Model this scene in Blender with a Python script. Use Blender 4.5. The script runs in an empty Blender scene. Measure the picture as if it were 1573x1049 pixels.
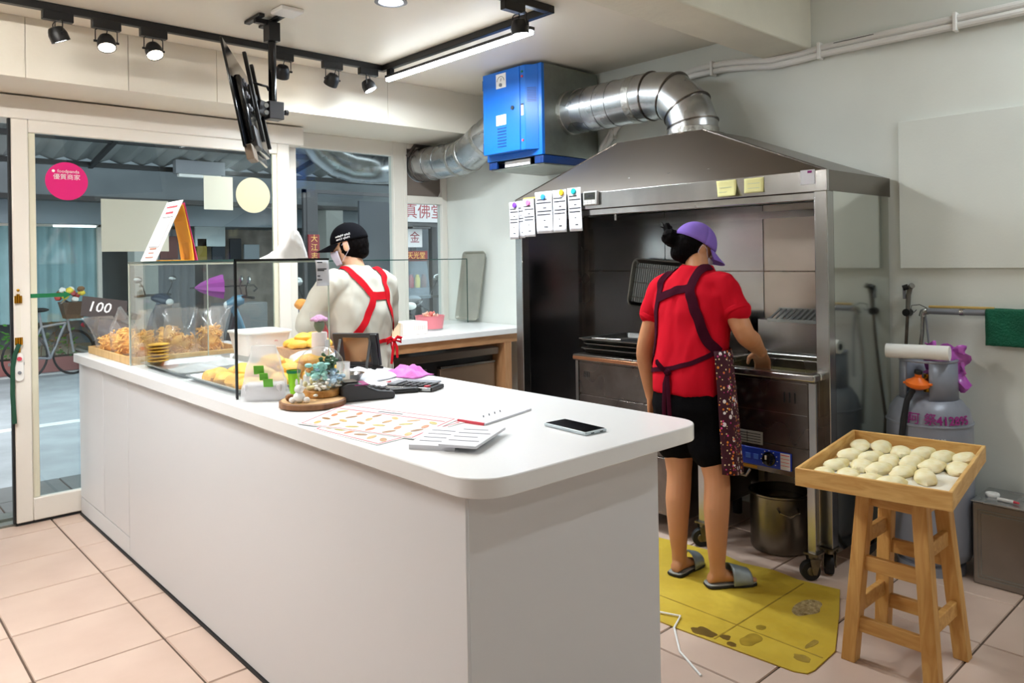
import bpy, bmesh, math, random
from math import pi, sin, cos, radians
from mathutils import Vector, Matrix, noise
from mathutils.bvhtree import BVHTree

scene = bpy.context.scene
COL = scene.collection

# ------------------------------------------------------------------ camera
FPX, YAW, ROLL, PCY, CAMH = 1169.46, 0.829571, 0.0157393, 398.32, 1.40
cam_d = bpy.data.cameras.new('camera')
cam = bpy.data.objects.new('camera', cam_d)
COL.objects.link(cam)
cam_d.sensor_fit = 'HORIZONTAL'
cam_d.sensor_width = 36.0
cam_d.lens = FPX / 1573.0 * 36.0
cam_d.shift_y = -(524.5 - PCY) / 1573.0
cam_d.clip_start = 0.05
cam_d.clip_end = 200
fw = Vector((cos(YAW), sin(YAW), 0))
rt = Vector((sin(YAW), -cos(YAW), 0))
up = Vector((0, 0, 1))
cr, sr = cos(ROLL), sin(ROLL)
ax = rt * cr - up * sr          # the camera is rolled by 0.9 degrees
ay = rt * sr + up * cr
m = Matrix((ax, ay, -fw)).transposed().to_4x4()
m.translation = Vector((0, 0, CAMH))
cam.matrix_world = m
scene.camera = cam

# ------------------------------------------------------------------ world and exposure
world = bpy.data.worlds.new('overcast_sky')
scene.world = world
world.use_nodes = True
wn = world.node_tree.nodes
wn['Background'].inputs[0].default_value = (0.66, 0.70, 0.72, 1)
wn['Background'].inputs[1].default_value = 5.0
vs = scene.view_settings
scene.display_settings.display_device = 'sRGB'
vs.view_transform = 'Standard'
vs.look = 'None'
vs.gamma = 1.0
vs.use_curve_mapping = False
vs.exposure = 0.06

def area_light(name, loc, sx, sy, power, color, rot=(0, 0, 0), spread=pi):
    d = bpy.data.lights.new(name, 'AREA')
    d.shape = 'RECTANGLE'
    d.size, d.size_y = sx, sy
    d.energy = power
    d.color = color
    d.spread = spread
    o = bpy.data.objects.new(name, d)
    COL.objects.link(o)
    o.location = loc
    o.rotation_euler = rot
    return o

WARM = (1.0, 0.96, 0.90)
COOL = (0.84, 0.94, 1.0)
NEUT = (0.97, 0.98, 1.0)

# ------------------------------------------------------------------ mesh helpers
def s2l(c):
    return c / 12.92 if c <= 0.04045 else ((c + 0.055) / 1.055) ** 2.4
def rgb(r, g, b):
    return (s2l(r / 255), s2l(g / 255), s2l(b / 255), 1.0)

ORG = {}
def origin_of(o):
    while o is not None and o.name not in ORG:
        o = o.parent
    return ORG[o.name] if o is not None else Vector((0, 0, 0))

class MB:
    """collects geometry in world coordinates"""
    def __init__(s):
        s.v = []; s.f = []
    def add(s, verts, faces):
        n = len(s.v)
        s.v += [Vector(p) for p in verts]
        s.f += [tuple(i + n for i in f) for f in faces]
        return s
    def box(s, x0, x1, y0, y1, z0, z1):
        x0, x1 = min(x0, x1), max(x0, x1); y0, y1 = min(y0, y1), max(y0, y1); z0, z1 = min(z0, z1), max(z0, z1)
        vs_ = [(x0, y0, z0), (x1, y0, z0), (x1, y1, z0), (x0, y1, z0), (x0, y0, z1), (x1, y0, z1), (x1, y1, z1), (x0, y1, z1)]
        return s.add(vs_, [(3, 2, 1, 0), (4, 5, 6, 7), (0, 1, 5, 4), (1, 2, 6, 5), (2, 3, 7, 6), (3, 0, 4, 7)])
    def obox(s, c, u, v, w, su, sv, sw):
        """box with axes u,v,w (unit vectors) and full sizes"""
        c, u, v, w = Vector(c), Vector(u).normalized(), Vector(v).normalized(), Vector(w).normalized()
        if u.cross(v).dot(w) < 0:
            v, w, sv, sw = w, v, sw, sv
        vs_ = []
        for dz in (-.5, .5):
            for dx, dy in ((-.5, -.5), (.5, -.5), (.5, .5), (-.5, .5)):
                vs_.append(c + u * su * dx + v * sv * dy + w * sw * dz)
        return s.add(vs_, [(3, 2, 1, 0), (4, 5, 6, 7), (0, 1, 5, 4), (1, 2, 6, 5), (2, 3, 7, 6), (3, 0, 4, 7)])
    def bar(s, p0, p1, w, h, upv=(0, 0, 1)):
        p0, p1 = Vector(p0), Vector(p1)
        d = (p1 - p0)
        L = d.length
        d.normalize()
        u = Vector(upv)
        if abs(u.dot(d)) > .99: u = Vector((1, 0, 0))
        side = d.cross(u).normalized()
        u = side.cross(d).normalized()
        return s.obox((p0 + p1) / 2, d, side, u, L, w, h)
    def frustum(s, b, t, zb, zt):
        """four-sided: b,t = (x0,x1,y0,y1)"""
        vs_ = [(b[0], b[2], zb), (b[1], b[2], zb), (b[1], b[3], zb), (b[0], b[3], zb), (t[0], t[2], zt), (t[1], t[2], zt), (t[1], t[3], zt), (t[0], t[3], zt)]
        return s.add(vs_, [(3, 2, 1, 0), (4, 5, 6, 7), (0, 1, 5, 4), (1, 2, 6, 5), (2, 3, 7, 6), (3, 0, 4, 7)])
    def rings(s, R, cap0=True, cap1=True, closed=True):
        n = len(R[0])
        base = len(s.v)
        for r in R: s.v += [Vector(p) for p in r]
        for i in range(len(R) - 1):
            for j in range(n if closed else n - 1):
                k = (j + 1) % n
                s.f.append((base + i * n + j, base + i * n + k, base + (i + 1) * n + k, base + (i + 1) * n + j))
        if cap0: s.f.append(tuple(base + j for j in reversed(range(n))))
        if cap1: s.f.append(tuple(base + (len(R) - 1) * n + j for j in range(n)))
        return s
    def tube(s, pts, r, n=10, flat=None, caps=True, round_ends=False, side=None):
        """sweep a circle (or an ellipse: flat = ratio along the side vector) along points"""
        pts = [Vector(p) for p in pts]
        rr = list(r) if hasattr(r, '__len__') else [r] * len(pts)
        if round_ends:
            d0 = (pts[0] - pts[1]).normalized(); d1 = (pts[-1] - pts[-2]).normalized()
            a = [pts[0] + d0 * rr[0] * k for k in (.95, .7, .38)]; b = [pts[-1] + d1 * rr[-1] * k for k in (.38, .7, .95)]
            ra = [rr[0] * k for k in (.31, .71, .925)]; rb = [rr[-1] * k for k in (.925, .71, .31)]
            pts = a + pts + b; rr = ra + rr + rb
        R = []
        prev = None
        for i, p in enumerate(pts):
            if i == 0: t = pts[1] - p
            elif i == len(pts) - 1: t = p - pts[i - 1]
            else: t = (pts[i + 1] - p).normalized() + (p - pts[i - 1]).normalized()
            t.normalize()
            if prev is None:
                u = Vector(side) if side else (Vector((0, 0, 1)) if abs(t.z) < .9 else Vector((1, 0, 0)))
            else: u = prev
            u = (u - t * u.dot(t)).normalized()
            prev = u
            w = t.cross(u)
            fl = flat if flat else 1.0
            R.append([p + (u * cos(a) + w * sin(a) * fl) * rr[i] for a in (2 * pi * k / n for k in range(n))])
        return s.rings(R, caps, caps)
    def cyl(s, p0, p1, r0, r1=None, n=24, caps=True):
        return s.tube([p0, p1], [r0, r0 if r1 is None else r1], n, caps=caps)
    def lathe(s, prof, c, n=28, axis=(0, 0, 1), ux=None, cap0=True, cap1=True):
        c = Vector(c); w = Vector(axis).normalized()
        u = Vector(ux) if ux else (Vector((1, 0, 0)) if abs(w.x) < .9 else Vector((0, 1, 0)))
        u = (u - w * u.dot(w)).normalized(); v = w.cross(u)
        R = [[c + w * z + (u * cos(2 * pi * k / n) + v * sin(2 * pi * k / n)) * max(r, 1e-4) for k in range(n)] for r, z in prof]
        return s.rings(R, cap0, cap1)
    def ell(s, c, rx, ry, rz, n=20, m=12, M=None):
        c = Vector(c)
        R = []
        for i in range(m + 1):
            th = pi * i / m
            rad = max(sin(th), 1e-3)
            ring = []
            for k in range(n):
                p = Vector((rx * rad * cos(2 * pi * k / n), ry * rad * sin(2 * pi * k / n), -rz * cos(th)))
                ring.append(c + (M @ p if M else p))
            R.append(ring)
        return s.rings(R)
    def prism(s, poly, o, u, v, w, d):
        """2-D outline poly in the plane (o,u,v), extruded by d along w"""
        o, u, v, w = Vector(o), Vector(u), Vector(v), Vector(w)
        a = [o + u * p[0] + v * p[1] for p in poly]
        b = [p + w * d for p in a]
        n = len(poly); base = len(s.v)
        s.v += a + b
        area = sum(poly[i][0] * poly[(i + 1) % n][1] - poly[(i + 1) % n][0] * poly[i][1] for i in range(n))
        flip = (u.cross(v).dot(w) * d * area) < 0
        fs = [tuple(reversed(range(n))), tuple(range(n, 2 * n))] + [(i, (i + 1) % n, n + (i + 1) % n, n + i) for i in range(n)]
        for f in fs:
            f = tuple(base + i for i in f)
            s.f.append(tuple(reversed(f)) if flip else f)
        return s
    def grid(s, fn, nu, nv):
        base = len(s.v)
        for i in range(nu + 1):
            for j in range(nv + 1): s.v.append(Vector(fn(i / nu, j / nv)))
        for i in range(nu):
            for j in range(nv):
                a = base + i * (nv + 1) + j
                s.f.append((a, a + nv + 1, a + nv + 2, a + 1))
        return s
    def xf(s, M, start=0):
        for i in range(start, len(s.v)): s.v[i] = M @ s.v[i]
        return s
    def mesh(s, name, off=Vector((0, 0, 0))):
        me = bpy.data.meshes.new(name)
        me.from_pydata([tuple(p - off) for p in s.v], [], s.f)
        me.validate()
        me.update()
        return me
    def build(s, name, mat, parent=None, bevel=0, seg=2, smooth=True, solid=0, angle=35, sub=0):
        if parent is None:
            xs = [p.x for p in s.v]; ys = [p.y for p in s.v]; zs = [p.z for p in s.v]
            off = Vector(((min(xs) + max(xs)) / 2, (min(ys) + max(ys)) / 2, min(zs)))
        else: off = origin_of(parent)
        me = s.mesh(name, off)
        return finish(me, name, mat, parent, off, bevel, seg, smooth, solid, angle, sub)

def finish(me, name, mat, parent=None, off=Vector((0, 0, 0)), bevel=0, seg=2, smooth=True, solid=0, angle=35, sub=0):
    if smooth:
        me.polygons.foreach_set('use_smooth', [True] * len(me.polygons))
        me.set_sharp_from_angle(angle=radians(angle))
    o = bpy.data.objects.new(name, me)
    COL.objects.link(o)
    if mat: me.materials.append(mat)
    if parent is None:
        o.location = off
        ORG[o.name] = Vector(off)
    else: o.parent = parent
    if solid:
        md = o.modifiers.new('solid', 'SOLIDIFY'); md.thickness = solid; md.offset = 0
    if sub:
        md = o.modifiers.new('sub', 'SUBSURF'); md.levels = sub; md.render_levels = sub
    if bevel:
        md = o.modifiers.new('bevel', 'BEVEL'); md.width = bevel; md.segments = seg; md.limit_method = 'ANGLE'; md.angle_limit = radians(40)
        md.harden_normals = False
    return o

def tag(o, label=None, cat=None, group=None, kind=None):
    if label: o['label'] = label
    if cat: o['category'] = cat
    if group: o['group'] = group
    if kind: o['kind'] = kind
    return o
def thing(name, label, cat, loc, group=None):
    o = bpy.data.objects.new(name, None)
    COL.objects.link(o)
    o.empty_display_size = .05
    o.location = loc
    ORG[o.name] = Vector(loc)
    return tag(o, label, cat, group)
def struct(o):
    o['kind'] = 'structure'
    return o
def dup(root, loc, rotz=0.0, label=None, scale=None):
    """copy a thing with its parts and sub-parts"""
    def rec(o, par):
        c = o.copy(); COL.objects.link(c); c.parent = par
        for ch in list(o.children): rec(ch, c)
        return c
    r = rec(root, None)
    r.location = loc
    r.rotation_euler = (0, 0, rotz)
    if scale: r.scale = (scale,) * 3
    if label: r['label'] = label
    ORG[r.name] = Vector(loc)
    return r

def text(body, size, mat, parent, o, u, v, name='lettering', depth=.0006, align='LEFT', bend=None, shear=0, bold=0):
    cu = bpy.data.curves.new('txt', 'FONT')
    cu.body = body; cu.size = size; cu.extrude = depth; cu.align_x = align; cu.align_y = 'CENTER'; cu.resolution_u = 2; cu.shear = shear; cu.offset = bold
    t = bpy.data.objects.new('txt', cu)
    COL.objects.link(t)
    dg = bpy.context.evaluated_depsgraph_get(); dg.update()
    me = bpy.data.meshes.new_from_object(t.evaluated_get(dg))
    bpy.data.objects.remove(t); bpy.data.curves.remove(cu)
    off = origin_of(parent)
    u, v = Vector(u).normalized(), Vector(v).normalized(); w = u.cross(v)
    for vert in me.vertices:
        p = vert.co
        q = bend(p) if bend else Vector(o) + u * p.x + v * p.y + w * p.z
        vert.co = q - off
    me.name = name
    me.materials.clear()
    return finish(me, name, mat, parent, smooth=False)

# ------------------------------------------------------------------ materials
def mat(name, col, rough=.5, metal=0., var=0., vscale=8., bump=0., bscale=60., spec=.5, col2=None, emit=None, estr=0., coat=0., sub=0., trans=0., ior=1.45, stretch=None, rvar=0., aniso=0., detail=4., alpha=1.0):
    m = bpy.data.materials.new(name)
    m.use_nodes = True
    nt = m.node_tree; N = nt.nodes; L = nt.links
    b = N['Principled BSDF']
    b.inputs['Base Color'].default_value = col
    b.inputs['Roughness'].default_value = rough
    b.inputs['Metallic'].default_value = metal
    b.inputs['Specular IOR Level'].default_value = spec
    b.inputs['IOR'].default_value = ior
    if alpha < 1: b.inputs['Alpha'].default_value = alpha
    if coat: b.inputs['Coat Weight'].default_value = coat
    if sub:
        b.inputs['Subsurface Weight'].default_value = sub
        b.inputs['Subsurface Radius'].default_value = (.01, .004, .002)
    if trans: b.inputs['Transmission Weight'].default_value = trans
    if aniso: b.inputs['Anisotropic'].default_value = aniso
    if emit:
        b.inputs['Emission Color'].default_value = emit
        b.inputs['Emission Strength'].default_value = estr
    if var or bump or rvar or col2:
        tc = N.new('ShaderNodeTexCoord')
        mp = N.new('ShaderNodeMapping')
        L.new(tc.outputs['Object'], mp.inputs[0])
        if stretch: mp.inputs['Scale'].default_value = stretch
    if var or col2:
        nz = N.new('ShaderNodeTexNoise'); nz.inputs['Scale'].default_value = vscale; nz.inputs['Detail'].default_value = detail
        L.new(mp.outputs[0], nz.inputs['Vector'])
        rp = N.new('ShaderNodeValToRGB')
        L.new(nz.outputs['Fac'], rp.inputs[0])
        c2 = col2 if col2 else tuple(max(0, c * (1 - var)) for c in col[:3]) + (1,)
        c1 = col if col2 else tuple(min(1, c * (1 + var * .6)) for c in col[:3]) + (1,)
        rp.color_ramp.elements[0].position = .3; rp.color_ramp.elements[0].color = c2
        rp.color_ramp.elements[1].position = .7; rp.color_ramp.elements[1].color = c1
        L.new(rp.outputs[0], b.inputs['Base Color'])
    if rvar:
        nr = N.new('ShaderNodeTexNoise'); nr.inputs['Scale'].default_value = vscale * .6
        L.new(mp.outputs[0], nr.inputs['Vector'])
        mr = N.new('ShaderNodeMapRange'); mr.inputs[3].default_value = max(0.02, rough - rvar); mr.inputs[4].default_value = min(1, rough + rvar)
        L.new(nr.outputs['Fac'], mr.inputs[0]); L.new(mr.outputs[0], b.inputs['Roughness'])
    if bump:
        nb = N.new('ShaderNodeTexNoise'); nb.inputs['Scale'].default_value = bscale; nb.inputs['Detail'].default_value = 5 if bscale > 20 else 1.5
        L.new(mp.outputs[0], nb.inputs['Vector'])
        bp_ = N.new('ShaderNodeBump'); bp_.inputs['Strength'].default_value = bump; bp_.inputs['Distance'].default_value = .01 if bscale > 20 else .035
        L.new(nb.outputs['Fac'], bp_.inputs['Height']); L.new(bp_.outputs[0], b.inputs['Normal'])
    return m

def wood(name, c1, c2, scale=6., stretch=(1, 1, .12), rough=.5):
    m = mat(name, c1, rough)
    nt = m.node_tree; N = nt.nodes; L = nt.links; b = N['Principled BSDF']
    tc = N.new('ShaderNodeTexCoord'); mp = N.new('ShaderNodeMapping'); mp.inputs['Scale'].default_value = stretch
    L.new(tc.outputs['Object'], mp.inputs[0])
    nz = N.new('ShaderNodeTexNoise'); nz.inputs['Scale'].default_value = scale * 5; nz.inputs['Detail'].default_value = 5; nz.inputs['Distortion'].default_value = 1.2
    L.new(mp.outputs[0], nz.inputs['Vector'])
    rp = N.new('ShaderNodeValToRGB'); rp.color_ramp.elements[0].position = .33; rp.color_ramp.elements[1].position = .66
    rp.color_ramp.elements[0].color = c2; rp.color_ramp.elements[1].color = c1
    L.new(nz.outputs['Fac'], rp.inputs[0]); L.new(rp.outputs[0], b.inputs['Base Color'])
    bm_ = N.new('ShaderNodeBump'); bm_.inputs['Strength'].default_value = .15; bm_.inputs['Distance'].default_value = .004
    L.new(nz.outputs['Fac'], bm_.inputs['Height']); L.new(bm_.outputs[0], b.inputs['Normal'])
    return m

def pane_mat(name, tint=(1, 1, 1, 1), refl=1.45, rough=0.0, haze=0.0, hazecol=(1, 1, 1, 1)):
    """thin clear sheet: transparent with a fresnel mirror, optional milky haze"""
    m = bpy.data.materials.new(name); m.use_nodes = True
    nt = m.node_tree; N = nt.nodes; L = nt.links
    N.remove(N['Principled BSDF'])
    out = N['Material Output']
    tr = N.new('ShaderNodeBsdfTransparent'); tr.inputs[0].default_value = tint
    gl = N.new('ShaderNodeBsdfGlossy'); gl.inputs['Roughness'].default_value = rough
    lw = N.new('ShaderNodeLayerWeight'); lw.inputs[0].default_value = .5     # symmetric for both faces of the sheet
    pw = N.new('ShaderNodeMath'); pw.operation = 'POWER'; pw.inputs[1].default_value = 5.0
    fr = N.new('ShaderNodeMath'); fr.operation = 'MULTIPLY_ADD'
    r0 = ((refl - 1) / (refl + 1)) ** 2
    fr.inputs[1].default_value = 1 - r0; fr.inputs[2].default_value = r0
    L.new(lw.outputs['Facing'], pw.inputs[0]); L.new(pw.outputs[0], fr.inputs[0])
    mx = N.new('ShaderNodeMixShader')
    L.new(fr.outputs[0], mx.inputs[0]); L.new(tr.outputs[0], mx.inputs[1]); L.new(gl.outputs[0], mx.inputs[2])
    last = mx
    if haze:
        df = N.new('ShaderNodeBsdfDiffuse'); df.inputs[0].default_value = hazecol
        m2 = N.new('ShaderNodeMixShader'); m2.inputs[0].default_value = haze
        L.new(mx.outputs[0], m2.inputs[1]); L.new(df.outputs[0], m2.inputs[2]); last = m2
    L.new(last.outputs[0], out.inputs[0])
    return m

M = {}
M['wall'] = mat('wall_paint', rgb(226, 229, 222), .6, var=.04, vscale=2.5, bump=.06, bscale=90)
M['ceil'] = mat('ceiling_paint', rgb(229, 222, 207), .42, var=.03, vscale=1.5, bump=.05, bscale=40)
M['beam'] = mat('beam_plaster', rgb(220, 216, 200), .65, var=.06, vscale=4, bump=.25, bscale=30)
M['grout'] = mat('floor_grout', rgb(92, 74, 62), .9, var=.2, vscale=20)
M['tile'] = mat('beige_floor_tile', rgb(210, 186, 170), .32, col2=rgb(198, 172, 156), vscale=3.2, rvar=.1, bump=.03, bscale=25)
M['white_lam'] = mat('white_laminate', rgb(220, 220, 222), .38, bump=.02, bscale=200)
M['white_top'] = mat('white_solid_surface', rgb(240, 240, 240), .22, bump=.012, bscale=160)
M['seam'] = mat('dark_seam', rgb(90, 84, 80), .8)
M['pvc'] = mat('white_aluminium_frame', rgb(232, 226, 216), .28)
M['pvc_cream'] = mat('cream_frame', rgb(218, 214, 192), .35)
M['rubber'] = mat('black_rubber', rgb(20, 20, 22), .6)
M['black'] = mat('black_paint', rgb(18, 18, 20), .4)
M['blackgloss'] = mat('black_gloss_plastic', rgb(14, 15, 18), .12)
M['darkgrey'] = mat('dark_grey_plastic', rgb(52, 50, 52), .42)
M['grey'] = mat('grey_plastic', rgb(128, 130, 136), .42)
M['white'] = mat('white_plastic', rgb(236, 234, 230), .4)
M['paper'] = mat('white_paper', rgb(220, 220, 226), .8)
M['steel'] = mat('brushed_steel', rgb(176, 176, 174), .24, 1.0, var=.12, vscale=3, rvar=.07, stretch=(3, 3, .4))
M['steel_dk'] = mat('stained_steel', rgb(120, 112, 106), .27, 1.0, var=.35, vscale=2.5, rvar=.1, stretch=(1, 2.5, 2.5))
M['steel_hood'] = mat('hood_steel', rgb(124, 117, 110), .30, 1.0, var=.08, vscale=1.6, rvar=.05)
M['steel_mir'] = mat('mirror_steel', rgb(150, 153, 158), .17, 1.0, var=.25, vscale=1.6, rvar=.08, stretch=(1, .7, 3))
M['steel_back'] = mat('hazy_lit_back_steel', rgb(186, 178, 168), .36, 1.0, var=.15, vscale=1.5, rvar=.08, stretch=(1, 1, 2))  # colour lightened for the brighter reflections on the right third
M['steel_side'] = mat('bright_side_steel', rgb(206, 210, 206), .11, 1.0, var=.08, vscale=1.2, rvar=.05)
M['galv'] = mat('galvanised_sheet', rgb(186, 188, 190), .27, 1.0, var=.15, vscale=9, rvar=.08)
M['galv_dull'] = mat('dull_galvanised_sheet', rgb(150, 154, 148), .42, 1.0, var=.12, vscale=14, rvar=.08)
M['foil'] = mat('foil_tape', rgb(178, 176, 170), .32, 1.0, bump=.9, bscale=45)
M['castm'] = mat('caster_metal', rgb(120, 112, 98), .4, 1.0, var=.3, vscale=30)
M['blue'] = mat('blue_enamel', rgb(20, 104, 200), .28)
M['bluedk'] = mat('dark_blue_enamel', rgb(10, 50, 110), .35)
M['domeglass'] = pane_mat('dome_glass', (.97, .98, .98, 1), 1.75)
M['glass'] = pane_mat('clear_glass', (.975, .988, .984, 1), 1.5)
M['winglass'] = pane_mat('window_glass', (.86, .92, .93, 1), 1.5)
M['gedge'] = mat('green_glass_edge', rgb(34, 66, 60), .15, coat=.4)
M['gedge_lt'] = mat('pale_glass_edge', rgb(196, 204, 190), .2)
M['film'] = pane_mat('clear_plastic_film', (.985, .98, .975, 1), 1.45, .12, .07, (1, .98, .95, 1))
M['film2'] = pane_mat('milky_plastic_film', (.98, .98, .98, 1), 1.3, .15, .34, (1, 1, 1, 1))
M['stick'] = wood('ash_wood', rgb(214, 178, 120), rgb(190, 148, 90), 3.)
M['pine'] = wood('pine_wood', rgb(216, 168, 98), rgb(190, 134, 66), 2.2, (3, 3, .35), .5)
M['pine_x'] = wood('pine_wood_across', rgb(216, 168, 98), rgb(192, 138, 70), 2.2, (3, .35, 3), .5)
M['lightwood'] = wood('light_counter_wood', rgb(196, 148, 104), rgb(176, 126, 84), 2., (.6, 3, 3))
M['red'] = mat('red_cotton', rgb(190, 14, 34), .9, spec=.12, var=.12, vscale=6, bump=.9, bscale=4.5, stretch=(1, 1, .55))
M['redstrap'] = mat('red_apron_cotton', rgb(190, 22, 34), .9, spec=.12, bump=.2, bscale=300)
M['plum'] = mat('plum_apron_cotton', rgb(56, 12, 28), .95, spec=.08, bump=.2, bscale=300)
M['greige'] = mat('greige_cotton', rgb(190, 186, 174), .95, spec=.1, var=.05, vscale=5, bump=1.0, bscale=5.5, stretch=(1, 1, .55))
M['shorts'] = mat('black_cotton', rgb(11, 10, 12), .95, spec=.08, bump=.2, bscale=200)
M['skin'] = mat('skin', rgb(192, 134, 94), .5, sub=.12, var=.05, vscale=12)
M['skin_m'] = mat('fair_skin', rgb(232, 186, 152), .5, sub=.12, var=.04, vscale=12)
M['hair'] = mat('black_hair', rgb(10, 7, 7), .65, spec=.05, bump=.8, bscale=90, stretch=(1, 1, .15))
M['purple'] = mat('purple_cotton', rgb(134, 106, 190), .9, spec=.1, var=.08, bump=.2, bscale=250)
M['capblk'] = mat('black_twill', rgb(14, 14, 18), .95, spec=.1, bump=.15, bscale=300)
M['mask'] = mat('pale_face_mask', rgb(206, 204, 222), .8)
M['pink'] = mat('pink_plastic', rgb(224, 130, 138), .4)
M['orange'] = mat('orange_plastic', rgb(236, 112, 26), .35)
M['green'] = mat('green_tape', rgb(12, 110, 66), .5)
M['gold'] = mat('brass', rgb(196, 144, 40), .25, 1.0)
M['magenta'] = mat('magenta_vinyl', rgb(222, 30, 118), .45)
M['fried'] = mat('golden_fried_crust', rgb(250, 200, 84), .55, col2=rgb(240, 172, 50), vscale=9, bump=.5, bscale=45, sub=.1)
M['snack'] = mat('golden_snack', rgb(250, 204, 110), .5, col2=rgb(214, 150, 62), vscale=30, bump=.3, bscale=120)
M['dough'] = mat('raw_dough', rgb(224, 204, 138), .8, spec=.2, col2=rgb(238, 230, 200), vscale=22, bump=.25, bscale=80, sub=.1)
M['flour'] = mat('floured_cloth', rgb(232, 230, 224), .95, col2=rgb(214, 204, 178), vscale=6, bump=.3, bscale=50)
M['gas'] = mat('grey_gas_bottle_paint', rgb(140, 144, 156), .35, .1, var=.15, vscale=5)
M['purpleink'] = mat('purple_ink', rgb(142, 26, 116), .6)
M['ink'] = mat('grey_ink', rgb(44, 44, 52), .7)
M['redink'] = mat('red_ink', rgb(206, 70, 84), .7)
M['chalk'] = mat('white_chalk', rgb(238, 238, 238), .8)
M['slate'] = mat('black_slate_card', rgb(64, 58, 58), .75)
M['lamp_on'] = mat('lamp_glow_warm', rgb(255, 240, 215), .5, emit=(1, .86, .66, 1), estr=14)
M['tube_on'] = mat('tube_glow', rgb(255, 255, 255), .5, emit=(.90, .96, 1, 1), estr=20)
M['tube_warm'] = mat('tube_glow_warm', rgb(255, 255, 255), .5, emit=(1, .98, .94, 1), estr=290)  # added entrance tube, glow raised to brighten the boxed beam
M['tube_dim'] = mat('tube_glow_dim', rgb(255, 255, 255), .5, emit=(.90, .96, 1, 1), estr=20)
M['lamp_cool'] = mat('lamp_glow_cool', rgb(255, 255, 255), .5, emit=(.92, .96, 1, 1), estr=14)
# ------------------------------------------------------------------ room shell
XW, YG = 3.90, 5.05            # inner faces: kitchen wall, glazed shop front
ZC = 2.64                      # ceiling of the shop, ZH behind the cross beam
ZH = 2.95
X0, Y0 = -2.2, -2.2
f_ = MB().box(X0, XW, Y0, 5.14, -.06, -.005)
floor = struct(f_.build('floor', M['grout']))
S = .422
tile_mesh = None
def tile_geo(x0, x1, y0, y1):
    c = .003
    return MB().frustum((x0, x1, y0, y1), (x0 + c, x1 - c, y0 + c, y1 - c), -.006, 0.)
random.seed(3)
for i in range(-8, 8):
    for j in range(-13, 6):
        x0, x1 = .95 + S * i + .003, .95 + S * (i + 1) - .003
        y0, y1 = 3.0 + S * j + .003, 3.0 + S * (j + 1) - .003
        if x1 < X0 or x0 > XW - .02 or y0 > 5.1: continue
        full = x0 >= X0 and x1 <= XW and y0 >= Y0 and y1 <= 5.12
        if full and tile_mesh is not None:
            o = bpy.data.objects.new('tile', tile_mesh); COL.objects.link(o); o.parent = floor
            o.location = (x0 - tile_o[0], y0 - tile_o[1], random.uniform(-.0008, .0006))
            continue
        o = tile_geo(max(x0, X0), min(x1, XW), max(y0, Y0), min(y1, 5.12)).build('tile', M['tile'], floor, smooth=False)
        if full: tile_mesh, tile_o = o.data, (x0, y0)

struct(MB().box(XW, XW + .12, Y0, 5.14, -.06, ZH).build('wall_right', M['wall']))
struct(MB().box(X0 - .12, X0, Y0, 5.14, -.06, ZH).build('wall_left', mat('dimmed_wall_paint', rgb(120, 112, 104), .6, var=.06, vscale=2.5)))  # unseen wall, darkened to dim its reflection in the case glass
struct(MB().box(X0, XW, Y0 - .12, Y0, -.06, ZH).build('wall_back', M['wall']))
w = MB().box(X0, .05, YG, 5.14, -.06, ZC)
struct(w.build('wall_front', M['wall']))
c_ = MB().box(X0, XW, 2.151, 5.14, ZC, ZC + .1)
c_.box(X0, XW, Y0, 1.887, ZH, ZH + .1)
struct(c_.build('ceiling', M['ceil']))
struct(MB().box(X0, XW, 1.887, 2.151, 2.482, ZH + .1).build('trim_1', M['beam'], bevel=.008))
# boxed beam in front of the shop window, clad with boards
bx = struct(MB().box(X0, XW, 4.412, 5.14, 2.34, ZC).build('trim_2', M['ceil']))
bnds = [X0, -.4, .78, 1.254, 1.73, 2.9, XW]
for a, b in zip(bnds[:-1], bnds[1:]):
    MB().box(a + .0015, b - .0015, 4.40, 4.412, 2.338, ZC - .001).build('cladding_board', M['ceil'], bx, smooth=False)
# board screwed to the kitchen wall, over the gas bottle
struct(MB().box(3.878, XW, .1, 1.452, 1.327, 2.035).build('trim_3', M['wall'], bevel=.002))
# header that covers the sliding-door track
struct(MB().box(X0, 2.50, 4.84, 5.05, 2.205, 2.332).build('trim_4', M['pvc'], bevel=.006))
struct(MB().box(.05, 2.48, 4.87, 5.12, -.004, .012).box(.05, 2.48, 4.95, 4.965, .012, .026).build('trim_5', M['galv_dull']))

def frame_rect(mb, x0, x1, z0, z1, y0, y1, w, wb=None, wt=None):
    wb = w if wb is None else wb; wt = w if wt is None else wt
    mb.box(x0, x0 + w, y0, y1, z0, z1); mb.box(x1 - w, x1, y0, y1, z0, z1)
    mb.box(x0 + w, x1 - w, y0, y1, z0, z0 + wb); mb.box(x0 + w, x1 - w, y0, y1, z1 - wt, z1)
    return mb
# sliding door leaf
door = thing('door_1', None, None, (1.59, 4.865, 0)); struct(door)
DX0, DX1, DZ0, DZ1 = .785, 2.39, .015, 2.205
def rail(name, *b):
    return MB().box(*b).build(name, M['pvc'], door, bevel=.006)
rail('stile', DX0, .865, 4.84, 4.885, DZ0, DZ1)
rail('stile', 2.305, DX1, 4.84, 4.885, DZ0, DZ1)
rail('bottom_rail', .865, 2.305, 4.84, 4.885, DZ0, .137)
rail('top_rail', .865, 2.305, 4.84, 4.885, 2.135, DZ1)
MB().box(.865, .900, 4.855, 4.877, .137, 2.135).build('glazing_bead', M['pvc_cream'], door, bevel=.003)
MB().box(2.275, 2.305, 4.855, 4.877, .137, 2.135).build('glazing_bead', M['pvc_cream'], door, bevel=.003)
MB().box(.90, 2.275, 4.862, 4.868, .137, 2.135).build('pane', M['winglass'], door, smooth=False)
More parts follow.
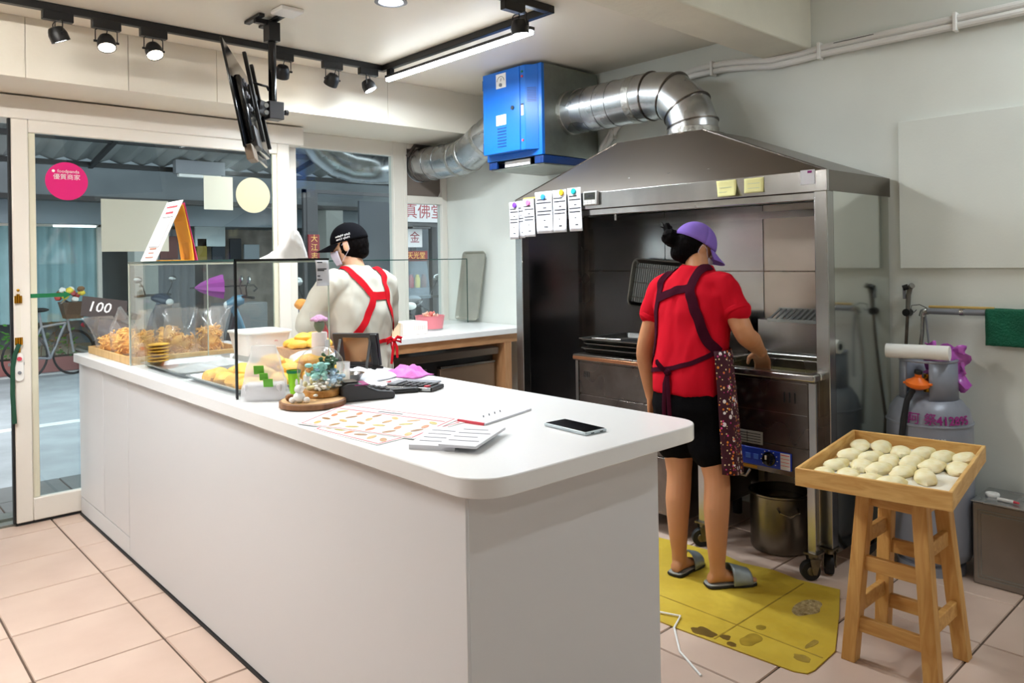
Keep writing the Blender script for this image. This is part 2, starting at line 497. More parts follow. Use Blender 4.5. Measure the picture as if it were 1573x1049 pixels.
MB().box(DX0 - .012, DX0, 4.845, 4.88, DZ0, DZ1).build('edge_seal', M['rubber'], door)
MB().box(DX0, DX1, 4.845, 4.88, .003, DZ0).build('edge_seal', M['rubber'], door)
# lock plate with thumb turn and key hole
lk = MB()
pl = [(.022 * cos(a), .022 * sin(a) + (.055 if sin(a) > 0 else -.055)) for a in [2 * pi * k / 24 for k in range(24)]]
lk.prism(pl, (.806, 4.84, .86), (1, 0, 0), (0, 0, 1), (0, -1, 0), .012)
lock = lk.build('lock_plate', M['white'], door, bevel=.003)
MB().cyl((.806, 4.828, .905), (.806, 4.818, .905), .011).build('thumb_turn', M['redink'], lock)
MB().cyl((.806, 4.828, .83), (.806, 4.82, .83), .009).build('key_hole', M['grey'], lock)
MB().box(.755, .83, 4.83, 4.838, .868, .886).build('latch_bar', M['grey'], lock, bevel=.003)
for z in (1.225, 1.0):
    g = MB()
    for k in (-1, 0, 1):
        g.cyl((.806 + k * .011, 4.832, z - .02), (.806 + k * .011, 4.832, z + .02), .0075, n=12)
    g.cyl((.806, 4.832, z - (.05 if z < 1.1 else -.03)), (.806, 4.832, z - (.03 if z < 1.1 else -.02)), .008, n=12)
    g.ell((.806, 4.832, z + (.05 if z > 1.1 else -.055)), .008, .008, .008, 12, 8)
    g.build('brass_latch', M['gold'], door)
# rows of small raised braille-like marks on the stile
tz = MB()
for k in range(16):
    for q in (-1, 0, 1):
        tz.box(.806 + q * .008 - .002, .806 + q * .008 + .002, 4.8385, 4.84, 1.04 + k * .009, 1.044 + k * .009)
tz.build('lettering_strip', M['pvc_cream'], door, smooth=False)

# fixed shop windows
w1 = thing('window_1', None, None, (2.95, 5.08, .0)); struct(w1)
frame_rect(MB(), 2.40, 3.47, 0, 2.34, YG, YG + .07, .10, .10, .11).build('window_frame', M['pvc'], w1, bevel=.004)
MB().box(2.39, 2.50, 4.96, YG, 0, 2.205).build('corner_post', M['pvc'], w1, bevel=.004)
MB().box(2.50, 3.37, 5.08, 5.086, .10, 2.23).build('pane', M['winglass'], w1, smooth=False)
w2 = thing('window_2', None, None, (3.68, 5.08, .0)); struct(w2)
fr = MB().box(3.47, 3.50, YG, YG + .07, 0, 2.34).box(3.845, XW, YG, YG + .07, 0, 2.34)
fr.box(3.50, 3.845, YG, YG + .07, 1.862, 1.925).box(3.50, 3.845, YG, YG + .07, 2.30, 2.34).box(3.50, 3.845, YG, YG + .07, 0, .1)
fr.build('window_frame', M['pvc'], w2, bevel=.004)
MB().box(3.50, 3.845, 5.08, 5.086, .10, 1.862).build('pane', M['winglass'], w2, smooth=False)
bd = MB()
hole = [(3.64 + .155 * cos(a), 2.175 + .155 * sin(a)) for a in [2 * pi * k / 40 for k in range(40)]]
# closing board with a round opening for the duct
rect = []
for k in range(40):
    a = 2 * pi * k / 40
    ca, sa = cos(a), sin(a)
    xx, zz = 3.64, 2.175
    t = min(((3.845 - xx) / ca if ca > 1e-6 else (3.50 - xx) / ca if ca < -1e-6 else 9), ((2.32 - zz) / sa if sa > 1e-6 else (1.925 - zz) / sa if sa < -1e-6 else 9))
    rect.append((xx + ca * t, zz + sa * t))
def _r(P, y): return [Vector((p[0], y, p[1])) for p in P]
hole = [(3.64 + .138 * cos(2 * pi * k / 40), 2.175 + .138 * sin(2 * pi * k / 40)) for k in range(40)]
bd.rings([_r(rect, 5.075), _r(hole, 5.075), _r(hole, 5.09), _r(rect, 5.09), _r(rect, 5.075)], False, False)
bd.build('blanking_board', mat('brown_blanking_board', rgb(120, 108, 100), .5), w2)
MB().tube([(3.50, 5.045, 2.235), (3.58, 5.05, 2.33), (3.84, 5.05, 2.325)], .016, 8).build('foam_seal', M['seam'], w2)

# ------------------------------------------------------------------ ceiling track with lamps
rail_t = thing('lamp_track', 'black lamp track running around the ceiling above the counter', 'lamp track', (2.67, 4.1, 2.60))
MB().box(-2.0, 2.69, 4.085, 4.12, 2.602, ZC - .001).build('track_rail', M['black'], rail_t, bevel=.003)
MB().box(2.655, 2.69, 2.60, 4.085, 2.602, ZC - .001).build('track_rail', M['black'], rail_t, bevel=.003)
MB().box(-2.0, 2.655, 2.60, 2.635, 2.602, ZC - .001).build('track_rail', M['black'], rail_t, bevel=.003)

def lamp_head(x, y, along, aim, label, glow, power, color, cone=75, hd=.0):
    """track spot: adapter, bracket, cable, can, glowing lens"""
    t = thing('track_spotlight', label, 'spotlight', (x, y, 2.46), 'spotlights on the ceiling track')
    al = Vector(along); sd = Vector((-al.y, al.x, 0))
    MB().obox((x, y, 2.583), al, sd, (0, 0, 1), .13, .036, .045).build('adapter', M['black'], t, bevel=.003)
    a = Vector(aim).normalized()
    piv = Vector((x, y, 2.50)) + al * hd
    c = piv
    s = a.cross(Vector((0, 0, 1)))
    s = s.normalized() if s.length > .05 else al
    r = .042
    br = MB()
    base = Vector((x, y, 2.562)) + al * hd
    br.tube([c + s * (r + .006), base + s * (r + .006) - Vector((0, 0, .008)), base + s * (r - .004), base - s * (r - .004), base - s * (r + .006) - Vector((0, 0, .008)), c - s * (r + .006)], .0028, 6)
    br.build('bracket', M['black'], t)
    for q in (-1, 1):
        MB().cyl(c + s * q * (r - .002), c + s * q * (r + .014), .006, n=10).build('bracket_screw', M['black'], t)
    b0 = c - a * .030
    can = MB().lathe([(.020, -.004), (.030, .0), (.036, .012), (r, .030), (r, .066), (r - .003, .066), (r - .006, .056), (.0, .056)], b0, 24, a, cap0=True, cap1=False)
    can.build('lamp_can', M['black'], t)
    MB().lathe([(0.0, .0), (r - .005, .0), (r - .005, .003), (0., .003)], b0 + a * .060, 24, a).build('lens', glow, t, smooth=False)
    cb = MB()
    p1 = base + al * .02; p2 = b0
    mid = (p1 + p2) / 2 - a * .035
    cb.tube([p1, p1 * .6 + mid * .4 + Vector((0, 0, .01)), mid, p2 * .7 + mid * .3, p2], .0025, 6)
    cb.build('cable', M['rubber'], t)
    if power:
        d = bpy.data.lights.new('spot_bulb', 'SPOT')
        d.energy = power; d.color = color; d.spot_size = radians(cone); d.spot_blend = .7; d.shadow_soft_size = .035
        o = bpy.data.objects.new('spot_bulb', d); COL.objects.link(o)
        o.location = b0 + a * .07
        o.rotation_euler = a.to_track_quat('-Z', 'Y').to_euler()
    return t
AX, AY = (1, 0, 0), (0, 1, 0)
SP = 26
lamp_head(.86, 4.10, AX, (.45, .1, -1), 'black spotlight with bluish lens, first from the left on the ceiling track', M['lamp_cool'], 60, NEUT, cone=60)
lamp_head(1.07, 4.10, AX, (-.05, -.45, -1), 'spotlight with warm glowing lens, second from the left on the track', M['lamp_on'], SP, WARM)
lamp_head(1.29, 4.10, AX, (.08, -.55, -1), 'spotlight with warm glowing lens, third from the left beside the television pole', M['lamp_on'], 40, NEUT)
lamp_head(1.99, 4.10, AX, (.2, .8, -1), 'black spotlight partly hidden behind the television pole', M['lamp_on'], SP, WARM)
lamp_head(2.31, 4.10, AX, (-.1, .8, -1), 'black spotlight turned to the window between television pole and track corner', M['lamp_on'], SP, WARM)
lamp_head(2.56, 4.10, AX, (.35, -.35, -1), 'small black spotlight next to the corner of the track', M['lamp_cool'], SP, NEUT)
lamp_head(2.43, 2.62, AX, (.15, .0, -1), 'bright spotlight at the front end of the tube light', M['lamp_cool'], SP, COOL, hd=.04)
for k, x in enumerate((1.5, .4, -.8)):      # unseen spots, added for light where the track goes on
    lamp_head(x, 2.62, AX, (0, (-.8, .0, -.5)[k], -1), 'added spotlight on the track %s of the picture' % ('above the counter, just outside', 'further left, outside', 'far left, outside')[k], M['lamp_on'], SP, WARM)
# linear tube under the track
tb = thing('tube_light', 'long white linear tube light hanging under the ceiling track', 'tube light', (2.672, 3.40, 2.53))
MB().box(2.655, 2.689, 2.74, 4.06, 2.552, 2.568).build('housing', M['darkgrey'], tb, bevel=.002)
MB().box(2.657, 2.687, 2.745, 4.055, 2.530, 2.552).build('diffuser', M['tube_on'], tb, bevel=.006)
for y in (2.80, 4.02):
    MB().box(2.657, 2.687, y - .02, y + .02, 2.568, 2.602).build('adapter', M['black'], tb)
area_light('tube_glow', (2.672, 3.40, 2.526), .03, 1.3, 47, COOL)
def tube_far(x0, x1, y, z, label, power, col, glow='tube_dim'):
    t = thing('tube_light', label, 'tube light', ((x0 + x1) / 2, y, z))
    MB().box(x0, x1, y - .02, y + .02, z + .022, z + .05).build('housing', M['white'], t, bevel=.002)
    MB().box(x0 + .01, x1 - .01, y - .016, y + .016, z, z + .022).build('diffuser', M[glow], t, bevel=.006)
    area_light('tube_glow', ((x0 + x1) / 2, y, z - .004), x1 - x0, .03, power, col)
# unseen ceiling tubes, two added for light, one inferred from the stool shadow
tube_far(-.9, .3, 2.95, ZC - .051, 'added white ceiling tube over the entrance side, outside the picture', 14, NEUT, 'tube_warm')
tube_far(2.75, 3.75, .15, ZH - .05, 'white ceiling tube over the dining corner, outside the picture', 18, COOL)
tube_far(-.6, .6, -1.1, ZH - .05, 'added white ceiling tube at the back of the shop, outside the picture', 7, COOL)
# recessed downlights
def downlight(x, y, label, z=ZC):
    t = thing('downlight', label, 'downlight', (x, y, z - .02), 'round ceiling downlights')
    MB().lathe([(.062, 0), (.075, -.004), (.078, -.012), (.06, -.014), (.056, -.006)], (x, y, z), 28, cap0=False, cap1=False).build('trim_ring', M['grey'], t)
    MB().lathe([(.0, -.006), (.056, -.006), (.056, -.010), (0, -.010)], (x, y, z), 28).build('lens', M['lamp_cool'], t, smooth=False)
    d = bpy.data.lights.new('downlight_bulb', 'SPOT')
    d.energy = 76; d.color = COOL; d.spot_size = radians(140); d.spot_blend = .9; d.shadow_soft_size = .05
    o = bpy.data.objects.new('downlight_bulb', d); COL.objects.link(o); o.location = (x, y, z - .025)
downlight(2.03, 3.04, 'round downlight in the ceiling at the top edge of the picture')
downlight(.2, 3.3, 'added round downlight above the shop door, outside the picture')  # unseen lamp, added for more light
tag(MB().box(1.66, 1.78, 3.42, 3.54, ZC - .022, ZC - .001).build('ceiling_box', M['white'], bevel=.006), 'white square socket cover on the ceiling beside the television bracket', 'socket cover')

# ------------------------------------------------------------------ television on a ceiling pole
tv = thing('television', 'black flat television seen edge-on, hanging from a ceiling pole', 'television', (1.72, 3.655, 1.9))
MB().box(1.715, 1.745, 3.50, 3.80, 2.622, 2.638).box(1.63, 1.66, 3.60, 3.78, 2.622, 2.638).box(1.63, 1.745, 3.64, 3.67, 2.60, 2.625).box(1.69, 1.75, 3.62, 3.69, 2.52, 2.615).build('ceiling_plate', M['black'], tv, bevel=.003)
MB().cyl((1.72, 3.655, 2.60), (1.72, 3.655, 2.20), .020, n=20).build('pole', M['blackgloss'], tv)
cl = MB().box(1.685, 1.765, 3.62, 3.69, 2.125, 2.215).build('pole_clamp', M['darkgrey'], tv, bevel=.004)
MB().cyl((1.765, 3.655, 2.17), (1.79, 3.655, 2.17), .004, n=8).cyl((1.785, 3.655, 2.17), (1.80, 3.655, 2.17), .014, n=14).build('clamp_knob', M['darkgrey'], cl)
for z in (2.185, 2.15):
    MB().cyl((1.665, 3.617, z), (1.665, 3.609, z), .012, n=16).build('bolt', M['steel'], cl)
# screen plane: nearly in line with the view, leaning over to the left at the top
yv = Vector((cos(radians(58.5)), sin(radians(58.5)), 0))                 # along the width
zt_ = Vector((-sin(radians(58.5)) * sin(radians(11)), cos(radians(58.5)) * sin(radians(11)), cos(radians(11))))
nn = yv.cross(zt_).normalized()                                           # out of the back (to the right)
cc = Vector((1.595, 3.69, 2.17))
def tvbox(name, cu, cv, cw, su, sv, sw, mt, par=tv, bv=.004):
    return MB().obox(cc + yv * cu + zt_ * cv + nn * cw, yv, zt_, nn, su, sv, sw).build(name, mt, par, bevel=bv)
tvbox('panel', 0, 0, 0, .80, .50, .012, M['blackgloss'])
bk = tvbox('back_cover', 0, -.06, .022, .62, .32, .034, M['blackgloss'], bv=.012)
tvbox('connector_box', -.22, -.19, .035, .16, .10, .03, M['darkgrey'])
tvbox('speaker_box', -.30, -.27, .012, .14, .07, .035, mat('bronze_plastic', rgb(120, 104, 88), .45))
for u in (-.14, .10):
    tvbox('mount_arm', u, .02, .062, .03, .44, .018, M['black'])
tvbox('mount_plate', -.02, .02, .052, .30, .12, .012, M['black'])
for k in range(6):
    tvbox('vent_boss', -.24 + .07 * (k % 2), .08 - .06 * (k // 2), .042, .025, .02, .012, M['grey'], bv=.005)
a0 = cc + yv * -.02 + nn * .06
MB().bar(a0, (1.69, 3.655, 2.17), .03, .07).build('tilt_arm', M['darkgrey'], tv, bevel=.003)
MB().tube([a0 + zt_ * .12, a0 + zt_ * .10 + nn * .04, Vector((1.69, 3.655, 2.29)), Vector((1.70, 3.655, 2.27))], .006, 8).build('cable', M['rubber'], tv)
# ------------------------------------------------------------------ main counter
def round_rect(x0, x1, y0, y1, rs, n=8):
    """rs: radii at (x0,y0),(x1,y0),(x1,y1),(x0,y1)"""
    out = []
    for (cx_, cy_, a0), r in zip(((x0, y0, pi), (x1, y0, 1.5 * pi), (x1, y1, 0), (x0, y1, .5 * pi)), rs):
        sx = r if cx_ == x0 else -r; sy = r if cy_ == y0 else -r
        if r < 1e-5: out.append((cx_, cy_)); continue
        for k in range(n + 1):
            a = a0 + .5 * pi * k / n
            out.append((cx_ + sx + r * cos(a), cy_ + sy + r * sin(a)))
    return out
CT = .909
ctr = thing('service_counter', 'long white service counter with rounded worktop in the foreground', 'counter', (1.5, 3.0, 0))
MB().box(1.10, 1.81, 1.372, 4.825, .012, .862).build('carcass', M['seam'], ctr)
def panel(*b): return MB().box(*b).build('panel', M['white_lam'], ctr, bevel=.0012, seg=1)
panel(1.092, 1.10, 1.364, 3.921, .012, .862)
panel(1.092, 1.10, 3.9265, 4.825, .012, .100)
panel(1.10, 1.815, 1.364, 1.372, .012, .862)
panel(1.81, 1.815, 1.372, 4.825, .012, .862)
for a, b in ((3.9265, 4.3435), (4.3485, 4.825)):
    MB().box(1.092, 1.10, a, b, .1045, .858).build('door', M['white_lam'], ctr, bevel=.0012, seg=1)
MB().box(1.085, 1.10, 1.37, 4.825, .0, .010).build('base_strip', M['rubber'], ctr)
MB().prism(round_rect(1.065, 1.941, 1.283, 4.832, (.10, .085, 0, .004)), (0, 0, .862), (1, 0, 0), (0, 1, 0), (0, 0, 1), CT - .862).build('worktop', M['white_top'], ctr, bevel=.003)

# ------------------------------------------------------------------ back counter along the window
bc = thing('back_counter', 'white topped wooden counter under the window behind the man', 'counter', (3.2, 4.5, 0))
MB().box(2.55, 3.895, 4.04, 5.045, .866, .905).build('worktop', M['white_top'], bc, bevel=.003)
MB().box(2.56, 3.89, 4.06, 4.085, .806, .866).build('apron_board', M['lightwood'], bc, bevel=.002)
MB().box(3.635, 3.70, 4.062, 5.03, 0, .806).build('side_panel', wood('counter_wood_upright', rgb(196, 148, 104), rgb(176, 126, 84), 2., (3, 3, .4)), bc, bevel=.002)
MB().box(2.56, 2.60, 4.062, 5.03, 0, .806).build('side_panel', M['lightwood'], bc, bevel=.002)
fr_ = thing('undercounter_fridge', 'low stainless steel fridge under the back counter', 'fridge', (3.1, 4.5, 0))
MB().box(2.64, 3.60, 4.16, 4.98, .09, .755).build('body', M['black'], fr_)
MB().box(2.63, 3.61, 4.10, 4.20, .725, .775).build('top_rail', mat('fridge_steel', rgb(120, 106, 96), .35, 1.0), fr_, bevel=.003)
for a, b in ((2.645, 2.98), (3.10, 3.585)):
    d_ = MB().box(a, b, 4.12, 4.16, .12, .665).build('door', mat('fridge_door_steel', rgb(150, 126, 106), .4, .9, var=.1, vscale=3), fr_, bevel=.003)
    MB().box(a, b, 4.11, 4.16, .665, .682).build('handle', M['steel_dk'], d_, bevel=.003)
for x in (2.70, 3.54):
    for y in (4.22, 4.9): MB().cyl((x, y, 0), (x, y, .09), .025, n=14).build('foot', M['black'], fr_)

# ------------------------------------------------------------------ hood with posts, casters and steel walls
def caster(par, x, y, zt=.0, R=.045, turn=0.0):
    """twin caster standing on the floor"""
    ca, sa = cos(turn), sin(turn)
    a = Vector((-sa, ca, 0)); d = Vector((ca, sa, 0))
    c = Vector((x, y, R)) + d * .018
    fk = MB()
    fk.box(x - .032, x + .032, y - .032, y + .032, 2 * R + .028, 2 * R + .036)
    fk.cyl((x, y, 2 * R + .008), (x, y, 2 * R + .03), .022, n=14)
    for s in (-1, 1):
        fk.prism([(-.022, .012), (.026, .012), (.015, -.055), (-.002, -.055)], Vector((x, y, 2 * R + .0)) + a * s * .024, d, (0, 0, 1), a, .004 * s)
    cs = fk.build('caster', M['castm'], par)
    MB().lathe([(R * .45, -.017), (R * .95, -.017), (R, -.012), (R, .012), (R * .95, .017), (R * .45, .017)], c, 24, a).build('wheel', M['rubber'], cs)
    MB().lathe([(R * .40, -.021), (R * .45, -.018), (R * .45, .018), (R * .40, .021)], c, 16, a).build('hub', M['castm'], cs)
    return cs
HX0, HX1, HY0, HY1 = 3.22, 3.895, 1.50, 3.485
hood = thing('extraction_hood', 'large stainless steel cooking hood with pyramid canopy on posts by the wall', 'hood', (3.5, 2.5, 0))
MB().box(HX0, HX0 + .02, HY0, HY1, 1.676, 1.768).build('fascia', M['steel'], hood, bevel=.002)
MB().box(HX0 + .02, HX1, HY0, HY0 + .012, 1.676, 1.768).build('fascia', M['steel_hood'], hood, bevel=.002)
MB().box(HX0 + .02, HX1, HY1 - .012, HY1, 1.676, 1.768).build('fascia', M['steel_hood'], hood, bevel=.002)
b_ = (HX0 + .004, HX1, HY0 + .004, HY1 - .004); t_ = (3.43, 3.87, 2.25, 2.83)
cp = MB()
zb, zt = 1.766, 2.062
A = [Vector((b_[i], b_[j], zb)) for i, j in ((0, 2), (1, 2), (1, 3), (0, 3))]
B = [Vector((t_[i], t_[j], zt)) for i, j in ((0, 2), (1, 2), (1, 3), (0, 3))]
cp.rings([A, B], False, True)
cp.build('canopy', M['steel_hood'], hood, smooth=False, solid=.003)
for p, q in ((A[0], B[0]), (A[3], B[3])):
    MB().tube([p, q], .005, 6).build('canopy_seam', M['steel_dk'], hood)
MB().lathe([(.135, 0), (.175, 0), (.175, .006), (.142, .012)], (3.6, 2.43, 2.062), 32).build('collar', M['steel_dk'], hood)
for k, y in enumerate((2.62, 2.36, 2.12)):
    p = Vector((HX0 + .06, y, 1.83)); MB().ell((HX0 + .052, y, 1.833), .004, .012, .003, 10, 6).build('rivet', M['steel'], hood)
# back, left and right steel walls
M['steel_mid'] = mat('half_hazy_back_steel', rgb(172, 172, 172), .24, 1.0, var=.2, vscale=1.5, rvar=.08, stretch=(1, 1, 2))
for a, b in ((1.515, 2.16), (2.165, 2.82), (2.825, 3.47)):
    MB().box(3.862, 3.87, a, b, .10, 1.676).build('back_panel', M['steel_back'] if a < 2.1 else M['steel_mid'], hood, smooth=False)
MB().box(3.853, 3.862, 1.515, 3.47, 1.60, 1.64).build('rear_ledge', M['steel'], hood)
MB().box(3.852, 3.862, 1.515, 3.47, 1.31, 1.316).build('panel_joint', M['steel_dk'], hood)
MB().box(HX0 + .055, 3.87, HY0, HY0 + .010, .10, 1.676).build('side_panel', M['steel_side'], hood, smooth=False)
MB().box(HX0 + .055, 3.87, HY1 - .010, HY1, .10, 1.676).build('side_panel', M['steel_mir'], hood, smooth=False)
for y in (HY0, HY1 - .06):
    MB().box(HX0, HX0 + .06, y, y + .06, .128, 1.676).build('post', M['steel'], hood, bevel=.003)
caster(hood, 3.25, 1.53, turn=.6); caster(hood, 3.25, 3.455, turn=.2)
caster(hood, 3.84, 1.53, turn=.2); caster(hood, 3.84, 3.455, turn=1.2)
for y in (HY0, HY1 - .05): MB().box(3.815, 3.862, y + .01, y + .05, .128, 1.676).build('post', M['steel_dk'], hood)
# grease filter and inner rail
MB().box(3.30, 3.84, 1.54, 3.44, 1.70, 1.715).build('filter_plate', M['steel_dk'], hood)
for k in range(5):
    y = 1.75 + k * .36
    MB().box(3.40, 3.80, y, y + .30, 1.680, 1.70).build('baffle', M['black'], hood, bevel=.003)
MB().box(HX0 + .02, HX0 + .05, HY0 + .06, HY1 - .06, 1.640, 1.676).build('inner_gutter', M['steel'], hood, bevel=.004)
MB().cyl((HX0 + .03, 2.70, 1.64), (HX0 + .03, 2.70, 1.605), .008, n=10).build('gutter_drain', M['steel'], hood)

# ------------------------------------------------------------------ ducts and air cleaner
def duct(name, label, pts, r, mt, par=None, rings_at=(), n=36, tape=()):
    t = thing(name, label, 'duct', (pts[0][0], pts[0][1], min(p[2] for p in pts) - r))
    MB().tube(pts, r, n).build('pipe', mt, t, angle=50)
    P = [Vector(p) for p in pts]
    for i, w_, rr, mm in rings_at:
        k = int(i); f_ = i - k
        k2 = min(k + 1, len(P) - 1)
        c = P[k].lerp(P[k2], f_) if k2 != k else P[k]
        d = (P[k2] - P[k]) if k2 != k else (P[k] - P[k - 1])
        if f_ == 0 and 0 < k < len(P) - 1: d = (P[k + 1] - P[k]).normalized() + (P[k] - P[k - 1]).normalized()
        MB().lathe([(r - .002, -w_), (r + rr, -w_ * .8), (r + rr, w_ * .8), (r - .002, w_)], c, n, d.normalized(), ux=(1, 0, 0), cap0=False, cap1=False).build('tape_band' if mm is M['foil'] else 'seam_ring', mm, t)
    return t
el = [(3.6, 2.65 - .22 * sin(a), 2.115 + .22 * cos(a)) for a in (0, radians(30), radians(62), radians(90))]
pts = [(3.6, 3.352, 2.335), (3.6, 2.72, 2.335)] + el[1:-1] + [(3.6, 2.43, 2.17), (3.6, 2.43, 2.076)]
pts = [(3.6, 3.352, 2.335), (3.6, 2.70, 2.335), (3.6, 2.56, 2.31), (3.6, 2.465, 2.22), (3.6, 2.43, 2.13), (3.6, 2.43, 2.076)]
rg = [(.02, .022, .004, M['foil']), (.30, .003, .003, M['galv']), (.45, .003, .003, M['galv']), (.60, .003, .003, M['galv']), (.16, .003, .003, M['galv']), (.84, .030, .003, M['foil']),
      (1, .004, .006, M['steel_dk']), (2, .004, .006, M['steel_dk']), (3, .004, .006, M['steel_dk']), (4, .004, .006, M['steel_dk']), (4.75, .02, .004, M['foil'])]
duct('exhaust_duct', 'shiny round steel duct with elbow between blue box and hood', pts, .138, M['galv'], rings_at=rg)
pts = [(3.60, 3.872, 2.36), (3.60, 4.02, 2.35), (3.61, 4.22, 2.27), (3.62, 4.42, 2.19), (3.64, 4.56, 2.175), (3.64, 5.10, 2.175), (3.64, 5.3, 2.18), (3.59, 5.46, 2.185), (3.48, 5.57, 2.19), (3.34, 5.62, 2.20), (3.21, 5.64, 2.24), (3.09, 5.65, 2.32), (2.99, 5.66, 2.45), (2.93, 5.66, 2.65), (2.91, 5.66, 2.95)]
rg = [(.3, .02, .004, M['foil']), (1, .004, .006, M['steel_dk']), (2, .02, .004, M['foil']), (3, .016, .004, M['foil']), (4, .016, .005, M['foil']), (4.35, .003, .003, M['galv']), (4.6, .003, .003, M['galv']), (4.85, .01, .006, M['seam'])]
duct('exhaust_duct', 'round steel duct leaving the blue box out through the shop window', pts, .132, M['galv'], rings_at=rg)
bxp = thing('air_cleaner', 'blue fronted air cleaner box hanging from the ceiling above the hood', 'air cleaner', (3.6, 3.6, 2.0))
MB().box(3.36, 3.86, 3.35, 3.87, 2.052, 2.622).build('casing', M['galv_dull'], bxp, bevel=.003)
MB().box(3.335, 3.36, 3.348, 3.872, 2.05, 2.622).build('front_frame', M['blue'], bxp, bevel=.003)
dr = MB().box(3.278, 3.335, 3.487, 3.842, 2.088, 2.617).build('door', M['blue'], bxp, bevel=.004)
st = MB().prism([(3.335, 3.482), (3.278, 3.482), (3.278, 3.437), (3.335, 3.375)], (0, 0, 2.085), (1, 0, 0), (0, 1, 0), (0, 0, 1), .53).build('switch_strip', M['blue'], bxp, bevel=.003)
MB().box(3.345, 3.86, 3.352, 3.372, 2.0, 2.05).box(3.345, 3.86, 3.848, 3.868, 2.0, 2.05).box(3.84, 3.86, 3.372, 3.848, 2.0, 2.05).box(3.345, 3.365, 3.372, 3.43, 2.0, 2.05).box(3.345, 3.365, 3.79, 3.848, 2.0, 2.05).build('base_frame', M['bluedk'], bxp, bevel=.003)
MB().box(3.36, 3.85, 3.36, 3.86, 1.992, 2.0).build('under_plate', M['galv_dull'], bxp)
MB().box(3.372, 3.38, 3.50, 3.74, 2.006, 2.045).build('drawer', M['white'], bxp, bevel=.003)
gx = 3.2775
a_ = MB().box(gx - .002, gx, 3.612, 3.706, 2.505, 2.598).build('gauge_plate', M['white'], dr)
gg = MB()
gg.tube([(gx - .0035, 3.66 + .034 * cos(a), 2.55 + .03 * sin(a)) for a in [pi * k / 10 for k in range(11)]], .0014, 5)
gg.bar((gx - .0035, 3.66, 2.548), (gx - .0035, 3.655, 2.568), .002, .002)
gg.build('gauge_marks', M['ink'], a_)
MB().cyl((gx - .002, 3.66, 2.525), (gx - .008, 3.66, 2.525), .012, n=14).build('gauge_screw', M['grey'], a_)
MB().box(gx - .002, gx, 3.615, 3.71, 2.266, 2.332).build('label_plate', M['paper'], dr)
for k in range(7):
    z = 2.125 + k * .0195
    MB().box(gx - .0015, gx + .001, 3.617, 3.70, z, z + .006).build('vent_slot', M['bluedk'], dr)
MB().cyl((gx, 3.552, 2.362), (gx - .006, 3.552, 2.362), .013, n=18).build('key_hole', M['black'], dr)
for z0, z1 in ((2.52, 2.585), (2.10, 2.17)):
    MB().cyl((3.290, 3.847, z0), (3.290, 3.847, z1), .008, n=10).build('hinge', M['bluedk'], dr)
for z, mm in ((2.575, 'green'), (2.545, 'redink'), (2.145, 'redink')):
    MB().cyl((gx + .001, 3.46, z), (gx - .005, 3.46, z), .008, n=14).build('indicator', M[mm], st)
MB().box(gx - .004, gx, 3.45, 3.472, 2.30, 2.365).build('switch', M['white'], st, bevel=.002)
MB().box(gx - .004, gx, 3.45, 3.472, 2.367, 2.375).build('switch_guard', M['black'], st)
for k in range(9):
    z = 2.385 + k * .0105
    p0 = Vector((3.278, 3.437, z)).lerp(Vector((3.335, 3.375, z)), .15); p1 = Vector((3.278, 3.437, z)).lerp(Vector((3.335, 3.375, z)), .85)
    MB().bar(p0, p1, .003, .004).build('vent_slot', M['bluedk'], st)

# ------------------------------------------------------------------ fryer with oil bath
FX0, FX1, FY0, FY1 = 3.13, 3.76, 1.52, 2.14
fry = thing('deep_fryer', 'stainless deep fryer with oil bath and blue control panel', 'fryer', (3.44, 1.83, 0))
bo = MB().box(FX0 + .01, FX1, FY0 + .01, FY1, .43, .70).box(FX0 + .01, FX0 + .05, FY0 + .01, FY1, .70, .86).box(FX1 - .05, FX1, FY0 + .01, FY1, .70, .86).box(FX0 + .05, FX1 - .05, FY0 + .01, FY0 + .05, .70, .86).box(FX0 + .05, FX1 - .05, FY1 - .04, FY1, .70, .86)
bo.build('body', M['steel_dk'], fry, bevel=.002)
frame_w = MB()
frame_w.box(FX0 - .012, FX0 + .05, FY0, FY1, .855, .887).box(FX1 - .05, FX1, FY0, FY1, .855, .887).box(FX0 + .05, FX1 - .05, FY0, FY0 + .05, .855, .887).box(FX0 + .05, FX1 - .05, FY1 - .04, FY1, .855, .887)
frame_w.build('top_rim', M['steel'], fry, bevel=.008, seg=3)
MB().box(FX0 + .05, FX1 - .05, FY0 + .05, FY1 - .04, .70, .815).build('cooking_oil', mat('dark_cooking_oil', rgb(104, 96, 56), .08, coat=.5), fry, smooth=False)
MB().box(FX1 - .012, FX1 + .02, FY0 + .02, FY1, .887, 1.06).build('splash_back', M['steel'], fry, bevel=.004)
fp = MB().box(FX0, FX0 + .012, FY0 + .035, FY1, .565, .845).build('front_panel', M['steel_dk'], fry, bevel=.002)
MB().box(FX0, FX0 + .012, FY0 + .035, FY1, .432, .560).build('lower_panel', M['steel_dk'], fry, bevel=.002)
MB().box(FX0 - .003, FX0 + .01, FY0 + .0, FY0 + .033, .432, .85).build('corner_strip', M['steel'], fry, bevel=.002)
for k in range(3):
    MB().box(FX0 - .002, FX0, 1.612 + k * .024, 1.618 + k * .024, .755, .80).build('vent_slot', M['black'], fp)
for z in (.842, .705): MB().box(FX0 - .001, FX0, FY0 + .04, FY1, z, z + .002).build('panel_crease', M['steel'], fp)
bp2 = MB().box(FX0 - .008, FX0, 1.632, 1.90, .455, .533).build('control_panel', mat('blue_control_film', rgb(28, 58, 176), .35), fry, bevel=.003)
MB().box(FX0 - .0095, FX0 - .008, 1.637, 1.682, .458, .53).build('warning_label', M['paper'], bp2)
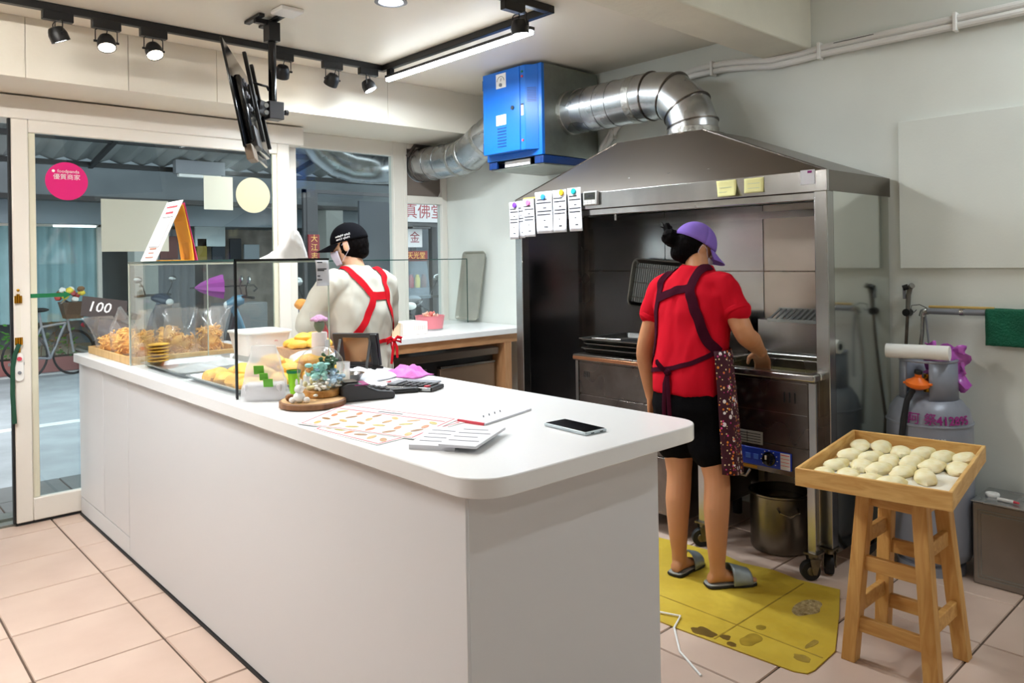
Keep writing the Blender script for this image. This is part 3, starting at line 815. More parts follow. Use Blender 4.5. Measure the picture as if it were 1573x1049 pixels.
MB().box(FX0 - .0105, FX0 - .0095, 1.64, 1.68, .52, .5235).box(FX0 - .0105, FX0 - .0095, 1.64, 1.68, .505, .507).box(FX0 - .0105, FX0 - .0095, 1.64, 1.68, .49, .492).box(FX0 - .0105, FX0 - .0095, 1.64, 1.68, .475, .477).build('label_lines', M['redink'], bp2)
kn = MB().lathe([(.0, 0), (.031, 0), (.031, .006), (.024, .01), (.021, .028), (.0, .03)], (FX0 - .008, 1.736, .494), 28, (-1, 0, 0)).build('knob', M['blackgloss'], bp2)
MB().box(FX0 - .042, FX0 - .036, 1.733, 1.739, .497, .515).build('knob_mark', M['white'], kn)
for k in range(9):
    a = radians(-40 + 260 * k / 8)
    MB().cyl((FX0 - .008, 1.736 + .039 * cos(a), .494 + .036 * sin(a)), (FX0 - .0095, 1.736 + .039 * cos(a), .494 + .036 * sin(a)), .0025, n=8).build('dial_dot', M['white'], bp2)
for k, y in enumerate((1.80, 1.84)):
    MB().box(FX0 - .010, FX0 - .008, y - .012, y + .012, .482, .506).build('switch', mat('blue_switch%d' % k, rgb(70, 110, 214), .4), bp2, bevel=.002)
MB().box(FX0 - .0015, FX0, 1.77, 1.935, .548, .605).build('rating_plate', mat('grey_plate', rgb(150, 146, 140), .5), fry)
ls = MB()
for k in range(4): ls.box(FX0 - .0022, FX0 - .0015, 1.78, 1.925 - .03 * (k % 2), .556 + k * .012, .559 + k * .012)
ls.box(FX0 - .0022, FX0 - .0015, 1.845, 1.848, .552, .60)
ls.build('plate_lines', M['ink'], fry, smooth=False)
MB().box(FX0 - .0015, FX0, 1.80, 1.88, .437, .450).build('caution_strip', mat('amber_label', rgb(196, 140, 30), .5), fry)
MB().tube([(FX0 - .01, 1.99, .425), (FX0 - .03, 1.97, .41), (FX0 - .03, 1.84, .405), (FX0 - .01, 1.83, .43)], .007, 8).build('drain_handle', M['steel'], fry)
for x, y in ((FX0 + .03, FY0 + .035), (FX0 + .03, FY1 - .035), (FX1 - .04, FY0 + .035), (FX1 - .04, FY1 - .035)):
    MB().box(x - .018, x + .018, y - .018, y + .018, .118, .43).build('leg', M['steel'] if x < 3.4 else M['steel_dk'], fry, bevel=.002)
    caster(fry, x, y, R=.042, turn=2.4)
# slotted rail over the fryer
M['pale_steel'] = mat('pale_matt_steel', rgb(176, 180, 178), .5, .3)
gr = thing('slotted_rail', 'slotted steel rail at the back of the fryer', 'rail', (3.70, 1.78, 1.05))
MB().box(3.755, 3.765, 1.56, 2.02, 1.06, 1.124).build('back_strip', M['pale_steel'], gr)
MB().box(3.63, 3.645, 1.56, 2.02, 1.058, 1.074).build('front_strip', M['pale_steel'], gr, bevel=.002)
MB().box(3.645, 3.755, 1.562, 2.018, 1.0605, 1.064).build('under_plate', M['black'], gr)  # black backing added so the gaps read as shaded slots
for k in range(16):
    y = 1.565 + k * .0292
    MB().bar((3.64, y + .006, 1.072), (3.757, y + .006, 1.118), .012, .006).build('slat', M['pale_steel'], gr)
for y in (1.60, 1.98): MB().box(3.745, 3.755, y, y + .012, 1.05, 1.08).build('bracket', M['steel'], gr)

# ------------------------------------------------------------------ stove left of the fryer
SX0, SY0, SY1 = 3.13, 2.20, 2.905
sv = thing('gas_stove', 'dark stainless stove with baking trays stacked on it', 'stove', (3.44, 2.55, 0))
MB().box(SX0 + .01, 3.76, SY0, SY1, .10, .835).build('body', M['steel_dk'], sv, bevel=.003)
MB().box(SX0 - .01, 3.77, SY0 - .005, SY1 + .012, .835, .868).build('top_plate', M['steel_dk'], sv, bevel=.004)
MB().box(SX0 - .014, SX0 - .01, SY0, SY1 + .01, .84, .858).build('front_trim', mat('copper_tinted_steel', rgb(196, 140, 104), .3, 1.0), sv, bevel=.002)
for a, b in ((.655, .825), (.40, .645), (.115, .39)):
    MB().box(SX0, SX0 + .01, SY0 + .02, SY1 - .025, a, b).build('front_panel', M['steel_dk'], sv, bevel=.002)
MB().box(SX0 - .002, SX0 + .02, SY1 - .02, SY1, .11, .832).build('corner_strip', M['steel'], sv)
for k in range(4): MB().box(SX0 - .001, SX0, 2.84 - k * .012, 2.844 - k * .012, .745, .775).build('vent_slot', M['black'], sv)
for y in (2.62, 2.48): MB().ell((SX0 - .001, y, .60), .004, .004, .004, 8, 6).build('screw', M['white'], sv)
for x in (3.18, 3.7):
    for y in (2.25, 2.85): MB().cyl((x, y, 0), (x, y, .10), .025, n=14).build('foot', M['black'], sv)
MB().box(3.75, 3.79, SY0, SY1, .868, 1.09).build('splash_back', M['steel_dk'], sv, bevel=.004)
def pan(par, x0, x1, y0, y1, z, h, mt, name='pan', lip=.012, inset=.025):
    """baking tray with sloping sides and a rolled lip"""
    def rr(e, zz): return [Vector((p[0], p[1], zz)) for p in round_rect(x0 - e, x1 + e, y0 - e, y1 + e, (max(.004, .03 + e),) * 4, 5)]
    mb = MB().rings([rr(-inset, z + .002), rr(-.003, z + h - .002), rr(lip, z + h), rr(lip, z + h - .003), rr(.0, z + h - .006), rr(-inset, z)], True, True)
    return mb.build(name, mt, par)
M['traym'] = mat('tray_metal', rgb(150, 150, 146), .34, 1.0, var=.2, vscale=4)
M['tray_lt'] = mat('bright_tray_metal', rgb(200, 202, 200), .42, 1.0, var=.1, vscale=4)
for k, (dx, dy, lb) in enumerate(((0, 0, 'dark baking tray at the bottom of the stack on the stove'), (.01, -.01, 'dark baking tray in the middle of the stack on the stove'), (-.005, .012, 'dark baking tray on top of the stack on the stove'))):
    o = pan(None, 3.17 + dx, 3.60 + dx, 2.30 + dy, 2.90 + dy, .870 + k * .026, .03, M['traym'], 'baking_tray')
    tag(o, lb, 'baking tray', 'baking trays stacked on the stove')
tg = thing('scraper', 'long handled scraper lying over the edge of the baking trays', 'scraper', (3.13, 2.5, .955))
MB().bar((3.13, 2.78, .962), (3.16, 2.60, .962), .012, .009).build('handle', M['steel'], tg, bevel=.002)
MB().box(3.15, 3.23, 2.42, 2.60, .957, .961).build('blade', M['black'], tg)
# wire basket tray leaning on the splash back
rk = thing('draining_tray', 'dark tray with wire rack leaning against the steel wall beside the woman', 'tray', (3.78, 2.8, 1.1))
o3 = Vector((3.775, 3.03, 1.105)); ur = Vector((0, -.40, .0)).normalized(); vr = Vector((.055, -.09, .30)).normalized(); ur = (ur - vr * ur.dot(vr)).normalized(); wr = ur.cross(vr)
ur = Vector((.0, -1, -.08)).normalized(); vr = Vector((.15, -.30, 1)).normalized(); wr = ur.cross(vr).normalized(); vr = wr.cross(ur)
if wr.x > 0: wr = -wr
W_, H_ = .40, .285
def rkr(e, d): return [o3 + ur * p[0] + vr * p[1] + wr * d for p in round_rect(-e, W_ + e, -e, H_ + e, (.035 + e,) * 4, 5)]
MB().rings([rkr(-.02, .002), rkr(0, .028), rkr(.008, .030), rkr(.004, .026), rkr(-.018, -.002)], True, True).build('tray', mat('dark_tray', rgb(96, 96, 92), .28, 1.0), rk)
for k in range(22):
    a = .03 + (W_ - .06) * k / 21
    MB().tube([o3 + ur * a + vr * .02 + wr * .024, o3 + ur * a + vr * (H_ - .02) + wr * .024], .0016, 5).build('wire', M['steel'], rk)
for b in (.05, H_ / 2, H_ - .05):
    MB().tube([o3 + ur * .02 + vr * b + wr * .027, o3 + ur * (W_ - .02) + vr * b + wr * .027], .002, 5).build('cross_wire', M['steel'], rk)

# ------------------------------------------------------------------ stock pot under the fryer
pt = thing('stock_pot', 'battered steel stock pot on the floor under the fryer', 'pot', (3.40, 1.84, 0))
MB().lathe([(.118, 0), (.132, .006), (.136, .02), (.136, .262), (.142, .268), (.142, .275), (.130, .275), (.128, .02), (0, .014)], (3.40, 1.84, 0), 40, cap1=False).build('pot_body', mat('worn_pot_steel', rgb(132, 126, 116), .3, 1.0, var=.25, vscale=5), pt)
MB().lathe([(0, .0), (.127, .0), (.127, .004), (0, .004)], (3.40, 1.84, .235), 32).build('pot_content', mat('dark_used_oil', rgb(24, 20, 16), .2), pt)
for s in (-1, 1):
    d = Vector((-.72, -.69, 0)) if s < 0 else Vector((.72, .69, 0)); p = Vector((3.40, 1.84, .215)) + d * .134; t = Vector((-d.y, d.x, 0))
    MB().tube([p + t * .045 + Vector((0, 0, .012)), p + t * .042 + d * .03, p + d * .036 - Vector((0, 0, .018)), p - t * .042 + d * .03, p - t * .045 + Vector((0, 0, .012))], .006, 8).build('handle', M['steel'], pt)

# ------------------------------------------------------------------ stool and dough tray
so = thing('wooden_stool', 'tall pine stool with splayed legs and two rows of rungs', 'stool', (2.77, 1.04, 0))
ft = [(2.628, 1.168), (2.628, .902), (2.905, .902), (2.905, 1.168)]
tp = [(2.676, 1.125), (2.676, .95), (2.862, .95), (2.862, 1.125)]
ZS = .60
def legp(k, z): return Vector((ft[k][0], ft[k][1], 0)).lerp(Vector((tp[k][0], tp[k][1], ZS)), z / ZS)
for k in range(4):
    r = .0235
    def sq(c, z): return [Vector((c.x + a * r, c.y + b * r, z)) for a, b in ((-1, -1), (1, -1), (1, 1), (-1, 1))]
    MB().rings([sq(legp(k, 0), 0), sq(legp(k, ZS), ZS)]).build('leg', M['pine'], so, bevel=.003)
for k, zs in ((0, (.13, .34)), (1, (.18, .42)), (2, (.13, .34)), (3, (.18, .42))):
    k2 = (k + 1) % 4
    for z in zs:
        a, b = legp(k, z), legp(k2, z)
        MB().bar(a, b, .022, .05).build('rung', M['pine_x'], so, bevel=.003)
for k in range(4):
    a, b = legp(k, .565), legp((k + 1) % 4, .565)
    MB().bar(a, b, .022, .06).build('apron_rail', M['pine_x'], so, bevel=.003)
MB().box(2.64, 2.90, .925, 1.155, ZS, .622).build('seat', M['pine_x'], so, bevel=.004)
# ------------------------------------------------------------------ dough tray on the stool
TC = Vector((2.805, 1.078, .624)); ta = radians(8.7)
tu = Vector((cos(ta), sin(ta), 0)); tv_ = Vector((-sin(ta), cos(ta), 0))
dt = thing('dough_tray', 'shallow square-edged wooden tray on the pine stool', 'tray', tuple(TC))
TL, TWd, TH = .70, .465, .060
def tb_(cu, cv, cz, su, sv_, sz, name, mt, bv=.0025): return MB().obox(TC + tu * cu + tv_ * cv + Vector((0, 0, cz)), tu, tv_, (0, 0, 1), su, sv_, sz).build(name, mt, dt, bevel=bv)
tray_w = wood('tray_wood_long', rgb(222, 180, 112), rgb(198, 146, 78), 2.2, (.4, 3, 3)); tray_w2 = wood('tray_wood_short', rgb(222, 180, 112), rgb(198, 146, 78), 2.2, (3, .4, 3))
tb_(0, 0, .006, TL - .01, TWd - .01, .012, 'tray_floor', tray_w)
tb_(-TL / 2 + .006, 0, TH / 2, .012, TWd, TH, 'side_board', tray_w2); tb_(TL / 2 - .006, 0, TH / 2, .012, TWd, TH, 'side_board', tray_w2)
tb_(0, -TWd / 2 + .006, TH / 2, TL - .024, .012, TH, 'side_board', tray_w); tb_(0, TWd / 2 - .006, TH / 2, TL - .024, .012, TH, 'side_board', tray_w)
fl = MB()
def flf(a, b):
    x = (a - .5) * (TL - .05); y = (b - .5) * (TWd - .05)
    return TC + tu * x + tv_ * y + Vector((0, 0, .0155 + .002 * noise.noise(Vector((x * 14, y * 14, 0)))))
tag(fl.grid(flf, 24, 16).build('flour_cloth', M['flour'], solid=.003), 'white floured cloth lining the dough tray', 'cloth')
random.seed(11)
dspots = []
for r in range(4):
    n = 6
    for k in range(n):
        u = -.255 + r * .155 + random.uniform(-.012, .012) + (.02 if k % 2 else 0); v = .165 - k * .069 + random.uniform(-.006, .006)
        if r == 0 and k > 3: continue
        if r == 1 and k == 5: continue
        dspots.append((u, v, r, k))
names_r = ['in the near row', 'in the second row from the camera', 'in the third row from the camera', 'in the row at the far edge']
ORD = ['first', 'second', 'third', 'fourth', 'fifth', 'sixth']
for i, (u, v, r_d, k_d) in enumerate(dspots):
    mb = MB()
    rz = random.uniform(-.5, .5); L_, W_d, H_d = random.uniform(.066, .078), random.uniform(.034, .040), random.uniform(.019, .024)
    Mx = Matrix.Rotation(ta + rz * .5, 3, 'Z')
    mb.ell((0, 0, 0), 1, 1, 1, 20, 12)
    for q in range(len(mb.v)):
        p = mb.v[q]
        f = 1 + .24 * noise.noise(Vector((p.x * 1.5 + i * 7, p.y * 1.5, p.z))) + .05 * noise.noise(Vector((p.x * 5, p.y * 5 + i, p.z * 4)))
        z = p.z if p.z > -.45 else -.45
        rr = max(1e-4, (p.x ** 2 + p.y ** 2) ** .5)
        k2 = (min(1, rr) ** .8) / rr
        mb.v[q] = TC + tu * u + tv_ * v + Vector((0, 0, .0178 + H_d * .45)) + Mx @ Vector((p.x * k2 * L_ * f, p.y * k2 * W_d * f, z * H_d))
    o = mb.build('dough_piece', M['dough'])
    tag(o, 'raw dough bun %s, %s from the fryer end' % (names_r[r_d], ORD[k_d]), 'dough', 'dough buns on the floured tray')

# ------------------------------------------------------------------ gas bottle with its fittings
GX, GY = 3.66, 1.258
gb = thing('gas_bottle', 'grey gas bottle with purple writing standing by the wall', 'gas bottle', (GX, GY, 0))
MB().lathe([(.13, .0), (.135, .0), (.135, .04), (.12, .045), (.155, .07), (.170, .11), (.172, .20), (.172, .60), (.170, .66), (.158, .71), (.13, .75), (.08, .775), (.04, .78), (0, .78)], (GX, GY, 0), 48).build('tank', M['gas'], gb)
MB().lathe([(.170, -.006), (.175, -.003), (.175, .003), (.170, .006)], (GX, GY, .655), 48, cap0=False, cap1=False).build('weld_seam', M['gas'], gb)
cg = MB()
ring = []
for a0, a1 in ((20, 150), (200, 330)):
    pr0 = []; 
    for zz, rr in ((.755, .115), (.92, .112)):
        pr0.append([Vector((GX + rr * cos(radians(a)), GY + rr * sin(radians(a)), zz)) for a in range(a0, a1 + 1, 10)])
    c2 = MB().rings(pr0, False, False, closed=False)
    c2.build('collar_guard', M['gas'], gb, solid=.006)
MB().lathe([(.108, -.006), (.116, -.006), (.119, 0), (.116, .006), (.108, .006), (.105, 0), (.108, -.006)], (GX, GY, .925), 40, cap0=False, cap1=False).build('collar_rim', M['gas'], gb)
MB().cyl((GX, GY, .77), (GX, GY, .86), .02, n=16).build('valve_stem', M['gold'], gb)
M['bentfun'] = None
def bendf(z0, ang0, r=.1745):
    def f(p):
        a = ang0 + p.x / r
        zz = z0 + p.y
        # follow the shoulder of the tank
        rr = r if zz < .65 else (.1745 - (zz - .65) ** 2 * 1.75 - .03 * max(0, zz - .66))
        rr += p.z
        return Vector((GX + rr * cos(a), GY + rr * sin(a), zz))
    return f
va = math.atan2(-GY, -GX)
text('阿 祭', .052, M['purpleink'], gb, (0, 0, 0), (1, 0, 0), (0, 1, 0), bend=bendf(.685, va - .50), depth=.001, bold=.0004)
text('412895', .050, M['purpleink'], gb, (0, 0, 0), (1, 0, 0), (0, 1, 0), bend=bendf(.682, va + .16), depth=.001, bold=.0012)
text('NO 4 20', .02, M['white'], gb, (0, 0, 0), (1, 0, 0), (0, 1, 0), bend=bendf(.60, va - .05), depth=.0006)
# regulator and hose
rg = thing('gas_regulator', 'orange gas regulator screwed onto the grey bottle', 'regulator', (3.545, 1.265, .80))
MB().lathe([(0, -.022), (.03, -.020), (.048, -.008), (.050, 0), (.048, .008), (.032, .016), (.014, .03), (.014, .05)], (3.545, 1.262, .83), 28, (-.15, -.12, .97)).build('housing', M['orange'], rg)
MB().cyl((3.56, 1.262, .83), (3.652, 1.26, .835), .012, n=12).build('inlet', M['gold'], rg)
MB().cyl((3.538, 1.258, .875), (3.536, 1.255, .888), .016, n=16).build('cap', M['black'], rg)
for s in (-1, 1): MB().obox((3.545, 1.262 + s * .05, .83), (1, 0, 0), (0, 1, 0), (0, 0, 1), .02, .016, .010).build('lug', M['orange'], rg, bevel=.003)
tag(MB().tube([(3.525, 1.275, .805), (3.50, 1.29, .76), (3.485, 1.30, .68), (3.47, 1.31, .55), (3.46, 1.33, .35), (3.45, 1.38, .15), (3.45, 1.46, .05), (3.50, 1.52, .035)], .0125, 10).build('gas_hose', M['rubber']), 'thick black rubber gas hose hanging from the orange regulator', 'hose')
tr = thing('film_roll', 'white roll of plastic film lying on top of the gas bottle', 'roll', (3.60, 1.25, .89))
r0, r1 = Vector((3.555, 1.395, .963)), Vector((3.585, 1.145, .967))
MB().tube([r0, r1], .032, 28).build('roll_body', M['white'], tr)
MB().tube([r0 + (r0 - r1) * .004, r0 + (r0 - r1) * .008], .016, 18).build('core', M['ink'], tr)
bg = MB()
bg.grid(lambda a, b: (3.69 + .05 * noise.noise(Vector((a * 5, b * 4, 1))) + .03 * cos(a * 7), 1.205 + (a - .5) * .17 + .03 * noise.noise(Vector((a * 4, b * 5, 6))), .80 + b * .19 + .03 * noise.noise(Vector((a * 6, b * 6, 9)))), 18, 18)
tag(bg.build('pink_bag', mat('pink_plastic_bag', rgb(190, 90, 190), .25, spec=.7, alpha=.85), solid=.001), 'crumpled pink plastic bag tucked behind the roll on the gas bottle', 'bag')

# ------------------------------------------------------------------ wall fittings by the gas bottle
h1 = thing('spray_hose', 'metal spray hose with trigger hanging on the wall beside the hood', 'hose', (3.87, 1.42, .3))
MB().tube([(3.872, 1.418, 1.20), (3.873, 1.42, 1.1), (3.875, 1.43, .95), (3.877, 1.445, .80), (3.875, 1.47, .6), (3.87, 1.46, .40)], .0075, 10).build('flexible_hose', M['steel_dk'], h1)
MB().tube([(3.872, 1.418, 1.12), (3.870, 1.412, 1.20), (3.866, 1.405, 1.235), (3.855, 1.39, 1.245)], [.010, .011, .013, .014], 12).build('spray_head', mat('dull_grey_plastic', rgb(110, 106, 98), .4), h1)
MB().cyl((3.853, 1.432, 1.232), (3.86, 1.41, 1.240), .013, n=14).build('nozzle', M['black'], h1)
MB().obox((3.865, 1.43, 1.205), (1, 0, 0), (0, 1, 0), (0, 0, 1), .014, .012, .05).build('trigger', M['grey'], h1, bevel=.003)
MB().cyl((3.898, 1.42, 1.115), (3.855, 1.42, 1.115), .018, n=16).build('wall_clip', M['black'], h1)
h2 = thing('water_pipe', 'grey horizontal water pipe along the wall carrying a towel', 'pipe', (3.85, 1.0, 1.1))
MB().cyl((3.862, 1.325, 1.125), (3.862, .35, 1.132), .0135, n=16).build('pipe', M['grey'], h2)
for y in (1.18, .7): MB().lathe([(.0145, -.008), (.018, -.008), (.018, .008), (.0145, .008)], (3.862, y, 1.127), 20, (0, 1, 0), cap0=False, cap1=False).build('pipe_clip', M['steel'], h2)
MB().tube([(3.862, 1.325, 1.125), (3.862, 1.345, 1.12), (3.862, 1.348, 1.10)], .017, 14).build('elbow', M['steel'], h2)
MB().tube([(3.862, 1.348, 1.10), (3.864, 1.352, 1.02), (3.866, 1.365, .92), (3.87, 1.37, .8), (3.87, 1.36, .55)], .009, 10).build('flexible_hose', M['steel'], h2)
MB().tube([(3.86, 1.335, 1.10), (3.862, 1.325, 1.0), (3.868, 1.32, .86), (3.868, 1.32, .78)], .005, 8).build('thin_hose', M['grey'], h2)
MB().tube([(3.862, 1.33, 1.14), (3.86, 1.36, 1.155), (3.858, 1.395, 1.15), (3.858, 1.40, 1.125), (3.86, 1.385, 1.118), (3.862, 1.375, 1.13)], .0018, 6).build('wire_hook', M['black'], h2)
tag(MB().tube([(3.862, 1.32, 1.1465), (3.864, 1.2, 1.1475), (3.862, 1.05, 1.148)], .006, 6).build('bamboo_stick', mat('bamboo', rgb(196, 164, 92), .6)), 'thin bamboo stick lying on the grey wall pipe', 'stick')
tw = MB()
def twf(a, b):
    y = 1.082 - a * .42
    s = (b - .5) * 2
    d = .0165 + .006 * noise.noise(Vector((a * 9, b * 5, 0)))
    if abs(s) < .12: ang = s / .12 * pi / 2; return (3.862 - sin(ang) * d, y, 1.128 + cos(ang) * d)
    z = 1.128 - (abs(s) - .12) * .165 - .004 * noise.noise(Vector((a * 12, 0, s)))
    return (3.862 - (d if s > 0 else -d), y, z)
tag(tw.grid(twf, 26, 30).build('green_towel', mat('green_terry', rgb(22, 96, 70), .95, var=.25, vscale=12, bump=.9, bscale=120), solid=.006), 'dark green towel folded over the grey wall pipe', 'towel')
# conduit
cd = thing('cable_conduit', 'pair of white plastic conduits running along the wall under the beam', 'conduit', (3.87, 1.8, 2.4))
path = [(3.872, 3.335, 2.04), (3.872, 3.30, 2.12), (3.872, 3.20, 2.24), (3.872, 3.02, 2.38), (3.872, 2.80, 2.47), (3.872, 2.60, 2.49), (3.872, 2.40, 2.488), (3.872, 2.25, 2.47), (3.872, 2.10, 2.447), (3.872, 1.95, 2.448), (3.872, 1.80, 2.455), (3.872, 1.2, 2.452), (3.872, -2.1, 2.45)]
for dz in (0, .034): MB().tube([(p[0], p[1] + (dz * .8 if i < 4 else 0), p[2] + (dz * .5 if i < 4 else dz - .014)) for i, p in enumerate(path)], .017, 10).build('conduit', mat('conduit_plastic', rgb(232, 230, 226), .4), cd)
for y, z in ((2.47, 2.488), (1.83, 2.455), (1.19, 2.452), (.55, 2.452)): MB().box(3.848, 3.899, y - .009, y + .009, z - .04, z + .046).build('saddle_clip', M['white'], cd, bevel=.004)
MB().box(3.848, 3.899, 3.215, 3.24, 2.18, 2.24).build('saddle_clip', M['white'], cd, bevel=.004)
MB().box(3.8535, 3.8545, 1.55, 1.75, 2.478, 2.481).build('print_line', M['ink'], cd)

# ------------------------------------------------------------------ tin box in the corner
tn = thing('oil_tin', 'dull square oil tin standing on the floor at the right edge', 'tin', (3.73, .97, 0))
MB().box(3.605, 3.845, .845, 1.075, 0, .345).build('tin_body', mat('tin_metal', rgb(140, 132, 124), .38, .9, var=.15, vscale=4), tn, bevel=.006)
frame_pts = [(3.603, .885), (3.603, 1.075)]
for e in (0, .012):
    pp = [Vector((3.604, .865 + e, .03 + e)), Vector((3.604, 1.055 - e, .03 + e)), Vector((3.604, 1.055 - e, .315 - e)), Vector((3.604, .865 + e, .315 - e)), Vector((3.604, .865 + e, .03 + e))]
    MB().tube(pp, .0025, 6).build('pressed_rib', M['galv_dull'], tn)
MB().box(3.60, 3.85, .84, 1.08, .345, .352).build('tin_lid', M['galv'], tn, bevel=.003)
tag(MB().lathe([(.016, 0), (.026, 0), (.028, .006), (.026, .012), (.018, .012), (.016, .006)], (3.72, 1.03, .352), 24).build('plastic_ring', M['white']), 'small white plastic ring on the oil tin', 'ring')
ms = thing('marker_pen', 'white pen with red tip lying on the oil tin', 'pen', (3.66, .96, .352))
MB().cyl((3.66, .995, .360), (3.655, .935, .360), .0075, n=12).build('barrel', M['white'], ms)
MB().cyl((3.655, .935, .360), (3.654, .915, .360), .006, .004, n=12).build('tip', M['redink'], ms)

# ------------------------------------------------------------------ cardboard mat
pts = [(2.375, 1.702), (2.405, 1.26), (2.425, 1.222), (2.46, 1.215), (2.63, 1.222), (2.90, 1.33), (3.13, 1.43), (3.10, 1.60), (3.12, 1.72), (3.09, 1.86), (3.12, 1.98), (3.10, 2.20), (3.06, 2.45), (2.36, 2.42)]
cbm = mat('yellow_cardboard', rgb(206, 178, 62), .5, col2=rgb(188, 156, 44), vscale=5, rvar=.1, bump=.15, bscale=18)
mt_ = thing('cardboard_mat', 'greasy yellow cardboard spread on the floor under the woman', 'mat', (2.75, 1.8, 0))
MB().prism(pts, (0, 0, .0005), (1, 0, 0), (0, 1, 0), (0, 0, 1), .005).build('sheet', cbm, mt_, bevel=.001)
random.seed(5)
def blot(x, y, rx, ry, mt, z=.0057, seed=0, name='stain'):
    P = []
    for k in range(28):
        a = 2 * pi * k / 28; f = 1 + .35 * noise.noise(Vector((cos(a) * 1.3 + seed, sin(a) * 1.3, seed * .7)))
        P.append((x + rx * f * cos(a), y + ry * f * sin(a)))
    MB().prism(P, (0, 0, z), (1, 0, 0), (0, 1, 0), (0, 0, 1), .0005).build(name, mt, mt_, smooth=False)
st1 = mat('grease_stain', rgb(160, 132, 44), .35, var=.3, vscale=20)
st2 = mat('dark_grease_stain', rgb(112, 88, 40), .3, var=.3, vscale=20)
st3 = mat('crumb_patch', rgb(128, 104, 54), .8, col2=rgb(196, 176, 130), vscale=60, bump=.8, bscale=150)
blot(2.87, 1.44, .085, .045, st3, seed=1); blot(2.49, 1.47, .05, .03, st1, seed=2); blot(2.42, 1.62, .03, .05, st2, seed=3); blot(2.50, 1.28, .022, .03, st1, seed=4)
blot(2.44, 1.54, .018, .02, st2, seed=5); blot(2.60, 1.49, .02, .016, st1, seed=6); blot(2.62, 1.30, .04, .012, st1, seed=8); blot(2.41, 1.5, .014, .02, st2, seed=9)
MB().box(2.55, 2.556, 1.23, 2.40, .0055, .0062).build('fold_line', st1, mt_)
MB().box(2.40, 3.08, 1.560, 1.566, .0055, .0062).build('fold_line', st1, mt_)
tag(MB().tube([(2.16, 1.46, .004), (2.24, 1.60, .004), (2.36, 1.71, .010), (2.45, 1.745, .012), (2.42, 1.82, .012)], .004, 8).build('white_cable', M['white']), 'thin white cable curling on the floor beside the counter end', 'cable')

# ------------------------------------------------------------------ papers, magnets and timer on the hood fascia
def receipt(y0, y1, z0, z1, label, mag, x=3.205, lines=True, skew=0., bow=.004, phase=0):
    t = thing('order_slip', label, 'order slip', (x, (y0 + y1) / 2, z0), 'order slips on the hood')
    def fn(a, b):
        y = y0 + (y1 - y0) * a + skew * (1 - b)
        return (x + .010 - .010 * b ** .5 + bow * sin(a * 5 + phase) * (1 - b) - .012 * (1 - b) ** 2 * (1 if phase else .3), y, z0 + (z1 - z0) * b)
    MB().grid(fn, 8, 10).build('sheet', M['paper'], t, solid=.0006)
    random.seed(int(y0 * 1000))
    for b, w in ((.80, .7), (.72, .95), (.60, .4), (.52, .95), (.44, .9), (.30, .2), (.14, .5)):
        s_ = random.uniform(.05, .12)
        def ln(a, c, b=b, w=w):
            p = fn(s_ + a * (w - s_) if w > .5 else .45 + a * w * .5, b + c * .022)
            return (p[0] - .0022, p[1], p[2])
        MB().grid(ln, 6, 1).build('printed_line', M['ink'], t)
    if mag:
        my, mz, mm, lb = mag
        tag(MB().lathe([(0, 0), (.0165, 0), (.0175, .002), (.0175, .007), (.015, .010), (0, .0105)], (x - .002, my, mz), 24, (-1, 0, 0)).build('magnet', mm), lb, 'magnet', 'round magnets on the hood')
mc = lambda n, c: mat(n, c, .4)
receipt(3.52, 3.435, 1.525, 1.755, 'leftmost order slip under the purple magnet on the hood', (3.465, 1.735, mc('violet_magnet', rgb(116, 62, 190)), 'violet round magnet holding the leftmost order slip'), skew=-.004, phase=1)
receipt(3.455, 3.40, 1.530, 1.758, 'narrow order slip between the purple and the pink magnet', None, x=3.209, skew=-.015)
receipt(3.395, 3.30, 1.535, 1.765, 'order slip under the pink magnet on the hood', (3.345, 1.742, mc('pink_magnet', rgb(226, 116, 180)), 'pink round magnet on the hood'), skew=-.012, phase=2)
receipt(3.285, 3.145, 1.552, 1.80, 'wide order slip under the blue magnet on the hood', (3.213, 1.768, mc('blue_magnet', rgb(52, 146, 214)), 'light blue round magnet on the hood'), x=3.203, skew=-.008)
receipt(3.14, 3.03, 1.553, 1.800, 'order slip under the yellow magnet on the hood', (3.062, 1.783, mc('yellow_magnet', rgb(232, 190, 40)), 'yellow round magnet on the hood'), skew=-.004, phase=1)
receipt(3.018, 2.915, 1.555, 1.803, 'order slip under the teal magnet beside the timer', (2.965, 1.783, mc('teal_magnet', rgb(24, 164, 168)), 'teal round magnet beside the timer'), x=3.203, skew=-.010)
tm = thing('kitchen_timer', 'small grey digital timer stuck to the hood beside the slips', 'timer', (3.20, 2.845, 1.69))
MB().box(3.198, 3.219, 2.79, 2.895, 1.695, 1.775).build('case', mat('timer_plastic', rgb(170, 168, 164), .4), tm, bevel=.006)
MB().box(3.1965, 3.198, 2.803, 2.883, 1.728, 1.766).build('screen', mat('lcd', rgb(48, 50, 44), .25), tm)
text('00:00', .024, M['ink'], tm, (3.196, 2.843, 1.747), (0, -1, 0), (0, 0, 1), align='CENTER')
for r in range(2):
    for k in range(3): MB().box(3.196, 3.199, 2.806 + k * .027, 2.826 + k * .027, 1.702 + r * .012, 1.710 + r * .012).build('button', M['white'], tm, bevel=.001)
ynote = mat('pale_yellow_note', rgb(232, 226, 160), .8)
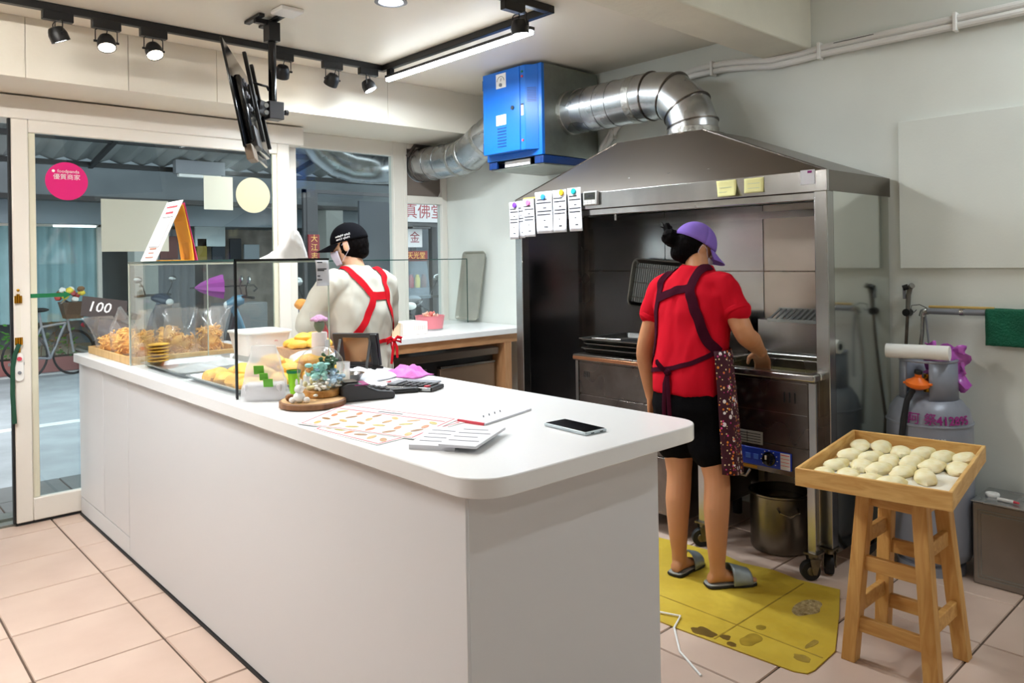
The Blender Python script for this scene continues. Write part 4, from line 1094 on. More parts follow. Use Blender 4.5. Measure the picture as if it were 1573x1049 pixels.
def sticky(y0, y1, z0, z1, label, mt, curl, sk=0):
    t = thing('sticky_note', label, 'note', (3.216, (y0 + y1) / 2, z0), 'notes stuck to the hood')
    MB().grid(lambda a, b: (3.2185 - curl * (1 - b) ** 2 * (.4 + a), y0 + (y1 - y0) * a + sk * (1 - b), z0 + (z1 - z0) * b), 6, 8).build('sheet', mt, t, solid=.0006)
    for k in range(2): MB().box(3.2165 - curl * (.4 - .2 * k), 3.2168 - curl * (.4 - .2 * k), min(y0, y1) + .02, max(y0, y1) - .02, z0 + .02 + k * .022, z0 + .022 + k * .022).build('pencil_line', M['gedge_lt'], t)
sticky(2.045, 1.938, 1.684, 1.762, 'curling pale yellow note, the left of two on the hood', ynote, .02, -.012)
sticky(1.895, 1.795, 1.692, 1.760, 'flat pale yellow note, the right of two on the hood', ynote, .004)
n3 = thing('price_tag', 'white square tag at the right corner of the hood', 'tag', (3.216, 1.585, 1.71))
MB().box(3.217, 3.219, 1.553, 1.618, 1.709, 1.772).build('sheet', M['paper'], n3)
MB().box(3.215, 3.217, 1.565, 1.585, 1.758, 1.768).build('print', M['purpleink'], n3, bevel=.001)
tag(MB().box(3.214, 3.219, 3.20, 3.40, 1.766, 1.776).build('tape_strip', mat('yellowed_tape', rgb(190, 172, 96), .4)), 'yellowed adhesive tape along the left end of the hood edge', 'tape')
# ------------------------------------------------------------------ glass display case on the counter
CX0, CX1, CY0, CY1, CZ = 1.115, 1.492, 2.70, 3.962, 1.415
gc = thing('display_case', 'clear glass display case on the white counter', 'display case', (1.3, 3.33, CT))
MB().box(CX0, CX0 + .006, CY0 + .007, CY1 - .007, CT, CZ - .006).build('front_pane', M['glass'], gc, smooth=False)
MB().box(CX0 + .0, CX1, CY0, CY0 + .006, CT, CZ - .006).build('end_pane', M['glass'], gc, smooth=False)
MB().box(CX0 + .0, CX1, CY1 - .006, CY1, CT, CZ - .006).build('end_pane', M['glass'], gc, smooth=False)
MB().box(CX0, CX1, CY0, CY1, CZ - .006, CZ).build('top_pane', M['glass'], gc, smooth=False)
e = .0012
MB().box(CX0 - e, CX0 + .007, CY0 - e, CY0 + .007, CT, CZ - .006).build('pane_edge', M['blackgloss'], gc)
MB().box(CX0 - e, CX0 + .006, CY1 - .007, CY1 + e, CT, CZ - .006).build('pane_edge', M['gedge_lt'], gc)
MB().box(CX1 - .003, CX1 + e, CY1 - .006, CY1, CT, CZ - .006).build('pane_edge', M['gedge_lt'], gc)
MB().box(CX1 - .003, CX1 + e, CY0, CY0 + .006, CT, CZ - .006).build('pane_edge', M['gedge_lt'], gc)
MB().box(CX0 - e, CX0 + .002, CY0 - e, CY1 + e, CZ - .007, CZ + .001).build('pane_edge', M['gedge'], gc)
MB().box(CX0 - e, CX1 + e, CY0 - e, CY0 + .003, CZ - .007, CZ + .001).build('pane_edge', M['blackgloss'], gc)
MB().box(CX0 + .003, CX0 + .008, CY0 + .01, CY1 - .01, CZ - .016, CZ - .008).build('glue_line', M['gedge_lt'], gc)
MB().box(CX0 + .01, CX1, CY0 + .006, CY0 + .010, CZ - .014, CZ - .007).build('glue_line', M['gedge_lt'], gc)
MB().box(CX0 - .004, CX0 + .01, CY0, CY1, CT, CT + .004).build('silicone_line', M['white'], gc)

def noisy_blob(mb, c, rx, ry, rz, rot, seed, amp=.18, freq=1.5, flat=-.5, n=18, m=12, tilt=0.):
    s0 = len(mb.v)
    mb.ell((0, 0, 0), 1, 1, 1, n, m)
    R3 = Matrix.Rotation(rot, 3, 'Z') @ Matrix.Rotation(tilt, 3, 'Y')
    for q in range(s0, len(mb.v)):
        p = mb.v[q]
        f = 1 + amp * noise.noise(p * freq + Vector((seed * 3.1, seed * 1.7, seed)))
        mb.v[q] = Vector(c) + R3 @ Vector((p.x * rx * f, p.y * ry * f, max(p.z, flat) * rz * f))
    return mb
# trays inside the case
tA = tag(pan(None, 1.15, 1.60, 2.74, 3.30, CT + .001, .026, M['tray_lt'], 'serving_tray'), 'grey metal tray holding the golden fried pastries in the case', 'tray')
tB = tag(pan(None, 1.15, 1.60, 3.36, 3.90, CT + .001, .026, M['tray_lt'], 'serving_tray'), 'nearly empty grey metal tray at the far end of the case', 'tray')
random.seed(21)
PLAB = ['%s row, %s from near end' % (a, b) for a in ('front', 'middle', 'rear') for b in ('first', 'second', 'third', 'fourth')] + ['front left of the ridge', 'front right of the ridge', 'middle left of the ridge', 'middle right of the ridge', 'rear of the ridge', 'front one', 'rear one']
pile = [(1.21, 2.80, 0), (1.22, 2.92, 0), (1.21, 3.04, 0), (1.22, 3.16, 0), (1.34, 2.80, 0), (1.36, 2.92, 0), (1.35, 3.05, 0), (1.34, 3.18, 0), (1.48, 2.82, 0), (1.50, 2.95, 0), (1.49, 3.08, 0), (1.48, 3.2, 0),
        (1.28, 2.86, 1), (1.28, 2.99, 1), (1.42, 2.88, 1), (1.43, 3.02, 1), (1.55, 2.9, 1), (1.36, 2.93, 2), (1.50, 2.86, 2)]
for i, (x, y, l) in enumerate(pile):
    mb = noisy_blob(MB(), (x, y, CT + .030 + l * .030), random.uniform(.070, .085), random.uniform(.046, .056), random.uniform(.027, .034), random.uniform(0, pi), i, .22, 1.3, -.7, tilt=random.uniform(-.25, .25) if l else 0)
    tag(mb.build('fried_pastry', M['fried']), 'golden fried pastry in the case, %s, %s' % (('bottom layer', 'second layer', 'top of the pile')[l], PLAB[i]), 'pastry', 'fried pastries in the display case')
# clear flat bags on the far tray
for k, (x, y) in enumerate(((1.27, 3.50), (1.42, 3.66))):
    mb = MB().grid(lambda a, b, x=x, y=y, k=k: (x + (a - .5) * .20, y + (b - .5) * .24, CT + .016 + .028 * sin(pi * a) * sin(pi * b) + .008 * noise.noise(Vector((a * 6, b * 6, k)))), 16, 16)
    tag(mb.build('empty_bag', M['film2']), ('crumpled clear bag lying on the far tray near the front glass', 'crumpled clear bag lying deeper on the far tray')[k], 'bag')
# stack of crackers
for k in range(6):
    mb = noisy_blob(MB(), (1.215 + .002 * (k % 2), 3.865, CT + .030 + k * .0155), .052, .040, .0075, .3, k + 40, .06, 3, -1)
    o = mb.build('flat_cracker', mat('cracker', rgb(222, 176, 66), .6, col2=rgb(196, 140, 40), vscale=40, bump=.3, bscale=120) if k == 0 else CRK)
    if k == 0: CRK = o.data.materials[0]
    tag(o, 'flat yellow cracker in the small stack, %s' % ('lowest', 'second from below', 'third from below', 'third from the top', 'second from the top', 'topmost')[k], 'cracker', 'stacked crackers')

# ------------------------------------------------------------------ wooden tray with bags of snack twists
wt = thing('snack_tray', 'low wooden tray with bags of snacks at the far end of the counter', 'tray', (1.42, 4.39, CT))
MB().box(1.135, 1.715, 4.0, 4.78, CT + .001, CT + .009).build('tray_floor', M['lightwood'], wt)
for b in ((1.13, 1.14, 4.0, 4.785), (1.71, 1.72, 4.0, 4.785)): MB().box(*b, CT + .001, CT + .040).build('side_board', M['stick'], wt, bevel=.002)
for b in ((1.14, 1.71, 3.995, 4.005), (1.14, 1.71, 4.778, 4.788)): MB().box(*b, CT + .001, CT + .040).build('side_board', M['stick'], wt, bevel=.002)
random.seed(8)
def twist(mb, c, L, d, r, bend):
    d = d.normalized(); s = d.orthogonal().normalized()
    mb.tube([c - d * L / 2, c + s * bend, c + d * L / 2], [r * .8, r, r * .75], 5)
def snack_bag(x, y, w, dpt, h, hf, rot, label, lean=(0, 0)):
    z0 = CT + .012
    t = thing('snack_bag', label, 'snack bag', (x, y, z0), 'bags of snack twists')
    ca, sa = cos(rot), sin(rot)
    U = Vector((ca, sa, 0)); V = Vector((-sa, ca, 0))
    def sec(z):
        k = z / h
        if k < .12: a, b = .82 + 1.5 * k, .7 + 2.2 * k
        elif k < .55: a, b = 1.0, .97
        else:
            q = (k - .55) / .45
            a, b = 1.0 + .05 * q, .97 * (1 - q) + .03 * q
        return w / 2 * a, dpt / 2 * b
    R_ = []
    for i in range(15):
        z = h * i / 14
        a, b = sec(z)
        off = U * lean[0] * (z / h) ** 2 + V * lean[1] * (z / h) ** 2
        ring = []
        for k in range(28):
            an = 2 * pi * k / 28
            f = 1 + .05 * noise.noise(Vector((cos(an) * 2, sin(an) * 2, z * 30 + x * 40)))
            ring.append(Vector((x, y, z0 + z)) + off + U * a * f * cos(an) + V * b * f * sin(an))
        R_.append(ring)
    MB().rings(R_, True, True).build('bag_film', M['film'], t, angle=80)
    pm = MB()
    n = 0
    while n < 150:
        zz = random.uniform(.012, hf)
        a, b = sec(zz)
        an, rr = random.uniform(0, 2 * pi), random.uniform(.45, .93) if zz < hf * .8 else random.uniform(0, .93)
        c = Vector((x, y, z0 + zz)) + U * (a - .010) * rr * cos(an) + V * (b - .010) * rr * sin(an)
        d = Vector((random.uniform(-1, 1), random.uniform(-1, 1), random.uniform(-.7, .7)))
        twist(pm, c, random.uniform(.026, .042), d, random.uniform(.0036, .0052), random.uniform(.003, .010))
        n += 1
    o = pm.build('snack_pile', M['snack'], t); o['kind'] = 'stuff'
    MB().ell((x, y, z0 + hf * .5), w * .36, dpt * .36, hf * .46, 14, 10, M=Matrix.Rotation(rot, 3, 'Z')).build('snack_core', M['snack'], t)
snack_bag(1.215, 4.64, .16, .13, .20, .095, .2, 'small bag of snack twists at the window end of the wooden tray', (-.07, .02))
snack_bag(1.215, 4.40, .16, .14, .26, .14, 1.2, 'upright bag of snack twists in front of the price card', (-.02, .02))
snack_bag(1.24, 4.16, .17, .13, .25, .135, .9, 'bag of snack twists at the near corner of the wooden tray', (.03, .0))
snack_bag(1.41, 4.14, .16, .14, .25, .115, -.1, 'wide low filled bag of snack twists behind the stacked crackers', (.02, .03))
snack_bag(1.575, 4.16, .15, .13, .24, .135, .25, 'second bag of snack twists from the inner end of the wooden tray', (0, .02))
snack_bag(1.655, 4.34, .12, .12, .24, .13, -.15, 'bag of snack twists at the inner end of the wooden tray', (.06, .02))
snack_bag(1.45, 4.44, .17, .13, .26, .13, .4, 'bag of snack twists in the middle of the back row', (0, .0))
# price card
pc = thing('price_card', 'dark price card with chalk number behind the snack bags', 'price card', (1.2, 4.72, 1.0))
u1 = Vector((.985, 0, -.17)).normalized(); v1 = Vector((.17, .25, .95)).normalized(); w1_ = u1.cross(v1).normalized(); v1 = w1_.cross(u1)
co = Vector((1.20, 4.72, 1.16))
MB().obox(co, u1, v1, w1_, .235, .115, .004).build('card', M['slate'], pc, bevel=.001)
text('100', .082, M['chalk'], pc, co + u1 * -.03 - w1_ * -.003, u1, v1, align='CENTER', shear=.2, name='price_number', bold=.0005)
MB().tube([co - v1 * .05 + u1 * -.03 - w1_ * .01, co - v1 * .14 + u1 * -.03 - w1_ * .015, co + Vector((0, .0, -.235)) ], [.012, .009, .014], 8).build('clip_stand', M['black'], pc)
# ------------------------------------------------------------------ things on top of the case
te = thing('table_sign', 'white leaning sign with orange prop on top of the display case', 'sign', (1.22, 3.72, CZ))
p0, p1 = Vector((1.13, 3.715, CZ + .002)), Vector((1.262, 3.735, CZ + .285))
vv = (p1 - p0).normalized(); nn_ = vv.cross(Vector((0, 1, 0))).normalized()
MB().obox((p0 + p1) / 2, (0, 1, 0), vv, nn_, .215, (p1 - p0).length, .004).build('board', M['white'], te, bevel=.001)
un = -Vector((0, 1, 0)); 
fn_ = un.cross(vv).normalized()
for k, (b, w, sz) in enumerate(((.90, .8, .012), (.80, .55, .014), (.20, .5, .010), (.13, .4, .008), (.06, .6, .008))):
    c = p0.lerp(p1, b) + fn_ * .0032
    MB().obox(c, un, vv, fn_, .18 * w, sz * .7, .0006).build('printed_line', M['redink'] if k in (0, 1) else mat('brown_print%d' % k, rgb(170, 110, 90), .7), te)
cA = p0.lerp(p1, .5) + fn_ * .0032
frq = [(-.07, -.085), (.07, -.085), (.07, .07), (-.07, .07)]
for a, b in zip(frq, frq[1:] + frq[:1]):
    MB().bar(cA + un * a[0] + vv * a[1], cA + un * b[0] + vv * b[1], .0022, .0006, upv=tuple(fn_)).build('code_frame', M['ink'], te)
orm = mat('orange_card', rgb(238, 170, 46), .6)
pth = [p1 + Vector((.006, 0, -.02)), Vector((1.285, 3.735, CZ + .19)), Vector((1.305, 3.735, CZ + .09)), Vector((1.315, 3.735, CZ + .003))]
for (a, b) in zip(pth[:-1], pth[1:]):
    MB().bar(a, b, .165, .006, upv=(1, 0, 0)).build('prop_card', orm, te, bevel=.001)
MB().bar(Vector((1.315, 3.735, CZ + .005)), Vector((1.16, 3.73, CZ + .005)), .15, .004, upv=(0, 0, 1)).build('prop_foot', orm, te)
MB().bar(p1 + Vector((.016, 0, -.01)), Vector((1.335, 3.735, CZ + .003)), .15, .003, upv=(1, 0, 0)).build('pink_backing', mat('pink_card', rgb(226, 70, 150), .5), te)
cb = MB()
HPR = [(0, .004), (.15, .016), (.35, .040), (.5, .070), (.62, .108), (.70, .122), (.80, .112), (.90, .072), (.97, .03), (1, .004)]
def cbf(a, b):
    for (p, h0), (q, h1) in zip(HPR[:-1], HPR[1:]):
        if a <= q: h = h0 + (h1 - h0) * (a - p) / (q - p); break
    an = pi * b; wd = .022 + .038 * sin(pi * min(1, a * 1.1))
    f = noise.noise(Vector((a * 6, b * 4, 3))); g = noise.noise(Vector((a * 14, b * 9, 7)))
    x = -.092 + .184 * a
    p = Vector((1.405, 2.905, CZ + .003)) + Vector((.738, -.675, 0)) * (x + .010 * f * sin(an)) + Vector((.675, .738, 0)) * wd * cos(an) * (1 + .2 * f)
    p.z += h * sin(an) ** .8 * (1 + .16 * f + .08 * g)
    return p
tag(cb.grid(cbf, 36, 20).build('folded_bag', mat('white_plastic_bag', rgb(240, 238, 236), .4, bump=.35, bscale=20)), 'crumpled white plastic bag heaped on top of the display case', 'bag')
rc = thing('order_slip', 'small printed slip stuck to the near glass edge of the display case', 'order slip', (1.46, 2.695, 1.31))
MB().grid(lambda a, b: (1.432 + a * .055 + .004 * (1 - b), 2.696 - .004 * sin(b * 3), 1.308 + b * .10), 4, 6).build('sheet', M['paper'], rc, solid=.0005)
for k, (zz, w) in enumerate(((1.398, .022), (1.372, .04), (1.366, .03), (1.345, .012), (1.33, .02))):
    MB().box(1.437, 1.437 + w, 2.6895, 2.6900, zz, zz + .004).build('printed_line', M['ink'], rc)

# ------------------------------------------------------------------ counter clutter, from the case to the near end
ww = thing('plastic_tub', 'white plastic tub with lid behind the display case', 'tub', (1.68, 3.80, CT))
def ovl(x0, x1, y0, y1, z, r=.03): return [Vector((p[0], p[1], z)) for p in round_rect(x0, x1, y0, y1, (r,) * 4, 5)]
MB().rings([ovl(1.60, 1.79, 3.70, 3.90, CT + .001), ovl(1.575, 1.815, 3.675, 3.925, CT + .135)]).build('tub_body', mat('milky_tub', rgb(234, 222, 216), .35), ww, angle=50)
MB().rings([ovl(1.568, 1.822, 3.668, 3.932, CT + .135, .035), ovl(1.568, 1.822, 3.668, 3.932, CT + .147, .035)]).build('lid', M['white'], ww, bevel=.003, angle=50)
text('SL', .022, M['redink'], ww, (1.72, 3.682, CT + .10), (1, 0, 0), (0, 0, 1))
bxw = tag(MB().frustum((1.72, 1.90, 3.43, 3.60), (1.70, 1.92, 3.41, 3.62), CT + .001, CT + .07).build('wooden_crate', M['lightwood'], bevel=.002), 'low wooden box holding golden buns behind the counter flowers', 'box')
random.seed(31)
for i, (x, y, l) in enumerate(((1.74, 3.46, 0), (1.81, 3.45, 0), (1.88, 3.46, 0), (1.75, 3.54, 0), (1.82, 3.56, 0), (1.88, 3.55, 0), (1.78, 3.49, 1), (1.85, 3.50, 1))):
    mb = noisy_blob(MB(), (x, y, CT + .088 + l * .03), .05, .04, .026, random.uniform(0, 3), i + 60, .18, 1.3, -.6)
    tag(mb.build('fried_bun', M['fried']), 'golden fried bun on the low wooden box, %s' % ('near row, left', 'near row, middle', 'near row, right', 'far row, left', 'far row, middle', 'far row, right', 'upper left', 'upper right')[i], 'bun', 'fried buns on the wooden box')
# silver-white wrapped pack
WPX = .075
wp = thing('wrapped_pack', 'white wrapped pack twisted at the end, lying behind the tissue packet', 'pack', (1.58, 3.24, CT))
mb = noisy_blob(MB(), (1.665, 3.22, CT + .045), .085, .065, .042, -.3, 5, .2, 2.0, -.95)
mb.build('pack_body', mat('white_foil_wrap', rgb(226, 220, 210), .35, .2, bump=.4, bscale=25), wp)
mb = MB().grid(lambda a, b: (1.735 + a * .075, 3.19 + (b - .5) * (.03 + .08 * a) + .01 * sin(b * 20), CT + .055 + .012 * sin(b * 24) * a), 6, 14)
mb.build('twisted_end', M['paper'], wp, solid=.001)
# tissue packet
ti = thing('tissue_packet', 'clear and green tissue packet standing next to the display case', 'tissue packet', (1.20, 2.64, CT))
def tif(z):
    k = z / .195
    return (.082 * (1 - .50 * k ** 1.3), .045 * (1 - .72 * k))
U = Vector((.78, -.62, 0)); V = Vector((.62, .78, 0)); cT = Vector((1.185, 2.62, CT + .001))
R_ = []
for i in range(12):
    z = .195 * i / 11; a, b = tif(z)
    R_.append([cT + Vector((0, 0, z)) + U * a * (1 + .16 * noise.noise(Vector((k * .5, z * 34, 0)))) * max(-1, min(1, 1.25 * cos(2 * pi * k / 28))) + V * b * (1 + .1 * noise.noise(Vector((k * .5, z * 30, 5)))) * sin(2 * pi * k / 28) for k in range(28)])
MB().rings(R_).build('film_pouch', M['film2'], ti, angle=70)
MB().obox(cT + Vector((0, 0, .032)), U, V, (0, 0, 1), .135, .062, .06).build('tissue_block', M['paper'], ti, bevel=.008)
gm = mat('leaf_green_print', rgb(96, 176, 44), .45)
vw = -V
for (a, z, s_) in ((-.012, .112, .036), (.006, .088, .030), (.022, .066, .034)):
    c = cT + U * a + vw * (.050 - z * .17) + Vector((0, 0, z))
    MB().obox(c, U, (vw * .25 + Vector((0, 0, 1))), vw, s_, s_ * .9, .002).build('green_print', gm, ti, bevel=.001)
# green and white cups behind the packet
ug = thing('drink_cup', 'bright green tapered cup next to the glass dome', 'cup', (1.315, 2.66, CT))
MB().lathe([(.012, 0), (.014, .002), (.024, .085), (.026, .087), (.022, .087), (.012, .006)], (1.315, 2.655, CT + .001), 20, cap1=True).build('cup_body', mat('green_cup', rgb(140, 200, 30), .35), ug)
MB().lathe([(.0235, -.006), (.0262, -.006), (.0262, .004), (.0235, .004)], (1.315, 2.655, CT + .086), 20, cap0=False, cap1=False).build('rim', M['green'], ug)
uw = thing('glue_bottle', 'slim white bottle with cap between green cup and glass dome', 'bottle', (1.335, 2.60, CT))
MB().lathe([(.011, 0), (.0125, .003), (.0125, .07), (.006, .078)], (1.338, 2.60, CT + .001), 18).build('bottle_body', M['white'], uw)
MB().lathe([(.0065, 0), (.0065, .012), (.004, .016)], (1.338, 2.60, CT + .078), 14).build('cap', M['pvc_cream'], uw)

# wood slice with figurines, and the glass dome
ws = thing('wood_slice', 'round slice of log lying on the counter under the glass dome', 'wood slice', (1.255, 2.40, CT))
SL = Vector((1.255, 2.395, CT + .0005))
MB().lathe([(.102, 0), (.112, .003), (.112, .019), (.108, .022), (.0, .022)], SL, 40, cap1=False).build('bark', wood('bark', rgb(150, 104, 66), rgb(108, 70, 42), 3), ws)
MB().lathe([(0, .022), (.104, .022), (.104, .0225), (0, .0228)], SL, 40).build('cut_face', mat('cut_wood', rgb(206, 166, 118), .6, var=.15, vscale=6), ws)
zS = SL.z + .0232
dm = thing('glass_dome', 'glass dome with preserved flowers on a wooden base', 'glass dome', (1.30, 2.43, zS))
DC = Vector((1.305, 2.428, zS))
MB().lathe([(.0, 0), (.060, 0), (.063, .003), (.063, .022), (.060, .025), (0, .025)], DC, 36).build('wooden_base', wood('dome_base_wood', rgb(196, 148, 82), rgb(160, 108, 52), 3, (3, 3, 3)), dm)
MB().lathe([(.056, .025), (.070, .045), (.080, .075), (.082, .10), (.074, .132), (.056, .155), (.032, .168), (.012, .173), (.002, .174)], DC, 40, cap0=False, cap1=False).build('dome_glass', M['domeglass'], dm)
random.seed(2)
def florets(name, cols, c, spread, n, r, seed):
    mb = MB(); random.seed(seed)
    for k in range(n):
        p = Vector(c) + Vector((random.gauss(0, spread[0]), random.gauss(0, spread[1]), random.gauss(0, spread[2])))
        mb.ell(p, r * random.uniform(.6, 1.2), r * random.uniform(.6, 1.2), r * random.uniform(.4, .9), 7, 5)
    o = mb.build(name, cols, dm); o['kind'] = 'stuff'
    return o
florets('moss', mat('cream_moss', rgb(222, 214, 170), .9), DC + Vector((0, 0, .045)), (.020, .020, .012), 60, .012, 1)
florets('blue_hydrangea', mat('pale_blue_petals', rgb(176, 206, 226), .8), DC + Vector((.025, -.02, .06)), (.018, .018, .012), 60, .011, 2)
florets('mint_petals', mat('mint_petals', rgb(158, 216, 206), .8), DC + Vector((-.012, -.014, .088)), (.016, .016, .013), 40, .012, 3)
florets('pine_sprig', mat('dark_green_sprig', rgb(52, 92, 60), .8), DC + Vector((.026, -.004, .105)), (.014, .014, .017), 60, .008, 4)
florets('white_blossom', mat('white_petals', rgb(238, 236, 230), .8), DC + Vector((-.005, -.03, .042)), (.022, .016, .012), 60, .008, 5)
rose = MB()
for k in range(14):
    a = k * 2.4; r = .004 + k * .0011
    rose.ell(DC + Vector((-.03 + r * cos(a), .01 + r * sin(a), .10 - k * .0008)), .008, .008, .006, 8, 6)
rose.build('orange_rose', mat('orange_petals', rgb(226, 156, 90), .7), dm)['kind'] = 'stuff'
fg = thing('rabbit_figurine', 'white rabbit figurine sitting on the wood slice', 'figurine', (1.185, 2.36, zS))
MB().ell((1.188, 2.362, zS + .018), .020, .020, .018, 18, 12).ell((1.188, 2.362, zS + .045), .016, .016, .015, 18, 12).build('body', M['white'], fg)
for s in (-1, 1): MB().ell((1.188 + .006 * s, 2.362 - .005 * s, zS + .066), .0045, .0045, .013, 10, 8).build('ear', M['white'], fg)
for s in (-1, 1): MB().ell((1.188 + .018 * s - .003, 2.362 - .016 * s - .008, zS + .010), .011, .011, .010, 12, 8).build('foot', M['white'], fg)
tag(noisy_blob(MB(), (1.175, 2.405, zS + .013), .015, .013, .013, 0, 3, .1, 2, -1).build('acorn', mat('brown_nut', rgb(130, 84, 40), .5)), 'small brown nut beside the rabbit figurine', 'nut')

# boxed flower
bf = thing('flower_vase', 'tall white holder with pink flower in a clear sleeve', 'vase', (1.53, 2.86, CT))
VC = Vector((1.525, 2.845, CT + .036))
MB().lathe([(.045, 0), (.047, .003), (.047, .032), (.045, .035)], (1.525, 2.845, CT + .001), 24).build('plinth', M['white'], bf)
MB().lathe([(.033, 0), (.034, .002), (.031, .165), (.029, .168), (.0, .168)], VC, 28, cap1=False).build('holder', mat('blush_card', rgb(240, 222, 220), .5), bf)
MB().lathe([(0, 0), (.020, 0), (.020, .002), (0, .002)], VC + Vector((.018, -.0262, .12)), 24, (.57, -.82, 0)).build('round_sticker', mat('grey_sticker', rgb(206, 204, 206), .4), bf)
MB().lathe([(.028, .168), (.037, .195), (.038, .245), (.036, .252)], VC, 28, cap0=False, cap1=False).build('clear_sleeve', M['film'], bf)
MB().lathe([(.006, .168), (.016, .18), (.022, .195), (.020, .21), (.008, .216)], VC, 16).build('leaf_cup', mat('dark_leaf', rgb(84, 104, 60), .7), bf)
pp_ = MB(); random.seed(4)
for k in range(34):
    a = k * 2.4; r = .004 + .0008 * k
    pp_.ell(VC + Vector((r * cos(a), r * sin(a), .236 - r * .55)), .010, .010, .007, 8, 6)
pp_.build('pink_petals', mat('pink_petal', rgb(226, 168, 214), .7), bf)['kind'] = 'stuff'
# tablet on a stand, seen from behind
tbl = thing('tablet_stand', 'black tablet on a tilted stand, seen from the back', 'tablet', (1.77, 3.02, CT))
c0 = Vector((1.785, 2.985, CT + .10)); uT = Vector((.62, -.78, 0)).normalized(); vT = Vector((-.34, .06, .80)).normalized(); vT = (vT - uT * vT.dot(uT)).normalized(); wT = uT.cross(vT)
MB().obox(c0, uT, vT, wT, .215, .155, .010).build('tablet', M['darkgrey'], tbl, bevel=.004)
MB().obox(c0 + wT * -.006, uT, vT, wT, .20, .14, .002).build('screen', M['blackgloss'], tbl)
MB().obox(c0 + wT * .006, uT, vT, wT, .12, .115, .003).build('back_reflection', mat('warm_reflection_brown', rgb(150, 112, 78), .2, .6), tbl, bevel=.001)  # warm wood reflection on the glossy back, put in as brown colour
MB().obox(c0 + wT * .010 + uT * .085, uT, vT, wT, .03, .15, .014).build('back_rib', M['black'], tbl, bevel=.003)
for s in (-1, 1):
    MB().bar(c0 + uT * .07 * s + vT * .05 + wT * .008, Vector((c0.x + uT.x * .07 * s + wT.x * .09, c0.y + uT.y * .07 * s + wT.y * .09, CT + .006)), .012, .006).build('stand_leg', M['black'], tbl)
    MB().ell(c0 + uT * .07 * s - vT * .075 + Vector((0, 0, -.012)), .014, .014, .012, 12, 8).build('foot', M['black'], tbl)
MB().obox(c0 - vT * .085, uT, (0, 1, 0), (0, 0, 1), .20, .05, .012).build('base_bar', M['black'], tbl, bevel=.003)
# small red box, jar
tag(MB().box(1.63, 1.70, 3.0, 3.05, CT + .001, CT + .06).build('red_carton', mat('red_card', rgb(196, 40, 44), .5), bevel=.002), 'small red carton peeping out beside the flower holder', 'carton')
jr = thing('sauce_jar', 'small clear jar with cream coloured filling', 'jar', (1.525, 2.68, CT))
MB().lathe([(.022, 0), (.0245, .002), (.0265, .095), (.025, .095), (.023, .004)], (1.535, 2.675, CT + .001), 24, cap1=False).build('jar_wall', M['film2'], jr)
MB().lathe([(0, .003), (.0225, .003), (.0235, .05), (0, .05)], (1.535, 2.675, CT + .001), 24).build('filling', mat('cream_filling', rgb(238, 216, 160), .6), jr)
# card terminal
ctm = thing('card_terminal', 'dark grey card payment terminal lying on its back', 'card terminal', (1.43, 2.36, CT))
q0, q1 = Vector((1.375, 2.39, CT)), Vector((1.545, 2.335, CT))
dT = (q1 - q0).normalized(); sT = Vector((-dT.y, dT.x, 0))
prof = [(0, 0), (.19, 0), (.195, .012), (.19, .026), (.13, .034), (.07, .062), (.02, .066), (.0, .05)]
MB().prism(prof, q0 - dT * .02 - sT * .042, dT, (0, 0, 1), sT, .084).build('housing', M['darkgrey'], ctm, bevel=.008, seg=3)
MB().obox(q0 + dT * .018 + Vector((0, 0, .068)), dT, sT, (0, 0, 1), .05, .07, .004).build('screen', M['blackgloss'], ctm, bevel=.002)
MB().obox(q0 + dT * .052 + Vector((0, 0, .058)), dT, sT, (0, 0, 1), .05, .086, .003).build('pink_stripe', mat('plum_plastic', rgb(150, 40, 110), .4), ctm)
for r in range(4):
    for k in range(3): MB().obox(q0 + dT * (.09 + r * .02) + sT * ((k - 1) * .022) + Vector((0, 0, .046 - r * .0045)), dT, sT, (0, 0, 1), .013, .016, .005).build('key', M['black'], ctm, bevel=.001)
ph2 = thing('scanner', 'slim dark barcode scanner lying behind the card terminal', 'scanner', (1.60, 2.40, CT))
MB().obox((1.585, 2.385, CT + .010), (.9, -.43, 0), (.43, .9, 0), (0, 0, 1), .17, .04, .018).build('handle', M['black'], ph2, bevel=.006)
MB().obox((1.52, 2.418, CT + .014), (.9, -.43, 0), (.43, .9, 0), (0, 0, 1), .05, .06, .026).build('head', M['black'], ph2, bevel=.006)
# calculator with wallet below
ca = thing('calculator', 'black pocket calculator with metal edge', 'calculator', (1.68, 2.42, CT))
uC = Vector((.44, -.90, 0)).normalized(); vC = Vector((.90, .44, 0)).normalized(); cC = Vector((1.69, 2.41, CT))
MB().obox(cC + Vector((0, 0, .009)), uC, vC, (0, 0, 1), .20, .105, .016).build('base', M['black'], ca, bevel=.003)
MB().obox(cC + vC * -.050 + Vector((0, 0, .010)), uC, vC, (0, 0, 1), .19, .008, .012).build('metal_edge', M['steel'], ca, bevel=.002)
MB().obox(cC + uC * -.075 + Vector((0, 0, .022)), uC, vC, (.0, 0, 1), .04, .09, .008).build('display', M['grey'], ca, bevel=.002)
for r in range(4):
    for k in range(5): MB().obox(cC + uC * (-.04 + k * .028) + vC * (-.034 + r * .022) + Vector((0, 0, .019)), uC, vC, (0, 0, 1), .02, .015, .006).build('key', M['redink'] if (r, k) == (0, 4) else M['darkgrey'], ca, bevel=.001)
tag(MB().obox((1.80, 2.53, CT + .004), uC, vC, (0, 0, 1), .17, .05, .006).build('steel_ruler_case', M['grey'], bevel=.002), 'flat grey case lying behind the calculator', 'case')
